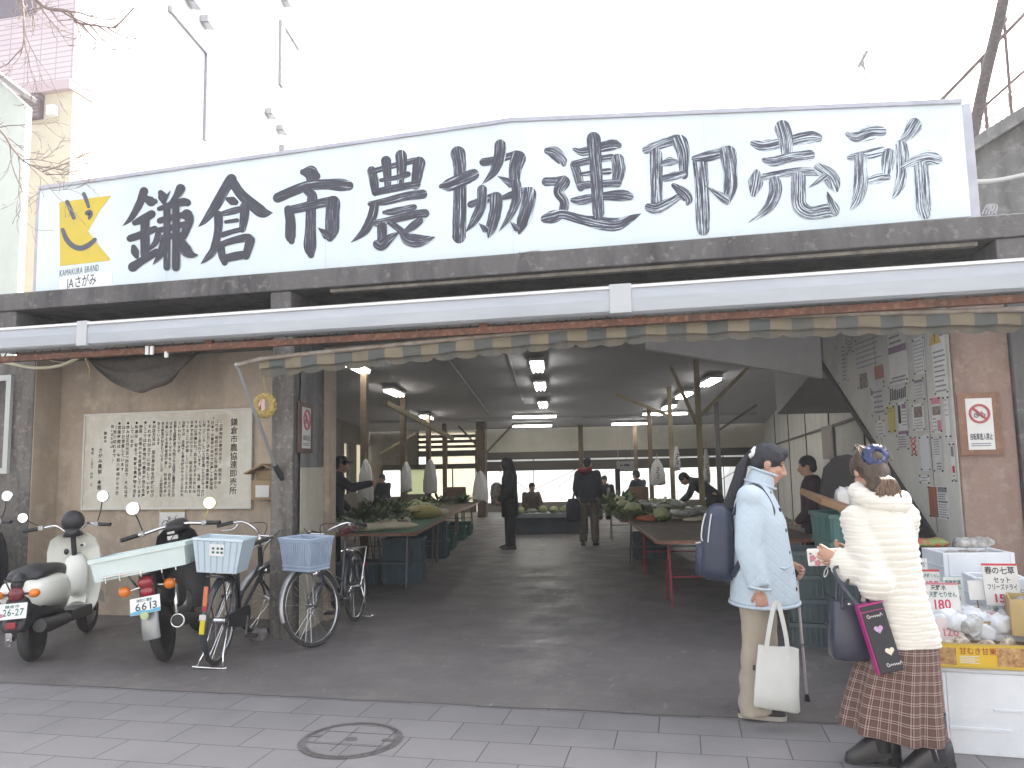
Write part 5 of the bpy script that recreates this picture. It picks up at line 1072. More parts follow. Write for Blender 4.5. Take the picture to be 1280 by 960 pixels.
def motorcycle():
    root = thing('motorcycle', 'black delivery motorcycle with round mirrors leaning left, carrying a pale crate', 'motorcycle', (-4.085, 5.585, .004), R(23), rot=(0, R(-9), R(23))); r_ = .285; WB = 1.2
    wheel(root, (0, 0, r_), r_, .042, 24, motor=2); wheel(root, (0, WB, r_), r_, .038, motor=1)
    g = MB(); g.loft([sring(y, z, w_, h_, 18, 3) for y, z, w_, h_ in ((-.12, .55, .08, .07), (.0, .55, .13, .13), (.2, .54, .145, .17), (.42, .50, .12, .16), (.55, .46, .07, .1))]); obj('body', g, M_BLACK, root, 180)
    g = MB(); g.loft([sring(y, .745, w_, .04, 16, 3) for y, w_ in ((-.02, .06), (.02, .13), (.25, .14), (.48, .10), (.52, .05))]); obj('seat', g, M_BLACK, root, 180)
    g = MB(); rows = []
    for z, w_, y in ((.25, .16, .82), (.4, .22, .86), (.6, .24, .88), (.8, .21, .86), (.95, .16, .84), (1.0, .1, .84)):
        row = [Vector((w_ * t, y + .11 * (1 - t * t), z)) for t in [i / 6 - 1 for i in range(13)]]; row += [p + Vector((0, .03, 0)) for p in reversed(row)]; rows.append(row)
    g.loft(rows); obj('leg_shield', g, M_BLACK, root, 60)
    g = MB(); g.box((-.02, .80, .92), (.09, .01, .035)); g.box((-.03, .80, .965), (.06, .01, .02)); obj('label', g, M_PAPER, root, None)
    g = MB(); g.loft([sring(.5, .34, .09, .08, 14), sring(.6, .34, .11, .1, 14), sring(.8, .36, .08, .07, 14)]); obj('engine', g, M_STEEL, root, 180)
    g = MB(); R_ = r_ + .045; g.loft([[Vector((x, R_ * math.cos(a) + k * math.cos(a), r_ + (R_ + k) * math.sin(a))) for x, k in ((-.065, -.02), (-.05, .0), (0, .01), (.05, 0), (.065, -.02), (.05, -.008), (0, .0), (-.05, -.008))] for a in [R(80 + 12 * i) for i in range(10)]]); obj('rear_fender', g, mat('greyish fender', (.30, .31, .31), rough=.35, metal=.5), root, 60)
    g = MB(); g.lathe([(.001, 0), (.03, 0), (.03, .006), (.001, .006)], (-.01, -r_ - .095, .43), 16, axis='Y'); obj('round_sticker', g, mat('sticker green', (.45, .55, .3), rough=.5), root)
    g = MB()
    for s in (-1, 1): g.tube([(s * .07, WB, r_), (s * .07, WB - .12, .62)], .022, 8)
    g.tube([(0, WB - .14, .6), (0, .92, 1.0)], .03, 8); obj('fork', g, M_BLACK, root)
    g = MB(); g.loft([sring(y, 1.0, w_, h_, 16) for y, w_, h_ in ((.80, .05, .02), (.84, .09, .045), (.94, .11, .07), (1.04, .09, .08), (1.07, .05, .05))]); obj('headlight_shell', g, M_BLACK, root, 180)
    g = MB(); hz = 1.0
    g.tube(spline([(-.36, .72, hz - .01), (-.24, .80, hz + .0), (-.12, .86, hz + .02), (0, .87, hz + .02), (.12, .86, hz + .02), (.24, .80, hz + .0), (.36, .72, hz - .01)], 5), .017, 9); hb = obj('handlebar', g, M_CHROME, root, 180)
    for s in (-1, 1):
        g = MB(); g.tube([(s * .30, .76, hz - .004), (s * .42, .68, hz - .02)], .02, 10); obj('grip', g, M_BLACK, hb)
        g = MB(); g.box((s * .27, .785, hz), (.05, .05, .055)); obj('switch_box', g, M_STEEL, hb, None, .008)
    mirror(root, (-.26, .79, hz + .02), (-.32, .80, hz + .24), .062); mirror(root, (.26, .79, hz + .02), (.33, .82, hz + .17), .06, mt=mat('yellowish shell', (.45, .40, .08), rough=.3, coat=.4))
    g = MB(); g.tube([(.17, .55, .22), (.17, .1, .28), (.17, -.18, .32)], [.03, .05, .05], 14); g.tube([(.17, -.18, .32), (.17, -.19, .32)], [.05, .04], 14); mf = obj('muffler', g, mat('matt dark metal', (.05, .05, .05)), root)
    g = MB(); g.tube([(.17 + .05 * math.cos(a * .3927), -.195, .32 + .05 * math.sin(a * .3927)) for a in range(16)], .009, 6, closed=True); obj('muffler_ring', g, M_CHROME, mf, 180)
    for s in (-1, 1):
        g = MB(); g.tube([(s * .11, .02, r_), (s * .12, .06, .62)], .018, 8); g.tube([(s * .115, .035, .42), (s * .12, .055, .58)], .028, 10); obj('shock_absorber', g, M_CHROME if s > 0 else M_BLACK, root)
        g = MB(); g.tube([(s * .05, -.22, .63), (s * .13, -.24, .62)], .008, 6); tl = obj('turn_signal', g, M_CHROME, root); g = MB(); g.ball((s * .165, -.25, .62), (.045, .035, .042), 14, 10); obj('signal_lens', g, M_AMBER, tl, 180)
    g = MB(); g.ball((0, -.27, .665), (.06, .04, .05), 14, 10); g.ball((0, -.265, .59), (.055, .035, .05), 14, 10); obj('tail_light', g, M_REDL, root, 180)
    g = MB(); g.box((0, -.22, .62), (.11, .06, .2)); obj('tail_bracket', g, M_BLACK, root, None, .01)
    g = MB()
    for x in (-.25, -.08, .08, .25): g.tube([(x, -.36, .765), (x, .22, .765)], .009, 6)
    for y in (-.36, -.2, 0, .22): g.tube([(-.27, y, .765), (.27, y, .765)], .009, 6)
    for x in (-.25, -.15, .0, .15, .25): g.tube([(x, -.36, .765), (x, -.36, .72)], .006, 6)
    for s in (-1, 1): g.tube([(s * .12, -.3, .76), (s * .1, -.1, .6)], .008, 6)
    obj('rear_rack', g, M_CHROME, root)
    number_plate(root, (.0, -.36, .505), .215, .125, '神奈川 鎌倉', '6613', Matrix.Rotation(R(-16), 3, 'X'), True)
    g = MB(); g.tube(spline([(.0, .80, .95), (-.06, .74, .86), (-.08, .73, .8)], 4), .004, 5); g.box((-.08, .73, .77), (.03, .03, .07)); obj('hanging_tag', g, mat('tag brown', (.1, .06, .04), rough=.6), root)
    return root
mo = motorcycle()
M_CRATE = mat('pale green crate', (.62, .71, .69), (.56, .66, .64), 6, .4, coat=.1)
def crate(name, label, loc, wx, wy, h, mt, rot, group=None, ribs=True, cat='crate'):
    root = thing(name, label, cat, loc, group=group, rot=rot)
    g = MB(); t = .012; k = .96
    for a, b_ in (((-wx / 2 * k, -wy / 2 * k, 0), (wx / 2 * k, wy / 2 * k, t)),): g.bb(a, b_)
    for s in (-1, 1):
        g.prism([(-wy / 2 * k, t), (wy / 2 * k, t), (wy / 2, h), (-wy / 2, h)], (s * wx / 2 * k, 0, 0), (0, 1, 0), (s * wx / 2 * (1 - k) / h, 0, 1), (-s * t, 0, 0))
        g.prism([(-wx / 2 * k + t, t), (wx / 2 * k - t, t), (wx / 2 - t, h), (-wx / 2 + t, h)], (0, s * wy / 2 * k, 0), (1, 0, 0), (0, s * wy / 2 * (1 - k) / h, 1), (0, -s * t, 0))
    obj('tub', g, mt, root, None)
    g = MB()
    for s in (-1, 1):
        g.bb((-wx / 2 - .012, s * wy / 2 - .008, h - .03), (wx / 2 + .012, s * wy / 2 + .012 * 1, h + .004)); g.bb((s * wx / 2 - .008, -wy / 2 + .01, h - .03), (s * wx / 2 + .012, wy / 2 - .01, h + .0035))
    if ribs:
        for i in range(-3, 4): g.bb((i * wx / 7 - .006, -wy / 2 - .008, .02), (i * wx / 7 + .006, -wy / 2 * k + .004, h - .032))
        for s in (-1, 1):
            for i in (-1, 0, 1): g.bb((s * wx / 2 - .004, i * wy / 3.4 - .006, .02), (s * wx / 2 + s * .01, i * wy / 3.4 + .006, h - .032))
    obj('rim', g, mt, root, None, .003); return root
q = mo.matrix_basis @ Vector((-.03, -.13, .778)) + Vector((.06, 0, -.03))
cr_ = crate('crate', 'long pale green plastic crate resting on the rack of the motorcycle', q, .70, .44, .17, M_CRATE, (0, R(-10), R(17)), ribs=False)
g = MB(); g.bb((-.33, -.215, .175), (-.1, -.2, .178)); g.bb((.03, .12, .120), (.3, .18, .123)); g.bb((-.3, -.15, .06), (.28, .17, .065)); obj('blue_liner', g, mat('blue sheet', (.10, .34, .55), rough=.5), cr_, None)
# ------------------------------------------------------------------ people
V3 = Vector
M_HAIRK = mat('black hair', (.022, .022, .03), (.036, .036, .048), 60, .55, spec=.25, bump=.4, bsc=120, stretch=(1, 1, .15)); M_HAIRB = mat('brown hair', (.028, .017, .013), (.085, .05, .03), 45, .4, bump=.5, bsc=120, stretch=(1, 1, .2))
M_LIP = mat('lips', (.36, .14, .12), rough=.45); M_EYE = mat('eye dark', (.02, .015, .012), rough=.2); M_EYEW = mat('eye white', (.6, .58, .55), rough=.3)
def head_parts(g, c, F, U, k=1.0):
    F = F.normalized(); S = F.cross(U).normalized(); U = S.cross(F)
    mm = Matrix((S, F, U)).transposed()
    def P(s, f, u): return c + (S * s + F * f + U * u) * k
    def B(s, f, u, rs, rf, ru): g.ball(P(s, f, u), (rs * k, rf * k, ru * k), 16, 10, rot=mm)
    B(0, -.008, .03, .073, .092, .088); B(0, .022, -.04, .060, .066, .074); B(0, .062, -.092, .024, .022, .018); B(0, .03, -.078, .046, .045, .03)
    g.tube([P(0, .082, .018), P(0, .097, -.008), P(0, .108, -.03)], [.008 * k, .010 * k, .013 * k], 8, round_=True)
    for s in (-1, 1):
        B(s * .013, .092, -.034, .008, .010, .007); B(s * .074, -.008, -.006, .010, .020, .030); B(s * .030, .070, .030, .024, .016, .010); B(s * .036, .064, -.022, .022, .018, .020)
    B(0, .086, -.055, .019, .010, .006); B(0, .083, -.068, .016, .011, .007)
    return P, [P(-.030, .082, .010), P(.030, .082, .010)], P(0, .09, -.061)
def fingers(g, wrist, D, N, side, curl, k=1.0, thumb=.7):
    """palm from the wrist along D, palm facing N; fingers curl towards N by the angle curl at each joint"""
    D = D.normalized(); N = (N - D * N.dot(D)).normalized(); S = D.cross(N) * side
    for i, (off, ln) in enumerate(((.030, .066), (.010, .074), (-.010, .070), (-.028, .055))):
        p = wrist + (D * .078 + S * off) * k; pts = [wrist + (D * .045 + S * off * .8) * k, p]; a = curl * .6
        for q in (.45, .32, .25):
            d = D * math.cos(a) + N * math.sin(a) + S * off * .6; p = p + d.normalized() * ln * q * k; pts.append(p); a += curl
        g.tube(pts, [.0088 * k, .0088 * k, .0082 * k, .0074 * k, .006 * k], 7, round_=True)
    p0 = wrist + (D * .02 + S * .026) * k; p1 = p0 + (D * .028 + S * .022 + N * .012) * k; p2 = p1 + (D * .026 + S * .004 + N * .02 * thumb) * k; p3 = p2 + (D * .02 - S * .008 + N * .012 * thumb) * k
    g.tube([p0, p1, p2, p3], [.012 * k, .0105 * k, .009 * k, .007 * k], 7, round_=True)
def palm(g, wrist, D, N, k=1.0):
    D = D.normalized(); N = (N - D * N.dot(D)).normalized(); S = D.cross(N)
    g.ball(wrist + D * .048 * k, (.038 * k, .052 * k, .016 * k), 12, 8, rot=Matrix((S, D, N)).transposed())
def figure(root, J, vox=.008, k=1.0, hands=None, face=True):
    g = MB(); ax = (J['neck'] - J['pelvis']).normalized()
    g.tube([J['pelvis'] - ax * .06 * k, J['pelvis'], J['waist'], J['chest'], J['chest'] + (J['neck'] - J['chest']) * .6], [.12 * k, .135 * k, .105 * k, .125 * k, .09 * k], 14, sq=.8, round_=True, up=J['side'])
    g.tube([J['shR'], J['chest'] + (J['neck'] - J['chest']) * .75, J['shL']], [.05 * k, .065 * k, .05 * k], 10, round_=True)
    g.tube([J['neck'] - ax * .06 * k, J['neck'], J['head'] - J['U'] * .06 * k], [.06 * k, .048 * k, .046 * k], 12, round_=True)
    for s in 'RL':
        g.tube([J['sh' + s], J['sh' + s].lerp(J['el' + s], .4), J['el' + s], J['el' + s].lerp(J['wr' + s], .35), J['wr' + s]], [.048 * k, .045 * k, .034 * k, .036 * k, .024 * k], 10, round_=True)
        g.tube([J['hip' + s], J['hip' + s].lerp(J['kn' + s], .3), J['kn' + s], J['kn' + s].lerp(J['an' + s], .3), J['an' + s]], [.085 * k, .078 * k, .05 * k, .052 * k, .034 * k], 12, round_=True)
        t = J['an' + s] + J['ft' + s] * .13 * k; t.z = max(J['an' + s].z - .062 * k, .028)
        g.tube([J['an' + s] - J['ft' + s] * .04 * k - V3((0, 0, .03 * k)), J['an' + s] + J['ft' + s] * .05 * k - V3((0, 0, .03 * k)), t], [.030 * k, .028 * k, .018 * k], 10, round_=True)
        if hands and s in hands: palm(g, J['wr' + s], hands[s][0], hands[s][1], k)
        else: g.ball(J['wr' + s] + (J['wr' + s] - J['el' + s]).normalized() * .05 * k, (.03 * k, .03 * k, .045 * k), 10, 8)
    P, eyes, lip = head_parts(g, J['head'], J['F'], J['U'], k)
    me = remesh(g, vox, 3 if vox < .01 else 2, 'body', .4)
    if face:
        for p in me.polygons:
            c = p.center
            if (c - lip).length < .019 * k and abs((c - lip).dot(J['U'])) < .008 * k: p.material_index = 1
            for e in eyes:
                dl = c - e
                if abs(dl.dot(J['U'])) < .0065 * k and abs(dl.dot(J['F'].cross(J['U']))) < .012 * k and dl.length < .02 * k: p.material_index = 2
                if .017 * k < dl.dot(J['U']) < .024 * k and abs(dl.dot(J['F'].cross(J['U']))) < .02 * k and dl.length < .035 * k: p.material_index = 3
    if hands:
        import bmesh
        g = MB()
        for s in hands: fingers(g, J['wr' + s], hands[s][0], hands[s][1], hands[s][3] if len(hands[s]) > 3 else (1 if s == 'R' else -1), hands[s][2], k)
        fm = g.mesh('f', 180); bm = bmesh.new(); bm.from_mesh(me); bm.from_mesh(fm); bm.to_mesh(me); bm.free(); bpy.data.meshes.remove(fm); me.shade_smooth()
    obj('body', me, [M_SKIN, M_LIP, M_EYE, M_HAIRK], root); return P
def ell(c, rx, ry, n=28, ripple=0.0, kf=7, ph=0.0, rot=0.0, p=2.0):
    out = []; c = V3(c)
    for j in range(n):
        a = 2 * math.pi * j / n; q = 1 + ripple * math.sin(kf * a + ph) + ripple * .6 * math.sin((kf * 2 - 3) * a + ph * 2.3)
        x = rx * q * math.copysign(abs(math.cos(a)) ** (2 / p), math.cos(a)); y = ry * q * math.copysign(abs(math.sin(a)) ** (2 / p), math.sin(a))
        out.append(c + V3((x * math.cos(rot) - y * math.sin(rot), x * math.sin(rot) + y * math.cos(rot), 0)))
    return out
def shoe(root, an, ft, L_, mt, sole=None, name='shoe', heel=0.0, h=.075, w_=.042):
    a = V3((an.x, an.y, 0)); S = V3((ft.y, -ft.x, 0)); g = MB(); rings = []
    for t, wd, hh, z0 in ((-.32, .5, .55, .0), (-.28, .85, 1.0, .0), (-.1, .95, 1.15, 0), (.15, .9, 1.0 if not heel else 1.35, 0), (.4, 1.0, .72 if not heel else .95, 0), (.58, .95, .52, 0), (.68, .6, .36, 0), (.70, .3, .2, 0)):
        hz = heel * max(0, min(1, (.25 - t) / .5)); rings.append([a + ft * t * L_ + S * (w_ * wd * math.copysign(abs(math.cos(q)) ** .8, math.cos(q))) + V3((0, 0, .012 + hz + h * hh * max(0, math.sin(q)))) for q in [2 * math.pi * i / 16 for i in range(16)]])
    g.loft(rings); s_ = obj(name, g, mt, root, 60); g = MB()
    rr = [(ft * t * L_ + S * w_ * q) for t, q in ((-.33, .5), (-.3, .9), (0, 1), (.4, 1.1), (.6, 1), (.71, .5), (.71, -.5), (.6, -1), (.4, -1.1), (0, -1), (-.3, -.9), (-.33, -.5))]
    if heel:
        g.prism([(p.x, p.y) for p in [ft * t * L_ + S * w_ * q for t, q in ((-.32, .5), (-.3, .85), (-.12, .85), (-.12, -.85), (-.3, -.85), (-.32, -.5))]], a, (1, 0, 0), (0, 1, 0), (0, 0, .012 + heel))
        g.prism([(p.x, p.y) for p in [ft * t * L_ + S * w_ * q for t, q in ((.12, 1), (.4, 1.08), (.6, .98), (.71, .5), (.71, -.5), (.6, -.98), (.4, -1.08), (.12, -1))]], a, (1, 0, 0), (0, 1, 0), (0, 0, .014))
    else: g.prism([(p.x, p.y) for p in rr], a, (1, 0, 0), (0, 1, 0), (0, 0, .024))
    obj('sole', g, sole or M_BLACK, s_, None)
def strap(g, pts, w_, t, up):
    pts = [V3(p) for p in pts]; n_ = len(pts); rings = []; u = V3(up)
    for i in range(n_):
        d = (pts[min(i + 1, n_ - 1)] - pts[max(i - 1, 0)]).normalized(); b_ = d.cross(u).normalized(); q = b_.cross(d)
        rings.append([pts[i] + b_ * sx_ * w_ / 2 + q * sy_ * t / 2 for sx_, sy_ in ((-1, -1), (1, -1), (1, 1), (-1, 1))])
    g.loft(rings)

# --- the woman with the cane -------------------------------------------------
m = mat('pale blue quilted cloth', (.46, .545, .615), rough=.85, sheen=.15); n, L, b = nodes_of(m); tc = n.new('ShaderNodeTexCoord')
sx = n.new('ShaderNodeSeparateXYZ'); L.new(tc.outputs['Object'], sx.inputs[0]); outs = []
for sg in (1, -1):
    a = n.new('ShaderNodeMath'); a.operation = 'MULTIPLY_ADD'; L.new(sx.outputs[2], a.inputs[0]); a.inputs[1].default_value = sg * 1.0; L.new(sx.outputs[0], a.inputs[2])
    p_ = n.new('ShaderNodeMath'); p_.operation = 'PINGPONG'; L.new(a.outputs[0], p_.inputs[0]); p_.inputs[1].default_value = .034
    mr = n.new('ShaderNodeMapRange'); mr.inputs[1].default_value = 0; mr.inputs[2].default_value = .012; L.new(p_.outputs[0], mr.inputs[0]); outs.append(mr.outputs[0])
mn = n.new('ShaderNodeMath'); mn.operation = 'MINIMUM'; L.new(outs[0], mn.inputs[0]); L.new(outs[1], mn.inputs[1])
n2 = n.new('ShaderNodeTexNoise'); n2.inputs['Scale'].default_value = 9; L.new(tc.outputs['Object'], n2.inputs[0]); ad = n.new('ShaderNodeMath'); ad.operation = 'MULTIPLY_ADD'; L.new(n2.outputs[0], ad.inputs[0]); ad.inputs[1].default_value = 2.2; L.new(mn.outputs[0], ad.inputs[2])
bp = n.new('ShaderNodeBump'); bp.inputs['Strength'].default_value = .22; bp.inputs['Distance'].default_value = .007; L.new(ad.outputs[0], bp.inputs['Height']); L.new(bp.outputs[0], b.inputs['Normal'])
M_COATB = m
M_NAVY = mat('navy nylon', (.024, .032, .062), (.032, .041, .075), 14, .45, bump=.12, bsc=300); M_CHINO = mat('beige trousers', (.40, .35, .28), (.35, .30, .24), 7, .85, bump=.3, bsc=9)
M_CANVAS = mat('white canvas', (.66, .67, .64), (.61, .62, .59), 6, .85, bump=.25, bsc=7)
wb = thing('person', 'woman in pale blue quilted coat and beige trousers holding a cane, dark ponytail', 'person', (.40, 4.96, .004), R(-5))
F_ = V3((.94, .0, -.34)).normalized(); U_ = V3((.34, 0, .94)).normalized()
J = dict(side=V3((0, 1, 0)), pelvis=V3((.02, 0, .86)), waist=V3((.02, 0, .98)), chest=V3((.02, 0, 1.17)), neck=V3((.055, 0, 1.325)), head=V3((.118, 0, 1.475)), F=F_, U=U_,
         shR=V3((.0, -.155, 1.275)), elR=V3((-.03, -.215, .99)), wrR=V3((.025, -.245, .752)), shL=V3((.02, .155, 1.275)), elL=V3((.03, .215, 1.01)), wrL=V3((.20, .165, .86)),
         hipR=V3((.01, -.085, .84)), knR=V3((.0, -.09, .46)), anR=V3((-.045, -.09, .085)), hipL=V3((.01, .085, .84)), knL=V3((.03, .09, .46)), anL=V3((.03, .10, .085)), ftR=V3((1, -.05, 0)).normalized(), ftL=V3((1, .05, 0)).normalized())
P = figure(wb, J, .0075, 1.0, {'R': (V3((.15, 0, -1)), V3((0, 1, 0)), 1.0, -1), 'L': (V3((.85, -.1, -.5)), V3((-.2, -.9, -.4)), 1.0, 1)})
g = MB(); g.loft([ell(c, rx, ry, 28) for c, rx, ry in (((.05, 0, .655), .20, .25), ((.05, 0, .70), .198, .247), ((.05, 0, .85), .182, .232), ((.048, 0, 1.0), .165, .215), ((.045, 0, 1.13), .155, .21), ((.03, 0, 1.24), .13, .205), ((.03, 0, 1.31), .10, .16), ((.045, 0, 1.36), .075, .09))])
for s, q in (('R', -1), ('L', 1)): g.tube([J['sh' + s] + V3((.0, q * -.02, .0)), J['sh' + s].lerp(J['el' + s], .5), J['el' + s], J['el' + s].lerp(J['wr' + s], .55), J['wr' + s] - (J['wr' + s] - J['el' + s]).normalized() * .02], [.078, .078, .073, .068, .062], 16, round_=False); g.ball(J['sh' + s], .082, 14, 10)
g.tube([V3((.05, 0, 1.33)), V3((.07, 0, 1.385)), V3((.085, 0, 1.425))], [.088, .083, .079], 18, up=(0, 1, 0))
coat = remesh(g, .011, 5, 'coat', .5); ct = obj('coat', coat, M_COATB, wb)
g = MB(); g.tube([(.05 + .201 * math.cos(a), .251 * math.sin(a), .652) for a in [2 * math.pi * i / 40 for i in range(40)]], .010, 6, closed=True); obj('hem_binding', g, M_COATB, ct, 180)
g = MB(); g.tube([J['wrR'] + V3((.062 * math.cos(a), .062 * math.sin(a), .018 - .01 * math.cos(a))) for a in [2 * math.pi * i / 20 for i in range(20)]], .008, 6, closed=True); obj('cuff_binding', g, M_COATB, ct, 180)
for z, r_, cx in ((1.355, .090, .06), (1.43, .0815, .087)): g = MB(); g.tube([(cx + r_ * math.cos(a), r_ * math.sin(a) * 1.0, z - .03 * math.cos(a)) for a in [2 * math.pi * i / 24 for i in range(24)]], .007, 6, closed=True); obj('collar_binding', g, M_COATB, ct, 180)
for z, x in ((1.30, .125), (1.20, .175), (1.08, .20), (.95, .212), (.83, .225), (.74, .24)):
    g = MB(); g.ball((x - .012, -.075, z), (.012, .014, .014), 10, 8); obj('button', g, M_BLACK, ct, 180)
g = MB(); g.tube(spline([(.13, -.195, .885), (.17, -.175, .87), (.21, -.14, .885)], 5), .006, 6); obj('pocket_edge', g, M_COATB, ct, 180)
g = MB()
for s in 'RL':
    h_, k_, a_ = J['hip' + s], J['kn' + s], J['an' + s]
    pts = [h_ + V3((0, 0, .03)), h_.lerp(k_, .4), k_, k_.lerp(a_, .5), a_ + V3((.015, 0, -.03)), a_ + V3((.02, 0, -.062))]
    g.tube(pts, [.12, .105, .088, .086, .098, .105], 18, sq=.95)
g.ball((.01, 0, .88), (.15, .17, .1), 16, 10); tm = remesh(g, .011, 4, 'trousers', .5)
for v in tm.vertices:
    w_ = .006 * math.sin(v.co.z * 46 + v.co.x * 20) * (1 if v.co.z < .3 else .4); v.co.x += w_ * (1 if v.co.x > 0 else -1) * .8; v.co.y += .3 * w_
obj('trousers', tm, M_CHINO, wb)
M_SHOE = mat('dark suede', (.03, .026, .026), rough=.8); M_SOLE = mat('pale sole', (.42, .40, .37), rough=.7)
shoe(wb, J['anR'], J['ftR'], .26, M_SHOE, M_SOLE); shoe(wb, J['anL'], J['ftL'], .26, M_SHOE, M_SOLE)
def hairP(s, f, u): return P(s, f, u)
mm = Matrix((F_.cross(U_), F_, U_)).transposed()
g = MB(); g.ball(P(0, -.016, .038), (.082, .100, .092), 20, 14, rot=mm); g.ball(P(0, .045, .082), (.066, .05, .038), 14, 10, rot=mm); g.ball(P(0, -.06, -.01), (.064, .05, .06), 14, 10, rot=mm)
for s in (-1, 1): g.ball(P(s * .062, .03, .05), (.02, .045, .04), 12, 8, rot=mm)
g.tube([P(0, -.06, .05), P(0, -.105, .03)], [.05, .03], 12, round_=True)
hm = remesh(g, .007, 3, 'hair'); hr = obj('hair', hm, M_HAIRK, wb)
g = MB(); tail = spline([tuple(P(0, -.125, .03)), (-.035, -.01, 1.475), (-.062, -.01, 1.39), (-.105, -.012, 1.28), (-.14, -.01, 1.17), (-.155, -.01, 1.08)], 6); n_ = len(tail)
for q in range(9):
    dx, dy = random.uniform(-.02, .02), random.uniform(-.02, .02)
    g.tube([V3(p) + V3((dx, dy, 0)) * min(1, i / 8) for i, p in enumerate(tail)], [(.008 + .013 * abs(math.sin(math.pi * min(.98, i / n_ * 1.05))) ** .7) * (1 if i < n_ - 3 else .5) for i in range(n_)], 7, round_=True)
obj('ponytail', g, M_HAIRK, hr, 180)
g = MB(); c = P(0, -.112, .035)
for i in range(14): a = 2 * math.pi * i / 14; g.ball(c + mm @ V3((.038 * math.cos(a), random.uniform(-.012, .012), .030 * math.sin(a) + random.uniform(-.006, .006))), .015, 8, 6)
obj('hair_tie', remesh(g, .006, 1, 'tie'), mat('white hair tie', (.75, .75, .74), rough=.8), hr)
# backpack on her back
bk = thing('backpack', 'navy backpack with pale piping on the back of the woman in blue', 'backpack', wb.location + V3((-.215, .03, .78)), R(-5), rot=(0, R(4), R(-5)))
def rbox(y0, zc_, hx, hy): return sring(y0, zc_, hx, hy, 20, 4)
g = MB(); prof = [(.0, .07, .12), (.015, .095, .15), (.08, .105, .16), (.25, .10, .158), (.36, .088, .145), (.43, .065, .11), (.455, .03, .06)]
g.loft([[V3((x, y, z)) for x, y in [(hx * math.copysign(abs(math.cos(a)) ** .5, math.cos(a)), hy * math.copysign(abs(math.sin(a)) ** .5, math.sin(a))) for a in [2 * math.pi * i / 24 for i in range(24)]]] for z, hx, hy in prof]); obj('pack_body', g, M_NAVY, bk, 60)
g = MB(); g.loft([[V3((-.088 + x, y, z)) for x, y in [(hx * math.copysign(abs(math.cos(a)) ** .5, math.cos(a)), hy * math.copysign(abs(math.sin(a)) ** .5, math.sin(a))) for a in [2 * math.pi * i / 20 for i in range(20)]]] for z, hx, hy in ((.02, .03, .1), (.035, .045, .125), (.18, .045, .125), (.22, .03, .11), (.225, .01, .08))]); obj('front_pocket', g, M_NAVY, bk, 60)
M_PIPE = mat('pale piping', (.62, .63, .62), rough=.5)
for pts in ([(-.075, -.150, .40), (-.09, -.157, .33), (-.095, -.160, .26), (-.085, -.161, .235)], [(-.04, -.153, .40), (-.05, -.160, .31), (-.055, -.163, .23)], [(-.13, -.11, .215), (-.1, -.128, .222)]):
    g = MB(); g.tube(spline(pts, 5), .0045, 5); obj('piping', g, M_PIPE, bk, 180)
for s in (-1, 1): g = MB(); strap(g, spline([(.09, s * .11, .40), (.15, s * .115, .555), (.23, s * .12, .585), (.30, s * .13, .50), (.325, s * .15, .42), (.315, s * .165, .35), (.27, s * .17, .29)], 6), .042, .010, (.6, .2 * s, .8)); obj('shoulder_strap', g, M_NAVY, bk, 60)
for s in (-1, 1): g = MB(); strap(g, spline([(.17, s * .205, .21), (.13, s * .19, .13), (.09, s * .14, .04)], 5), .03, .008, (0, s, .2)); obj('lower_strap', g, M_NAVY, bk, 60)
g = MB(); g.tube(spline([(.06, -.03, .455), (.075, -.02, .50), (.075, .02, .50), (.06, .03, .455)], 4), .008, 6); obj('top_loop', g, M_NAVY, bk, 180)
# white tote in her hand
tt = thing('tote_bag', 'plain white canvas tote bag hanging from the hand of the woman in blue', 'tote bag', wb.location + V3((.060, -.275, .105)), R(-2), rot=(0, R(4), R(-6)))
g = MB(); rings = []
for z, hx, hy in ((0, .112, .018), (.012, .121, .034), (.1, .122, .04), (.22, .118, .03), (.345, .108, .012)):
    rings.append([V3((x + .004 * math.sin(z * 40 + x * 60), y + .008 * math.sin(x * 50 + z * 12), z + (.006 * math.sin(x * 30) if z > .3 else 0))) for x, y in [(hx * math.copysign(abs(math.cos(a)) ** .4, math.cos(a)), hy * math.copysign(abs(math.sin(a)) ** .4, math.sin(a))) for a in [2 * math.pi * i / 36 for i in range(36)]]])
g.loft(rings); obj('bag', g, M_CANVAS, tt, 60)
for s in (-1, 1):
    g = MB(); hy = .014 * s; strap(g, spline([(-.062, hy, .31), (-.052, hy, .40), (-.032, hy * .7, .53), (-.018, hy * .3, .585), (.0, hy * .3, .583), (.018, hy * .7, .52), (.045, hy, .40), (.055, hy, .31)], 5), .024, .004, (0, 1, 0)); obj('handle', g, M_CANVAS, tt, 60)
g = MB(); g.box((-.124, -.01, .215), (.014, .003, .03)); obj('side_tag', g, M_BLACK, tt, None)
cn = thing('walking_cane', 'slim pale walking cane with black grip and rubber tip planted on the floor', 'cane', (.70, 5.24, .004)); top = wb.location + V3((.258, .135, .83)) - cn.location
g = MB(); g.tube([(0, 0, .03), top], .0085, 10); obj('shaft', g, mat('pinkish silver shaft', (.66, .58, .60), rough=.4, metal=.2), cn)
g = MB(); d_ = top.normalized()
for t in (.35, .6, .8): g.tube([d_ * t, d_ * (t + .02)], .0105, 10)
obj('shaft_ring', g, M_CHROME, cn)
g = MB(); g.tube([(0, 0, 0), d_ * .045], [.018, .012], 12); obj('rubber_tip', g, M_BLACK, cn); g = MB(); g.tube(spline([tuple(top - d_ * .05), tuple(top), tuple(top + V3((-.02, 0, .03))), tuple(top + V3((-.09, -.01, .035)))], 5), [.012] * 16, 10, round_=True); obj('grip', g, M_BLACK, cn, 180)

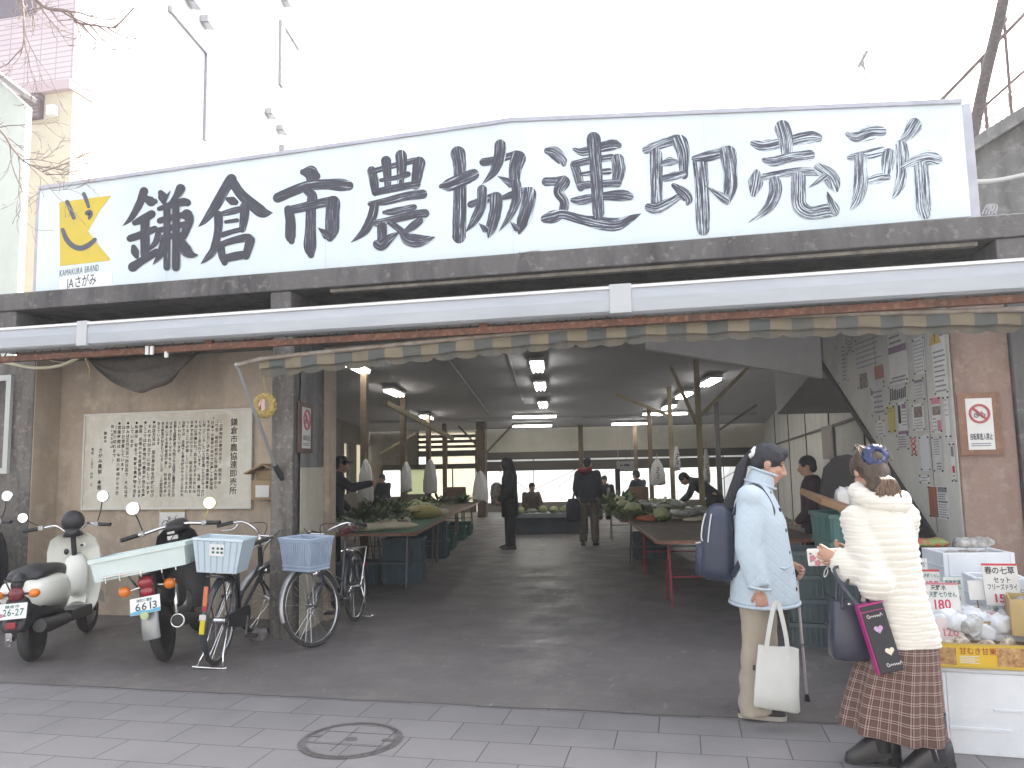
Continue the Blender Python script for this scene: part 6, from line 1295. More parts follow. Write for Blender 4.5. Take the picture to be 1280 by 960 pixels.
# --- the woman in the white coat --------------------------------------------
m = mat('white plush', (.72, .69, .62), (.66, .63, .56), 5, .9, sheen=.4); n, L, b = nodes_of(m); tc = n.new('ShaderNodeTexCoord'); sx = n.new('ShaderNodeSeparateXYZ'); L.new(tc.outputs['Object'], sx.inputs[0])
nz = n.new('ShaderNodeTexNoise'); nz.inputs['Scale'].default_value = 7; L.new(tc.outputs['Object'], nz.inputs[0]); a = n.new('ShaderNodeMath'); a.operation = 'MULTIPLY_ADD'; L.new(nz.outputs[0], a.inputs[0]); a.inputs[1].default_value = .03; L.new(sx.outputs[2], a.inputs[2])
p_ = n.new('ShaderNodeMath'); p_.operation = 'PINGPONG'; L.new(a.outputs[0], p_.inputs[0]); p_.inputs[1].default_value = .0165; mr = n.new('ShaderNodeMapRange'); mr.inputs[2].default_value = .009; L.new(p_.outputs[0], mr.inputs[0])
n3 = n.new('ShaderNodeTexNoise'); n3.inputs['Scale'].default_value = 260; L.new(tc.outputs['Object'], n3.inputs[0]); ad = n.new('ShaderNodeMath'); ad.operation = 'MULTIPLY_ADD'; L.new(n3.outputs[0], ad.inputs[0]); ad.inputs[1].default_value = .25; L.new(mr.outputs[0], ad.inputs[2])
bp = n.new('ShaderNodeBump'); bp.inputs['Strength'].default_value = .38; bp.inputs['Distance'].default_value = .012; L.new(ad.outputs[0], bp.inputs['Height']); L.new(bp.outputs[0], b.inputs['Normal']); M_PLUSH = m
ww = thing('person', 'woman seen from behind in a white plush coat, brown plaid skirt and black boots', 'person', (.97, 4.2, 0))
F2 = V3((-.22, .92, -.34)).normalized(); U2 = V3((-.06, .30, .95)); U2 = (U2 - F2 * U2.dot(F2)).normalized()
J = dict(side=V3((1, .3, 0)).normalized(), pelvis=V3((.055, -.01, .82)), waist=V3((.035, .0, .95)), chest=V3((.0, .02, 1.13)), neck=V3((-.015, .05, 1.29)), head=V3((-.03, .085, 1.43)), F=F2, U=U2,
         shL=V3((-.125, .0, 1.19)), elL=V3((-.085, -.135, .90)), wrL=V3((-.225, .0, 1.0)), shR=V3((.115, .08, 1.2)), elR=V3((.10, .22, .96)), wrR=V3((-.07, .28, 1.0)),
         hipL=V3((-.015, -.01, .80)), knL=V3((-.05, .02, .45)), anL=V3((-.06, .06, .12)), hipR=V3((.085, .0, .80)), knR=V3((.13, .0, .45)), anR=V3((.155, -.03, .12)), ftL=V3((-1, .0, 0)), ftR=V3((-.9, -.2, 0)).normalized())
P2 = figure(ww, J, .0085, .97, {'L': (V3((-.8, .35, .35)), V3((.25, .9, .0)), .75, 1), 'R': (V3((-.9, .1, .1)), V3((0, 0, 1)), .7, 1)})
g = MB(); g.loft([ell(c, rx, ry, 40, rp, 5, .8, .3) for c, rx, ry, rp in (((.048, -.01, .595), .178, .16, .05), ((.052, -.01, .64), .172, .157, .045), ((.03, -.01, .78), .155, .148, .03), ((.018, .0, .93), .146, .135, .015), ((.005, .01, 1.08), .152, .135, .0), ((-.005, .02, 1.19), .145, .12, 0), ((-.01, .03, 1.26), .105, .095, 0), ((-.012, .045, 1.30), .075, .075, 0))])
for s in 'LR': g.tube([J['sh' + s], J['sh' + s].lerp(J['el' + s], .5), J['el' + s], J['el' + s].lerp(J['wr' + s], .5), J['wr' + s]], [.078, .082, .085, .082, .068], 18, round_=False); g.ball(J['sh' + s], .08, 14, 10); g.ball(J['el' + s], .085, 14, 10)
coat = remesh(g, .011, 4, 'coat', .5)
for v in coat.vertices:
    q = .006 * math.sin(v.co.z * 190 + 2.2 * pnoise(v.co * 6)); d_ = V3((v.co.x - .02, v.co.y - .0, 0)); v.co += d_.normalized() * q * .55 if d_.length > .03 else V3((0, 0, 0))
obj('coat', coat, M_PLUSH, ww)
g = MB(); g.tube([(-.012 + .086 * math.cos(a) + (.03 * max(0, math.cos(a))), .035 + .08 * math.sin(a), 1.305 + .03 * math.sin(a) - .022 * math.cos(a)) for a in [2 * math.pi * i / 30 for i in range(30)]], [.047 + .006 * math.sin(i * 1.9) for i in range(30)], 12, closed=True); obj('collar', remesh(g, .01, 2, 'collar'), M_PLUSH, ww)
# plaid skirt with its own cloth coordinates
m = mat('plaid wool', (.16, .07, .06), rough=.9); n, L, b = nodes_of(m); uvn = n.new('ShaderNodeUVMap'); sx = n.new('ShaderNodeSeparateXYZ'); L.new(uvn.outputs[0], sx.inputs[0]); M_PLAID = m
def bands(o, per, lo, hi, ph=0.0):
    a = n.new('ShaderNodeMath'); a.operation = 'MULTIPLY_ADD'; L.new(o, a.inputs[0]); a.inputs[1].default_value = 1 / per; a.inputs[2].default_value = ph; f = n.new('ShaderNodeMath'); f.operation = 'FRACT'; L.new(a.outputs[0], f.inputs[0])
    g1 = n.new('ShaderNodeMath'); g1.operation = 'GREATER_THAN'; L.new(f.outputs[0], g1.inputs[0]); g1.inputs[1].default_value = lo; g2 = n.new('ShaderNodeMath'); g2.operation = 'LESS_THAN'; L.new(f.outputs[0], g2.inputs[0]); g2.inputs[1].default_value = hi
    q = n.new('ShaderNodeMath'); q.operation = 'MULTIPLY'; L.new(g1.outputs[0], q.inputs[0]); L.new(g2.outputs[0], q.inputs[1]); return q.outputs[0]
def half(o): q = n.new('ShaderNodeMath'); q.operation = 'MULTIPLY'; L.new(o, q.inputs[0]); q.inputs[1].default_value = .5; return q.outputs[0]
c = mixrgb(n, L, half(bands(sx.outputs[0], .047, .0, .5)), (.115, .062, .05), (.05, .026, .023)); c = mixrgb(n, L, half(bands(sx.outputs[1], .047, .0, .5)), c, (.055, .028, .025))
for o in (sx.outputs[0], sx.outputs[1]):
    for lo in (.12, .34): c = mixrgb(n, L, half(bands(o, .047, lo, lo + .10)), c, (.42, .32, .28))
L.new(c, b.inputs['Base Color'])
n_ = 96; rings = []; zz = [(.64, .155, .14, .045, -.01, 0), (.56, .17, .152, .03, -.01, .02), (.45, .19, .165, .01, -.01, .04), (.3, .212, .182, -.012, .0, .06), (.2, .225, .195, -.025, .0, .075), (.155, .23, .2, -.03, .0, .08)]
vs = []; uvs = []
for z, rx, ry, cx, cy_, rp in zz:
    for j in range(n_):
        a = 2 * math.pi * j / n_; q = 1 + rp * math.sin(8 * a + .6) + rp * .5 * math.sin(13 * a + z * 3); tl = .035 * math.cos(a) * (1 - (z - .155) / .5)
        vs.append((cx + rx * q * math.cos(a), cy_ + ry * q * math.sin(a), z - tl + .02 * (z < .5))); uvs.append((a * .235, z * 1.0))
fs = [(i * n_ + j, i * n_ + (j + 1) % n_, (i + 1) * n_ + (j + 1) % n_, (i + 1) * n_ + j) for i in range(len(zz) - 1) for j in range(n_)]
me = bpy.data.meshes.new('skirt'); me.from_pydata(vs, [], fs); ul_ = me.uv_layers.new(name='UVMap')
for p in me.polygons:
    wrap = any(l % n_ == 0 for l in p.vertices) and any(l % n_ == n_ - 1 for l in p.vertices)
    for li in p.loop_indices:
        vi = me.loops[li].vertex_index; u_, v_ = uvs[vi]; ul_.data[li].uv = (u_ + (2 * math.pi * .235 if wrap and vi % n_ == 0 else 0), v_)
me.shade_smooth(); o = obj('skirt', me, M_PLAID, ww); md = o.modifiers.new('t', 'SOLIDIFY'); md.thickness = .006; md = o.modifiers.new('s', 'SUBSURF'); md.levels = 1; md.render_levels = 1
M_BOOT = mat('black leather', (.028, .027, .031), rough=.32)
for s in 'LR':
    a = J['an' + s]; shoe(ww, a, J['ft' + s], .25, M_BOOT, M_BLACK, 'boot', .05, .10, .041)
    g = MB(); g.tube([a + V3((0, 0, -.055)), a + V3((0, 0, .02)), a + V3((0, 0, .16))], [.047, .048, .056], 18); obj('boot_shaft', g, M_BOOT, ww, 60)
a = J['anR']; g = MB(); g.tube([a + V3((-.025, -.042, .10)), a + V3((-.012, -.050, .0)), a + V3((.0, -.048, -.05))], .004, 5); g.ball(a + V3((-.026, -.047, .10)), .01, 8, 6); obj('boot_zip', g, M_CHROME, ww, 180)
mm2 = Matrix((F2.cross(U2), F2, U2)).transposed()
g = MB(); g.ball(P2(0, -.02, .036), (.084, .10, .092), 20, 14, rot=mm2); g.ball(P2(0, .04, .08), (.066, .05, .036), 14, 10, rot=mm2); g.ball(P2(0, -.072, -.03), (.070, .055, .085), 14, 10, rot=mm2); g.ball(P2(0, -.055, -.10), (.06, .05, .05), 14, 10, rot=mm2)
for s in (-1, 1): g.ball(P2(s * .066, .02, .03), (.02, .04, .05), 12, 8, rot=mm2)
g.ball(P2(.0, -.09, -.08), (.035, .035, .05), 12, 8, rot=mm2); g.ball(P2(0, -.105, .045), (.036, .03, .036), 12, 8, rot=mm2); hr = obj('hair', remesh(g, .008, 3, 'hair'), M_HAIRB, ww)
g = MB(); rn = random.Random(3)
for i in range(26):
    s = rn.uniform(-.07, .07); p0 = P2(s, -.02 + rn.uniform(-.05, .05), .118); g.tube(spline([tuple(p0), tuple(P2(s * 1.1, -.07 + rn.uniform(-.02, .02), .112 + rn.uniform(-.004, .016))), tuple(P2(s * 1.1 + rn.uniform(-.015, .015), -.108 + rn.uniform(-.012, .006), .06 + rn.uniform(-.05, .03)))], 4), [.003] * 9, 4)
for i in range(40):
    s = rn.uniform(-.03, .05); g.tube(spline([tuple(P2(s * .6, -.10, -.05)), tuple(P2(s + .01, -.135 + rn.uniform(-.01, .01), -.10)), tuple(P2(s * 1.5 + rn.uniform(-.01, .02), -.11, -.155 + rn.uniform(-.02, .02)))], 5), [.005] * 11, 5)
obj('loose_strands', g, mat('light brown strands', (.10, .06, .04), (.20, .13, .085), 50, .4), hr, 180)
g = MB()
for i in range(44):
    a = i * 2.4; r_ = .032 + .026 * ((i * .618) % 1); c = P2(r_ * math.cos(a) * 1.05, -.105 + rn.uniform(-.012, .016), .045 + r_ * math.sin(a)); d_ = mm2 @ V3((math.cos(a), .6, math.sin(a))); g.ball(c, (.009, .026, .016), 10, 7, rot=d_.normalized().to_track_quat('Y', 'Z').to_matrix())
obj('hair_scrunchie', remesh(g, .006, 1, 'scr'), mat('blue satin', (.014, .024, .085), (.022, .038, .13), 40, .3), hr)
# what she holds and carries
pc_ = thing('phone_case', 'white wallet phone case with pink flowers in the hand of the woman in white', 'phone case', ww.location + V3((-.325, .055, 1.0)), R(-8), rot=(R(8), R(-3), R(-8)))
g = MB(); g.box((0.05, 0, 0), (.17, .022, .088)); obj('case', g, mat('case white', (.72, .69, .66), rough=.5), pc_, None, .007)
rn = random.Random(11)
for k, (mt, sz) in enumerate(((M_PINKP, .015), (mat('deep pink', (.55, .05, .16), rough=.6), .012), (mat('leaf grey', (.22, .26, .22), rough=.6), .007))):
    g = MB()
    for q in range(3 if k < 2 else 7):
        cx, cz = ((-.01, 0), (.028, .016), (.012, -.026))[q] if k == 0 else ((.05, .024), (.068, .012), (.085, .028))[q] if k == 1 else (rn.uniform(-.03, .1), rn.uniform(-.035, .035))
        for i in range(5): g.add([V3((cx + sz * .6 * math.cos(i * 1.257) + sz * .55 * math.cos(t * 1.05), -.0118 - .0004 * (3 - k) - .00005 * i, cz + sz * .6 * math.sin(i * 1.257) + sz * .55 * math.sin(t * 1.05))) for t in range(6)], [(0, 1, 2, 3, 4, 5)])
    obj('printed_flowers', g, mt, pc_, None)
g = MB(); g.tube(spline([(.06, .0, -.045), (.05, -.01, -.085), (.035, -.01, -.10), (.04, -.01, -.07), (.06, 0, -.045)], 5), .0025, 5); obj('cord', g, M_PAPER, pc_, 180)
hb = thing('handbag', 'dark navy leather handbag with two straps hung over the forearm', 'handbag', ww.location + V3((-.20, -.05, .525)), R(8), rot=(0, R(3), R(10)))
M_HBAG = mat('navy leather', (.032, .036, .058), (.042, .046, .07), 12, .35)
g = MB(); rings = []
for z, hx, hy in ((0, .085, .05), (.012, .098, .065), (.1, .102, .066), (.2, .095, .05), (.275, .088, .03)): rings.append([V3((hx * math.copysign(abs(math.cos(a)) ** .5, math.cos(a)), hy * math.copysign(abs(math.sin(a)) ** .5, math.sin(a)) + .004 * math.sin(z * 50 + math.cos(a) * 7), z)) for a in [2 * math.pi * i / 32 for i in range(32)]])
g.loft(rings); obj('bag', g, M_HBAG, hb, 60)
for s in (-1, 1):
    g = MB(); g.tube(spline([(-.055, s * .035, .24), (-.045, s * .045, .34), (.0, s * .05 - .02, .45), (.045, s * .04 - .02, .475), (.07, s * .045 - .01, .40), (.06, s * .036, .24)], 6), .0085, 8); obj('strap', g, M_HBAG, hb, 180)
g = MB(); g.ball((-.02, -.04, .268), (.013, .01, .008), 8, 6); obj('stud', g, M_CHROME, hb, 180)
sb = thing('shopping_bag', 'slim black bag with pink edges and two printed hearts hung behind the handbag', 'bag', ww.location + V3((-.052, -.165, .50)), 0, rot=(R(-4), R(-13), R(6)))
M_MAG = mat('magenta edge', (.42, .02, .19), rough=.35)
g = MB(); g.bb((-.056, -.03, 0), (.056, .03, .315)); obj('bag', g, mat('black bag cloth', (.018, .018, .024), rough=.5), sb, None, .006)
g = MB()
for a, b_ in (((-.06, -.032, 0), (-.056, .032, .318)), ((-.058, -.033, .314), (.058, .033, .320)), ((-.056, -.0335, .285), (.056, -.0305, .288))): g.bb(a, b_)
obj('piping', g, M_MAG, sb, None)
def heart(g, c, s, y):
    g.add([V3((c[0] + s * .0625 * 16 * math.sin(t) ** 3 / 1.0 * .5, y, c[1] + s * .031 * (13 * math.cos(t) - 5 * math.cos(2 * t) - 2 * math.cos(3 * t) - math.cos(4 * t)))) for t in [2 * math.pi * i / 28 for i in range(28)]], [tuple(range(28))])
g = MB(); heart(g, (0, .20), .042, -.0322); obj('printed_heart', g, mat('lilac print', (.42, .22, .45), (.6, .45, .6), 90, .6), sb, None)
g = MB(); heart(g, (.018, .095), .042, -.0322); obj('printed_heart', g, mat('cream print', (.70, .64, .50), rough=.6), sb, None)
for x, z, fl in ((0, .262, 1), (.02, .035, 1)):
    g = MB(); pts = [(-.036, -.004), (-.03, .008), (-.024, -.006), (-.018, .002), (-.014, -.005), (-.008, .003), (-.003, -.005), (.003, .003), (.008, -.004), (.014, .003), (.02, -.004), (.028, .009), (.035, .004), (.03, -.006), (.022, -.004)]
    g.tube(spline([(x - px, -.033, z + pz) for px, pz in pts], 4), .0016, 4); obj('script_lettering', g, M_PAPER, sb, 180)
g = MB(); strap(g, spline([(-.045, .0, .31), (-.085, .03, .42), (-.09, .06, .50), (-.04, .05, .49), (.0, .02, .41), (.04, 0, .31)], 6), .014, .006, (0, 1, 0)); obj('strap', g, M_HBAG, sb, 60)

# --- people inside the hall ---------------------------------------------------
M_DNAVY = mat('dark navy jacket', (.026, .031, .05), (.036, .041, .06), 12, .8); M_DGREY = mat('dark trousers', (.02, .02, .024), rough=.85); M_TAUPE = mat('taupe trousers', (.17, .15, .125), (.13, .115, .10), 8, .85); M_PURPJ = mat('plum jacket', (.045, .022, .034), (.03, .016, .026), 10, .8); M_FURG = mat('grey brown knit', (.10, .08, .07), (.05, .04, .04), 20, .9); M_SCARF = mat('beige scarf', (.30, .27, .21), rough=.9); M_REDJ = mat('red cloth', (.22, .03, .04), rough=.85)
def bystander(label, p, face, h, pose, jacket, legs, hat=None, extra=None, long_=0.0):
    root = thing('person', label, 'person', (p.x, p.y, .004 + p.z), face); k = h / 1.62   # faces its own +Y
    lean = {'stand': .0, 'bend': .95, 'sit': .12, 'reach': .12}[pose]; zp = .87 * k if pose != 'sit' else .46 * k
    A_ = V3((0, math.sin(lean), math.cos(lean))); pv = V3((0, -.12 * k if pose == 'bend' else 0, zp))
    q = lambda d, x=0.0, f=0.0: pv + A_ * d * k + V3((x * k, 0, 0)) + V3((0, math.cos(lean), -math.sin(lean))) * f * k
    Fh = V3((0, math.cos(lean * .7 + .15), -math.sin(lean * .7 + .15))); Uh = V3((0, math.sin(lean * .7 + .15), math.cos(lean * .7 + .15)))
    J = dict(side=V3((1, 0, 0)), pelvis=q(0), waist=q(.13), chest=q(.32), neck=q(.48, 0, .02), head=q(.61, 0, .05), F=Fh, U=Uh, shR=q(.43, .17), shL=q(.43, -.17))
    for s, sg in (('R', 1), ('L', -1)):
        sh = J['sh' + s]
        if pose in ('bend', 'sit'): J['el' + s] = sh + V3((sg * .05, .10, -.24)) * k; J['wr' + s] = J['el' + s] + V3((-sg * .06, .17, -.14)) * k
        elif pose == 'reach' and s == 'R': J['el' + s] = sh + V3((.08, .20, -.14)) * k; J['wr' + s] = J['el' + s] + V3((.02, .24, .05)) * k
        else: J['el' + s] = sh + V3((sg * .06, .0, -.28)) * k; J['wr' + s] = J['el' + s] + V3((-sg * .03, .16, -.15)) * k
        J['hip' + s] = q(0, sg * .09)
        if pose == 'sit': J['kn' + s] = pv + V3((sg * .11, .40, .02)) * k; J['an' + s] = pv + V3((sg * .11, .40, -.37)) * k
        else: st = sg * .04 if pose != 'stand' else sg * .03; J['kn' + s] = V3((sg * .10 * k, st + (.03 if pose == 'bend' else 0), .46 * k)); J['an' + s] = V3((sg * .11 * k, st, .08 * k))
        J['ft' + s] = V3((sg * .15, 1, 0)).normalized()
    figure(root, J, .017, k, None, False); g = MB()
    low = -.10 - long_
    g.loft([ell(q(d), rx * k, ry * k, 22) for d, rx, ry in ((low, .19, .155), (.02, .185, .15), (.18, .175, .14), (.34, .185, .14), (.42, .17, .12), (.48, .09, .085), (.51, .065, .065))]) if pose != 'bend' else g.tube([q(d) for d in (-.05, .1, .3, .42, .49)], [.15 * k, .16 * k, .165 * k, .14 * k, .08 * k], 18, up=(1, 0, 0), sq=.8, round_=True)
    for s in 'RL': g.tube([J['sh' + s], J['sh' + s].lerp(J['el' + s], .5), J['el' + s], J['wr' + s]], [.075 * k, .07 * k, .065 * k, .05 * k], 12, round_=True)
    obj('jacket', remesh(g, .02, 4, 'jacket'), jacket, root); g = MB()
    for s in 'RL': g.tube([J['hip' + s], J['hip' + s].lerp(J['kn' + s], .4), J['kn' + s], J['an' + s] + V3((0, 0, -.02))], [.115 * k, .105 * k, .082 * k, .075 * k], 14, round_=False)
    g.ball(q(0), (.17 * k, .13 * k, .12 * k), 14, 10); obj('trousers', remesh(g, .018, 3, 'trousers'), legs, root)
    for s in 'RL': shoe(root, J['an' + s], J['ft' + s], .26 * k, M_BLACK, None, 'shoe', 0, .07, .042) if pose != 'sit' else None
    g = MB(); c = J['head']; mh_ = Matrix((V3((1, 0, 0)), Fh, Uh)).transposed(); g.ball(c + Uh * .035 * k - Fh * .015 * k, (.083 * k, .10 * k, .09 * k), 16, 10, rot=mh_); g.ball(c - Fh * .06 * k - Uh * .02 * k, (.065 * k, .05 * k, .07 * k), 12, 8, rot=mh_)
    if hat == 'cap': g.ball(c + Fh * .09 * k + Uh * .055 * k, (.07 * k, .07 * k, .014 * k), 12, 8, rot=mh_)
    if hat == 'hood': g.ball(c - Fh * .02 * k, (.105 * k, .115 * k, .135 * k), 16, 10, rot=mh_); g.tube([c - Fh * .04 * k, c - Fh * .07 * k - V3((0, 0, .26 * k))], [.10 * k, .13 * k], 14, round_=True)
    if hat == 'bald' : pass
    o = obj('hair' if hat not in ('cap', 'hood') else ('cap' if hat == 'cap' else 'hood'), remesh(g, .014, 2, 'hair'), jacket if hat == 'hood' else M_HAIRK, root)
    return root, J, k
def at_uv(x, v): return I((x - 690) / 960 * v, v)
r_, J, k = bystander('man seen from behind in dark jacket and taupe trousers with a red hood', at_uv(731, 14.5), TH + R(-8), 1.64, 'stand', M_DNAVY, M_TAUPE)
g = MB(); g.tube([(-.12, -.10, 1.38), (-.02, -.12, 1.36), (.05, -.11, 1.40)], [.05, .06, .05], 10, round_=True); obj('red_hood', g, M_REDJ, r_, 180)
sh_ = thing('shoulder_bag', 'dark bag hanging at the left hip of the man with the red hood', 'bag', at_uv(712, 14.35) + V3((0, 0, .45)), TH)
g = MB(); g.loft([[V3((x, y, z)) for x, y in [(hx * math.copysign(abs(math.cos(a)) ** .5, math.cos(a)), hy * math.copysign(abs(math.sin(a)) ** .5, math.sin(a))) for a in [2 * math.pi * i / 20 for i in range(20)]]] for z, hx, hy in ((0, .10, .06), (.02, .13, .08), (.3, .13, .075), (.42, .08, .04))]); obj('bag', g, M_DNAVY, sh_, 60); g = MB(); strap(g, [(0, 0, .40), (.08, -.02, .72), (.16, -.02, .86)], .04, .008, (0, 1, 0)); obj('strap', g, M_DNAVY, sh_, None)
r_, J, k = bystander('dark hooded woman in profile carrying a pale bag past the left tables', at_uv(634, 14.1), TH + R(88), 1.66, 'stand', mat('black coat', (.012, .013, .02), rough=.8), M_DGREY, 'hood', long_=.22)
pb = thing('shopping_bag', 'pale patterned shopping bag held by the hooded woman', 'bag', at_uv(618, 14.1) + V3((0, 0, .78)), TH); g = MB(); g.loft([ell((0, 0, z), rx, ry, 20, .06, 5) for z, rx, ry in ((0, .07, .07), (.02, .10, .09), (.22, .12, .10), (.36, .10, .07), (.42, .04, .03))]); obj('bag', g, mat('grey pattern', (.25, .23, .22), (.10, .09, .09), 25, .8), pb, 60)
bystander('seated person in a grey brown shawl behind the low counter by the windows', at_uv(660, 18.6) + V3((0, 0, -.05)), TH + R(200), 1.55, 'sit', M_FURG, M_DGREY)
bystander('man in a dark cap reaching out behind the near left table', at_uv(411, 10.9), TH + R(-75), 1.72, 'reach', M_DNAVY, M_DGREY, 'cap')
bystander('dark figure half hidden behind the hanging bags of the left row', at_uv(478, 19.2) + V3((0, 0, .25)), TH + R(150), 1.5, 'sit', M_DNAVY, M_DGREY)
r_, J, k = bystander('small seated person with a beige scarf behind the heap of greens', at_uv(752, 18.8) + V3((0, 0, .12)), TH + R(170), 1.5, 'sit', M_DNAVY, M_DGREY)
g = MB(); g.tube([J['neck'] + V3((-.06, -.1, .0)), J['neck'] + V3((-.1, .06, -.1)), J['chest'] + V3((-.08, .13, -.15))], [.045, .04, .03], 10, round_=True); obj('scarf', g, M_SCARF, r_, 180)
bystander('man in a dark coat sitting beside a cardboard box near the back windows', at_uv(795, 18.2) + V3((0, 0, .18)), TH + R(40), 1.58, 'sit', M_DNAVY, M_DGREY)
bystander('person in dark clothes bending over the vegetables behind the yellowed post', at_uv(876, 14.6), TH + R(80), 1.62, 'bend', M_DNAVY, M_DGREY)
bystander('person in a plum jacket standing by the cream wall beyond the woman in blue', at_uv(1003, 8.75), TH + R(70), 1.56, 'stand', M_PURPJ, M_DGREY)
# ------------------------------------------------------------------ tables of the hall
M_TOP = stained('brown table top', (.15, .115, .09), (.10, .078, .062), (.19, .155, .125), sc_=3, vert=False, bump=.1); M_TEDGE = mat('worn table edge', (.26, .12, .08), (.20, .10, .07), 20, .5)
M_REDLEG = mat('red steel tube', (.30, .035, .05), (.22, .03, .04), 14, .45); M_GREYLEG = mat('grey steel tube', (.13, .13, .14), rough=.45, metal=.5); M_CLOTH = mat('green table cloth', (.03, .16, .075), (.025, .12, .06), 6, .6)
def table(label, u0, u1, v0, v1, h, legs, cloth=False):
    t = thing('market_table', label, 'table', I((u0 + u1) / 2, (v0 + v1) / 2, .004), TH, 'long market tables in the hall'); a, b_ = (u1 - u0) / 2, (v1 - v0) / 2
    c = .07; g = MB(); g.prism([(-a + c, -b_), (a - c, -b_), (a, -b_ + c), (a, b_), (-a, b_), (-a, -b_ + c)], (0, 0, h - .03), (1, 0, 0), (0, 1, 0), (0, 0, .026)); obj('tabletop', g, M_TOP, t, None)
    g = MB(); P_ = [(-a, b_), (-a, -b_ + c), (-a + c, -b_), (a - c, -b_), (a, -b_ + c), (a, b_)]
    for p, q in zip(P_, P_[1:]): g.beam((*p, h - .018), (*q, h - .018), .02, .032)
    obj('edge', g, M_TEDGE, t, None)
    for y in (-b_ + .3, b_ - .3):
        for s in (-1, 1):
            g = MB(); g.tube([(s * (a - .16), y, h - .03), (s * (a - .16), y - .12, 0)], .012, 7); g.tube([(s * (a - .16), y, h - .04), (s * (a - .16), y + .34, 0)], .010, 7); obj('leg', g, legs, t)
        g = MB(); g.tube([(-a + .16, y - .05, .30), (a - .16, y - .05, .30)], .009, 6); obj('crossbar', g, legs, t)
    if cloth:
        g = MB(); g.bb((-a + .02, -b_ + .02, h + .002), (a - .02, b_ - .02, h + .008)); obj('cloth', g, M_CLOTH, t, None)
    return t
table('bare brown market table with red steel legs behind the woman in blue', 1.03, 2.75, 8.05, 11.0, .70, M_REDLEG)
table('market table heaped with greens and leeks left of the yellowed post', .93, 2.25, 11.05, 15.6, .70, M_GREYLEG)
table('near left market table with daikon radishes on a green cloth', -3.05, -1.72, 9.5, 12.2, .70, M_GREYLEG, True)
table('middle left market table with baskets of vegetables beneath hanging bags', -3.1, -1.75, 12.3, 15.1, .70, M_GREYLEG)
table('far left market table reaching back towards the thick brown post', -3.15, -1.8, 15.2, 18.4, .66, M_GREYLEG)
table('side market table by the left windows with a yellow crate', -5.3, -3.9, 12.6, 16.0, .68, M_GREYLEG)
ct_ = thing('low_counter', 'low grey blue counter in front of the back windows', 'counter', I(-.1, 17.3, .004), TH)
g = MB(); g.bb((-.85, -.5, .36), (.85, .5, .445)); obj('top', g, mat('bluish grey top', (.20, .23, .25), (.16, .18, .20), 4, .5), ct_, None); g = MB(); g.bb((-.8, -.42, 0), (.8, .45, .355)); obj('front', g, mat('dull blue front', (.05, .065, .08), (.035, .04, .055), 3, .7), ct_, None)

# vegetables ---------------------------------------------------------------------
M_G1 = mat('dark leaf', (.035, .07, .018), (.075, .13, .035), 25, .55); M_G2 = mat('fresh leaf', (.10, .17, .04), (.17, .24, .07), 20, .5); M_G3 = mat('pale leaf', (.28, .33, .15), (.38, .41, .22), 18, .55)
M_WHT = mat('radish white', (.58, .54, .42), (.50, .47, .35), 9, .45); M_ORG = mat('carrot red', (.50, .09, .05), (.42, .12, .05), 20, .5); M_YEL2 = mat('yellow leaf', (.42, .36, .13), (.34, .32, .11), 12, .55); M_BAGC = mat('clear bag', (.45, .47, .45), (.34, .36, .33), 30, .22, bump=.6, bsc=60)
def leafy(n_, ln, wd, spread, up, seed):
    rn = random.Random(seed); g = MB()
    for i in range(n_):
        a = rn.uniform(-spread, spread); e = rn.uniform(.05, up); d = V3((math.cos(a) * math.cos(e), math.sin(a) * math.cos(e), math.sin(e))); l = ln * rn.uniform(.6, 1.1); s = d.cross(V3((0, 0, 1))).normalized() * wd * rn.uniform(.6, 1.2); o = V3((rn.uniform(-.03, .03), rn.uniform(-.05, .05), rn.uniform(.01, .05)))
        p = [o + d * l * t + V3((0, 0, -.35 * l * t * t * rn.uniform(.5, 1.2))) for t in (0, .3, .6, .85, 1)]; ww_ = (.15, .6, 1, .8, .1); cr__ = V3((0, 0, .25 * wd)); k = []
        for q, w_ in zip(p, ww_): k += [q - s * w_ + cr__, q, q + s * w_ + cr__]
        k = [V3((x, y, max(z, .004))) for x, y, z in k]
        g.add(k, [(j * 3 + q, j * 3 + q + 1, j * 3 + q + 4, j * 3 + q + 3) for j in range(4) for q in (0, 1)])
    return g
PROTO = {}
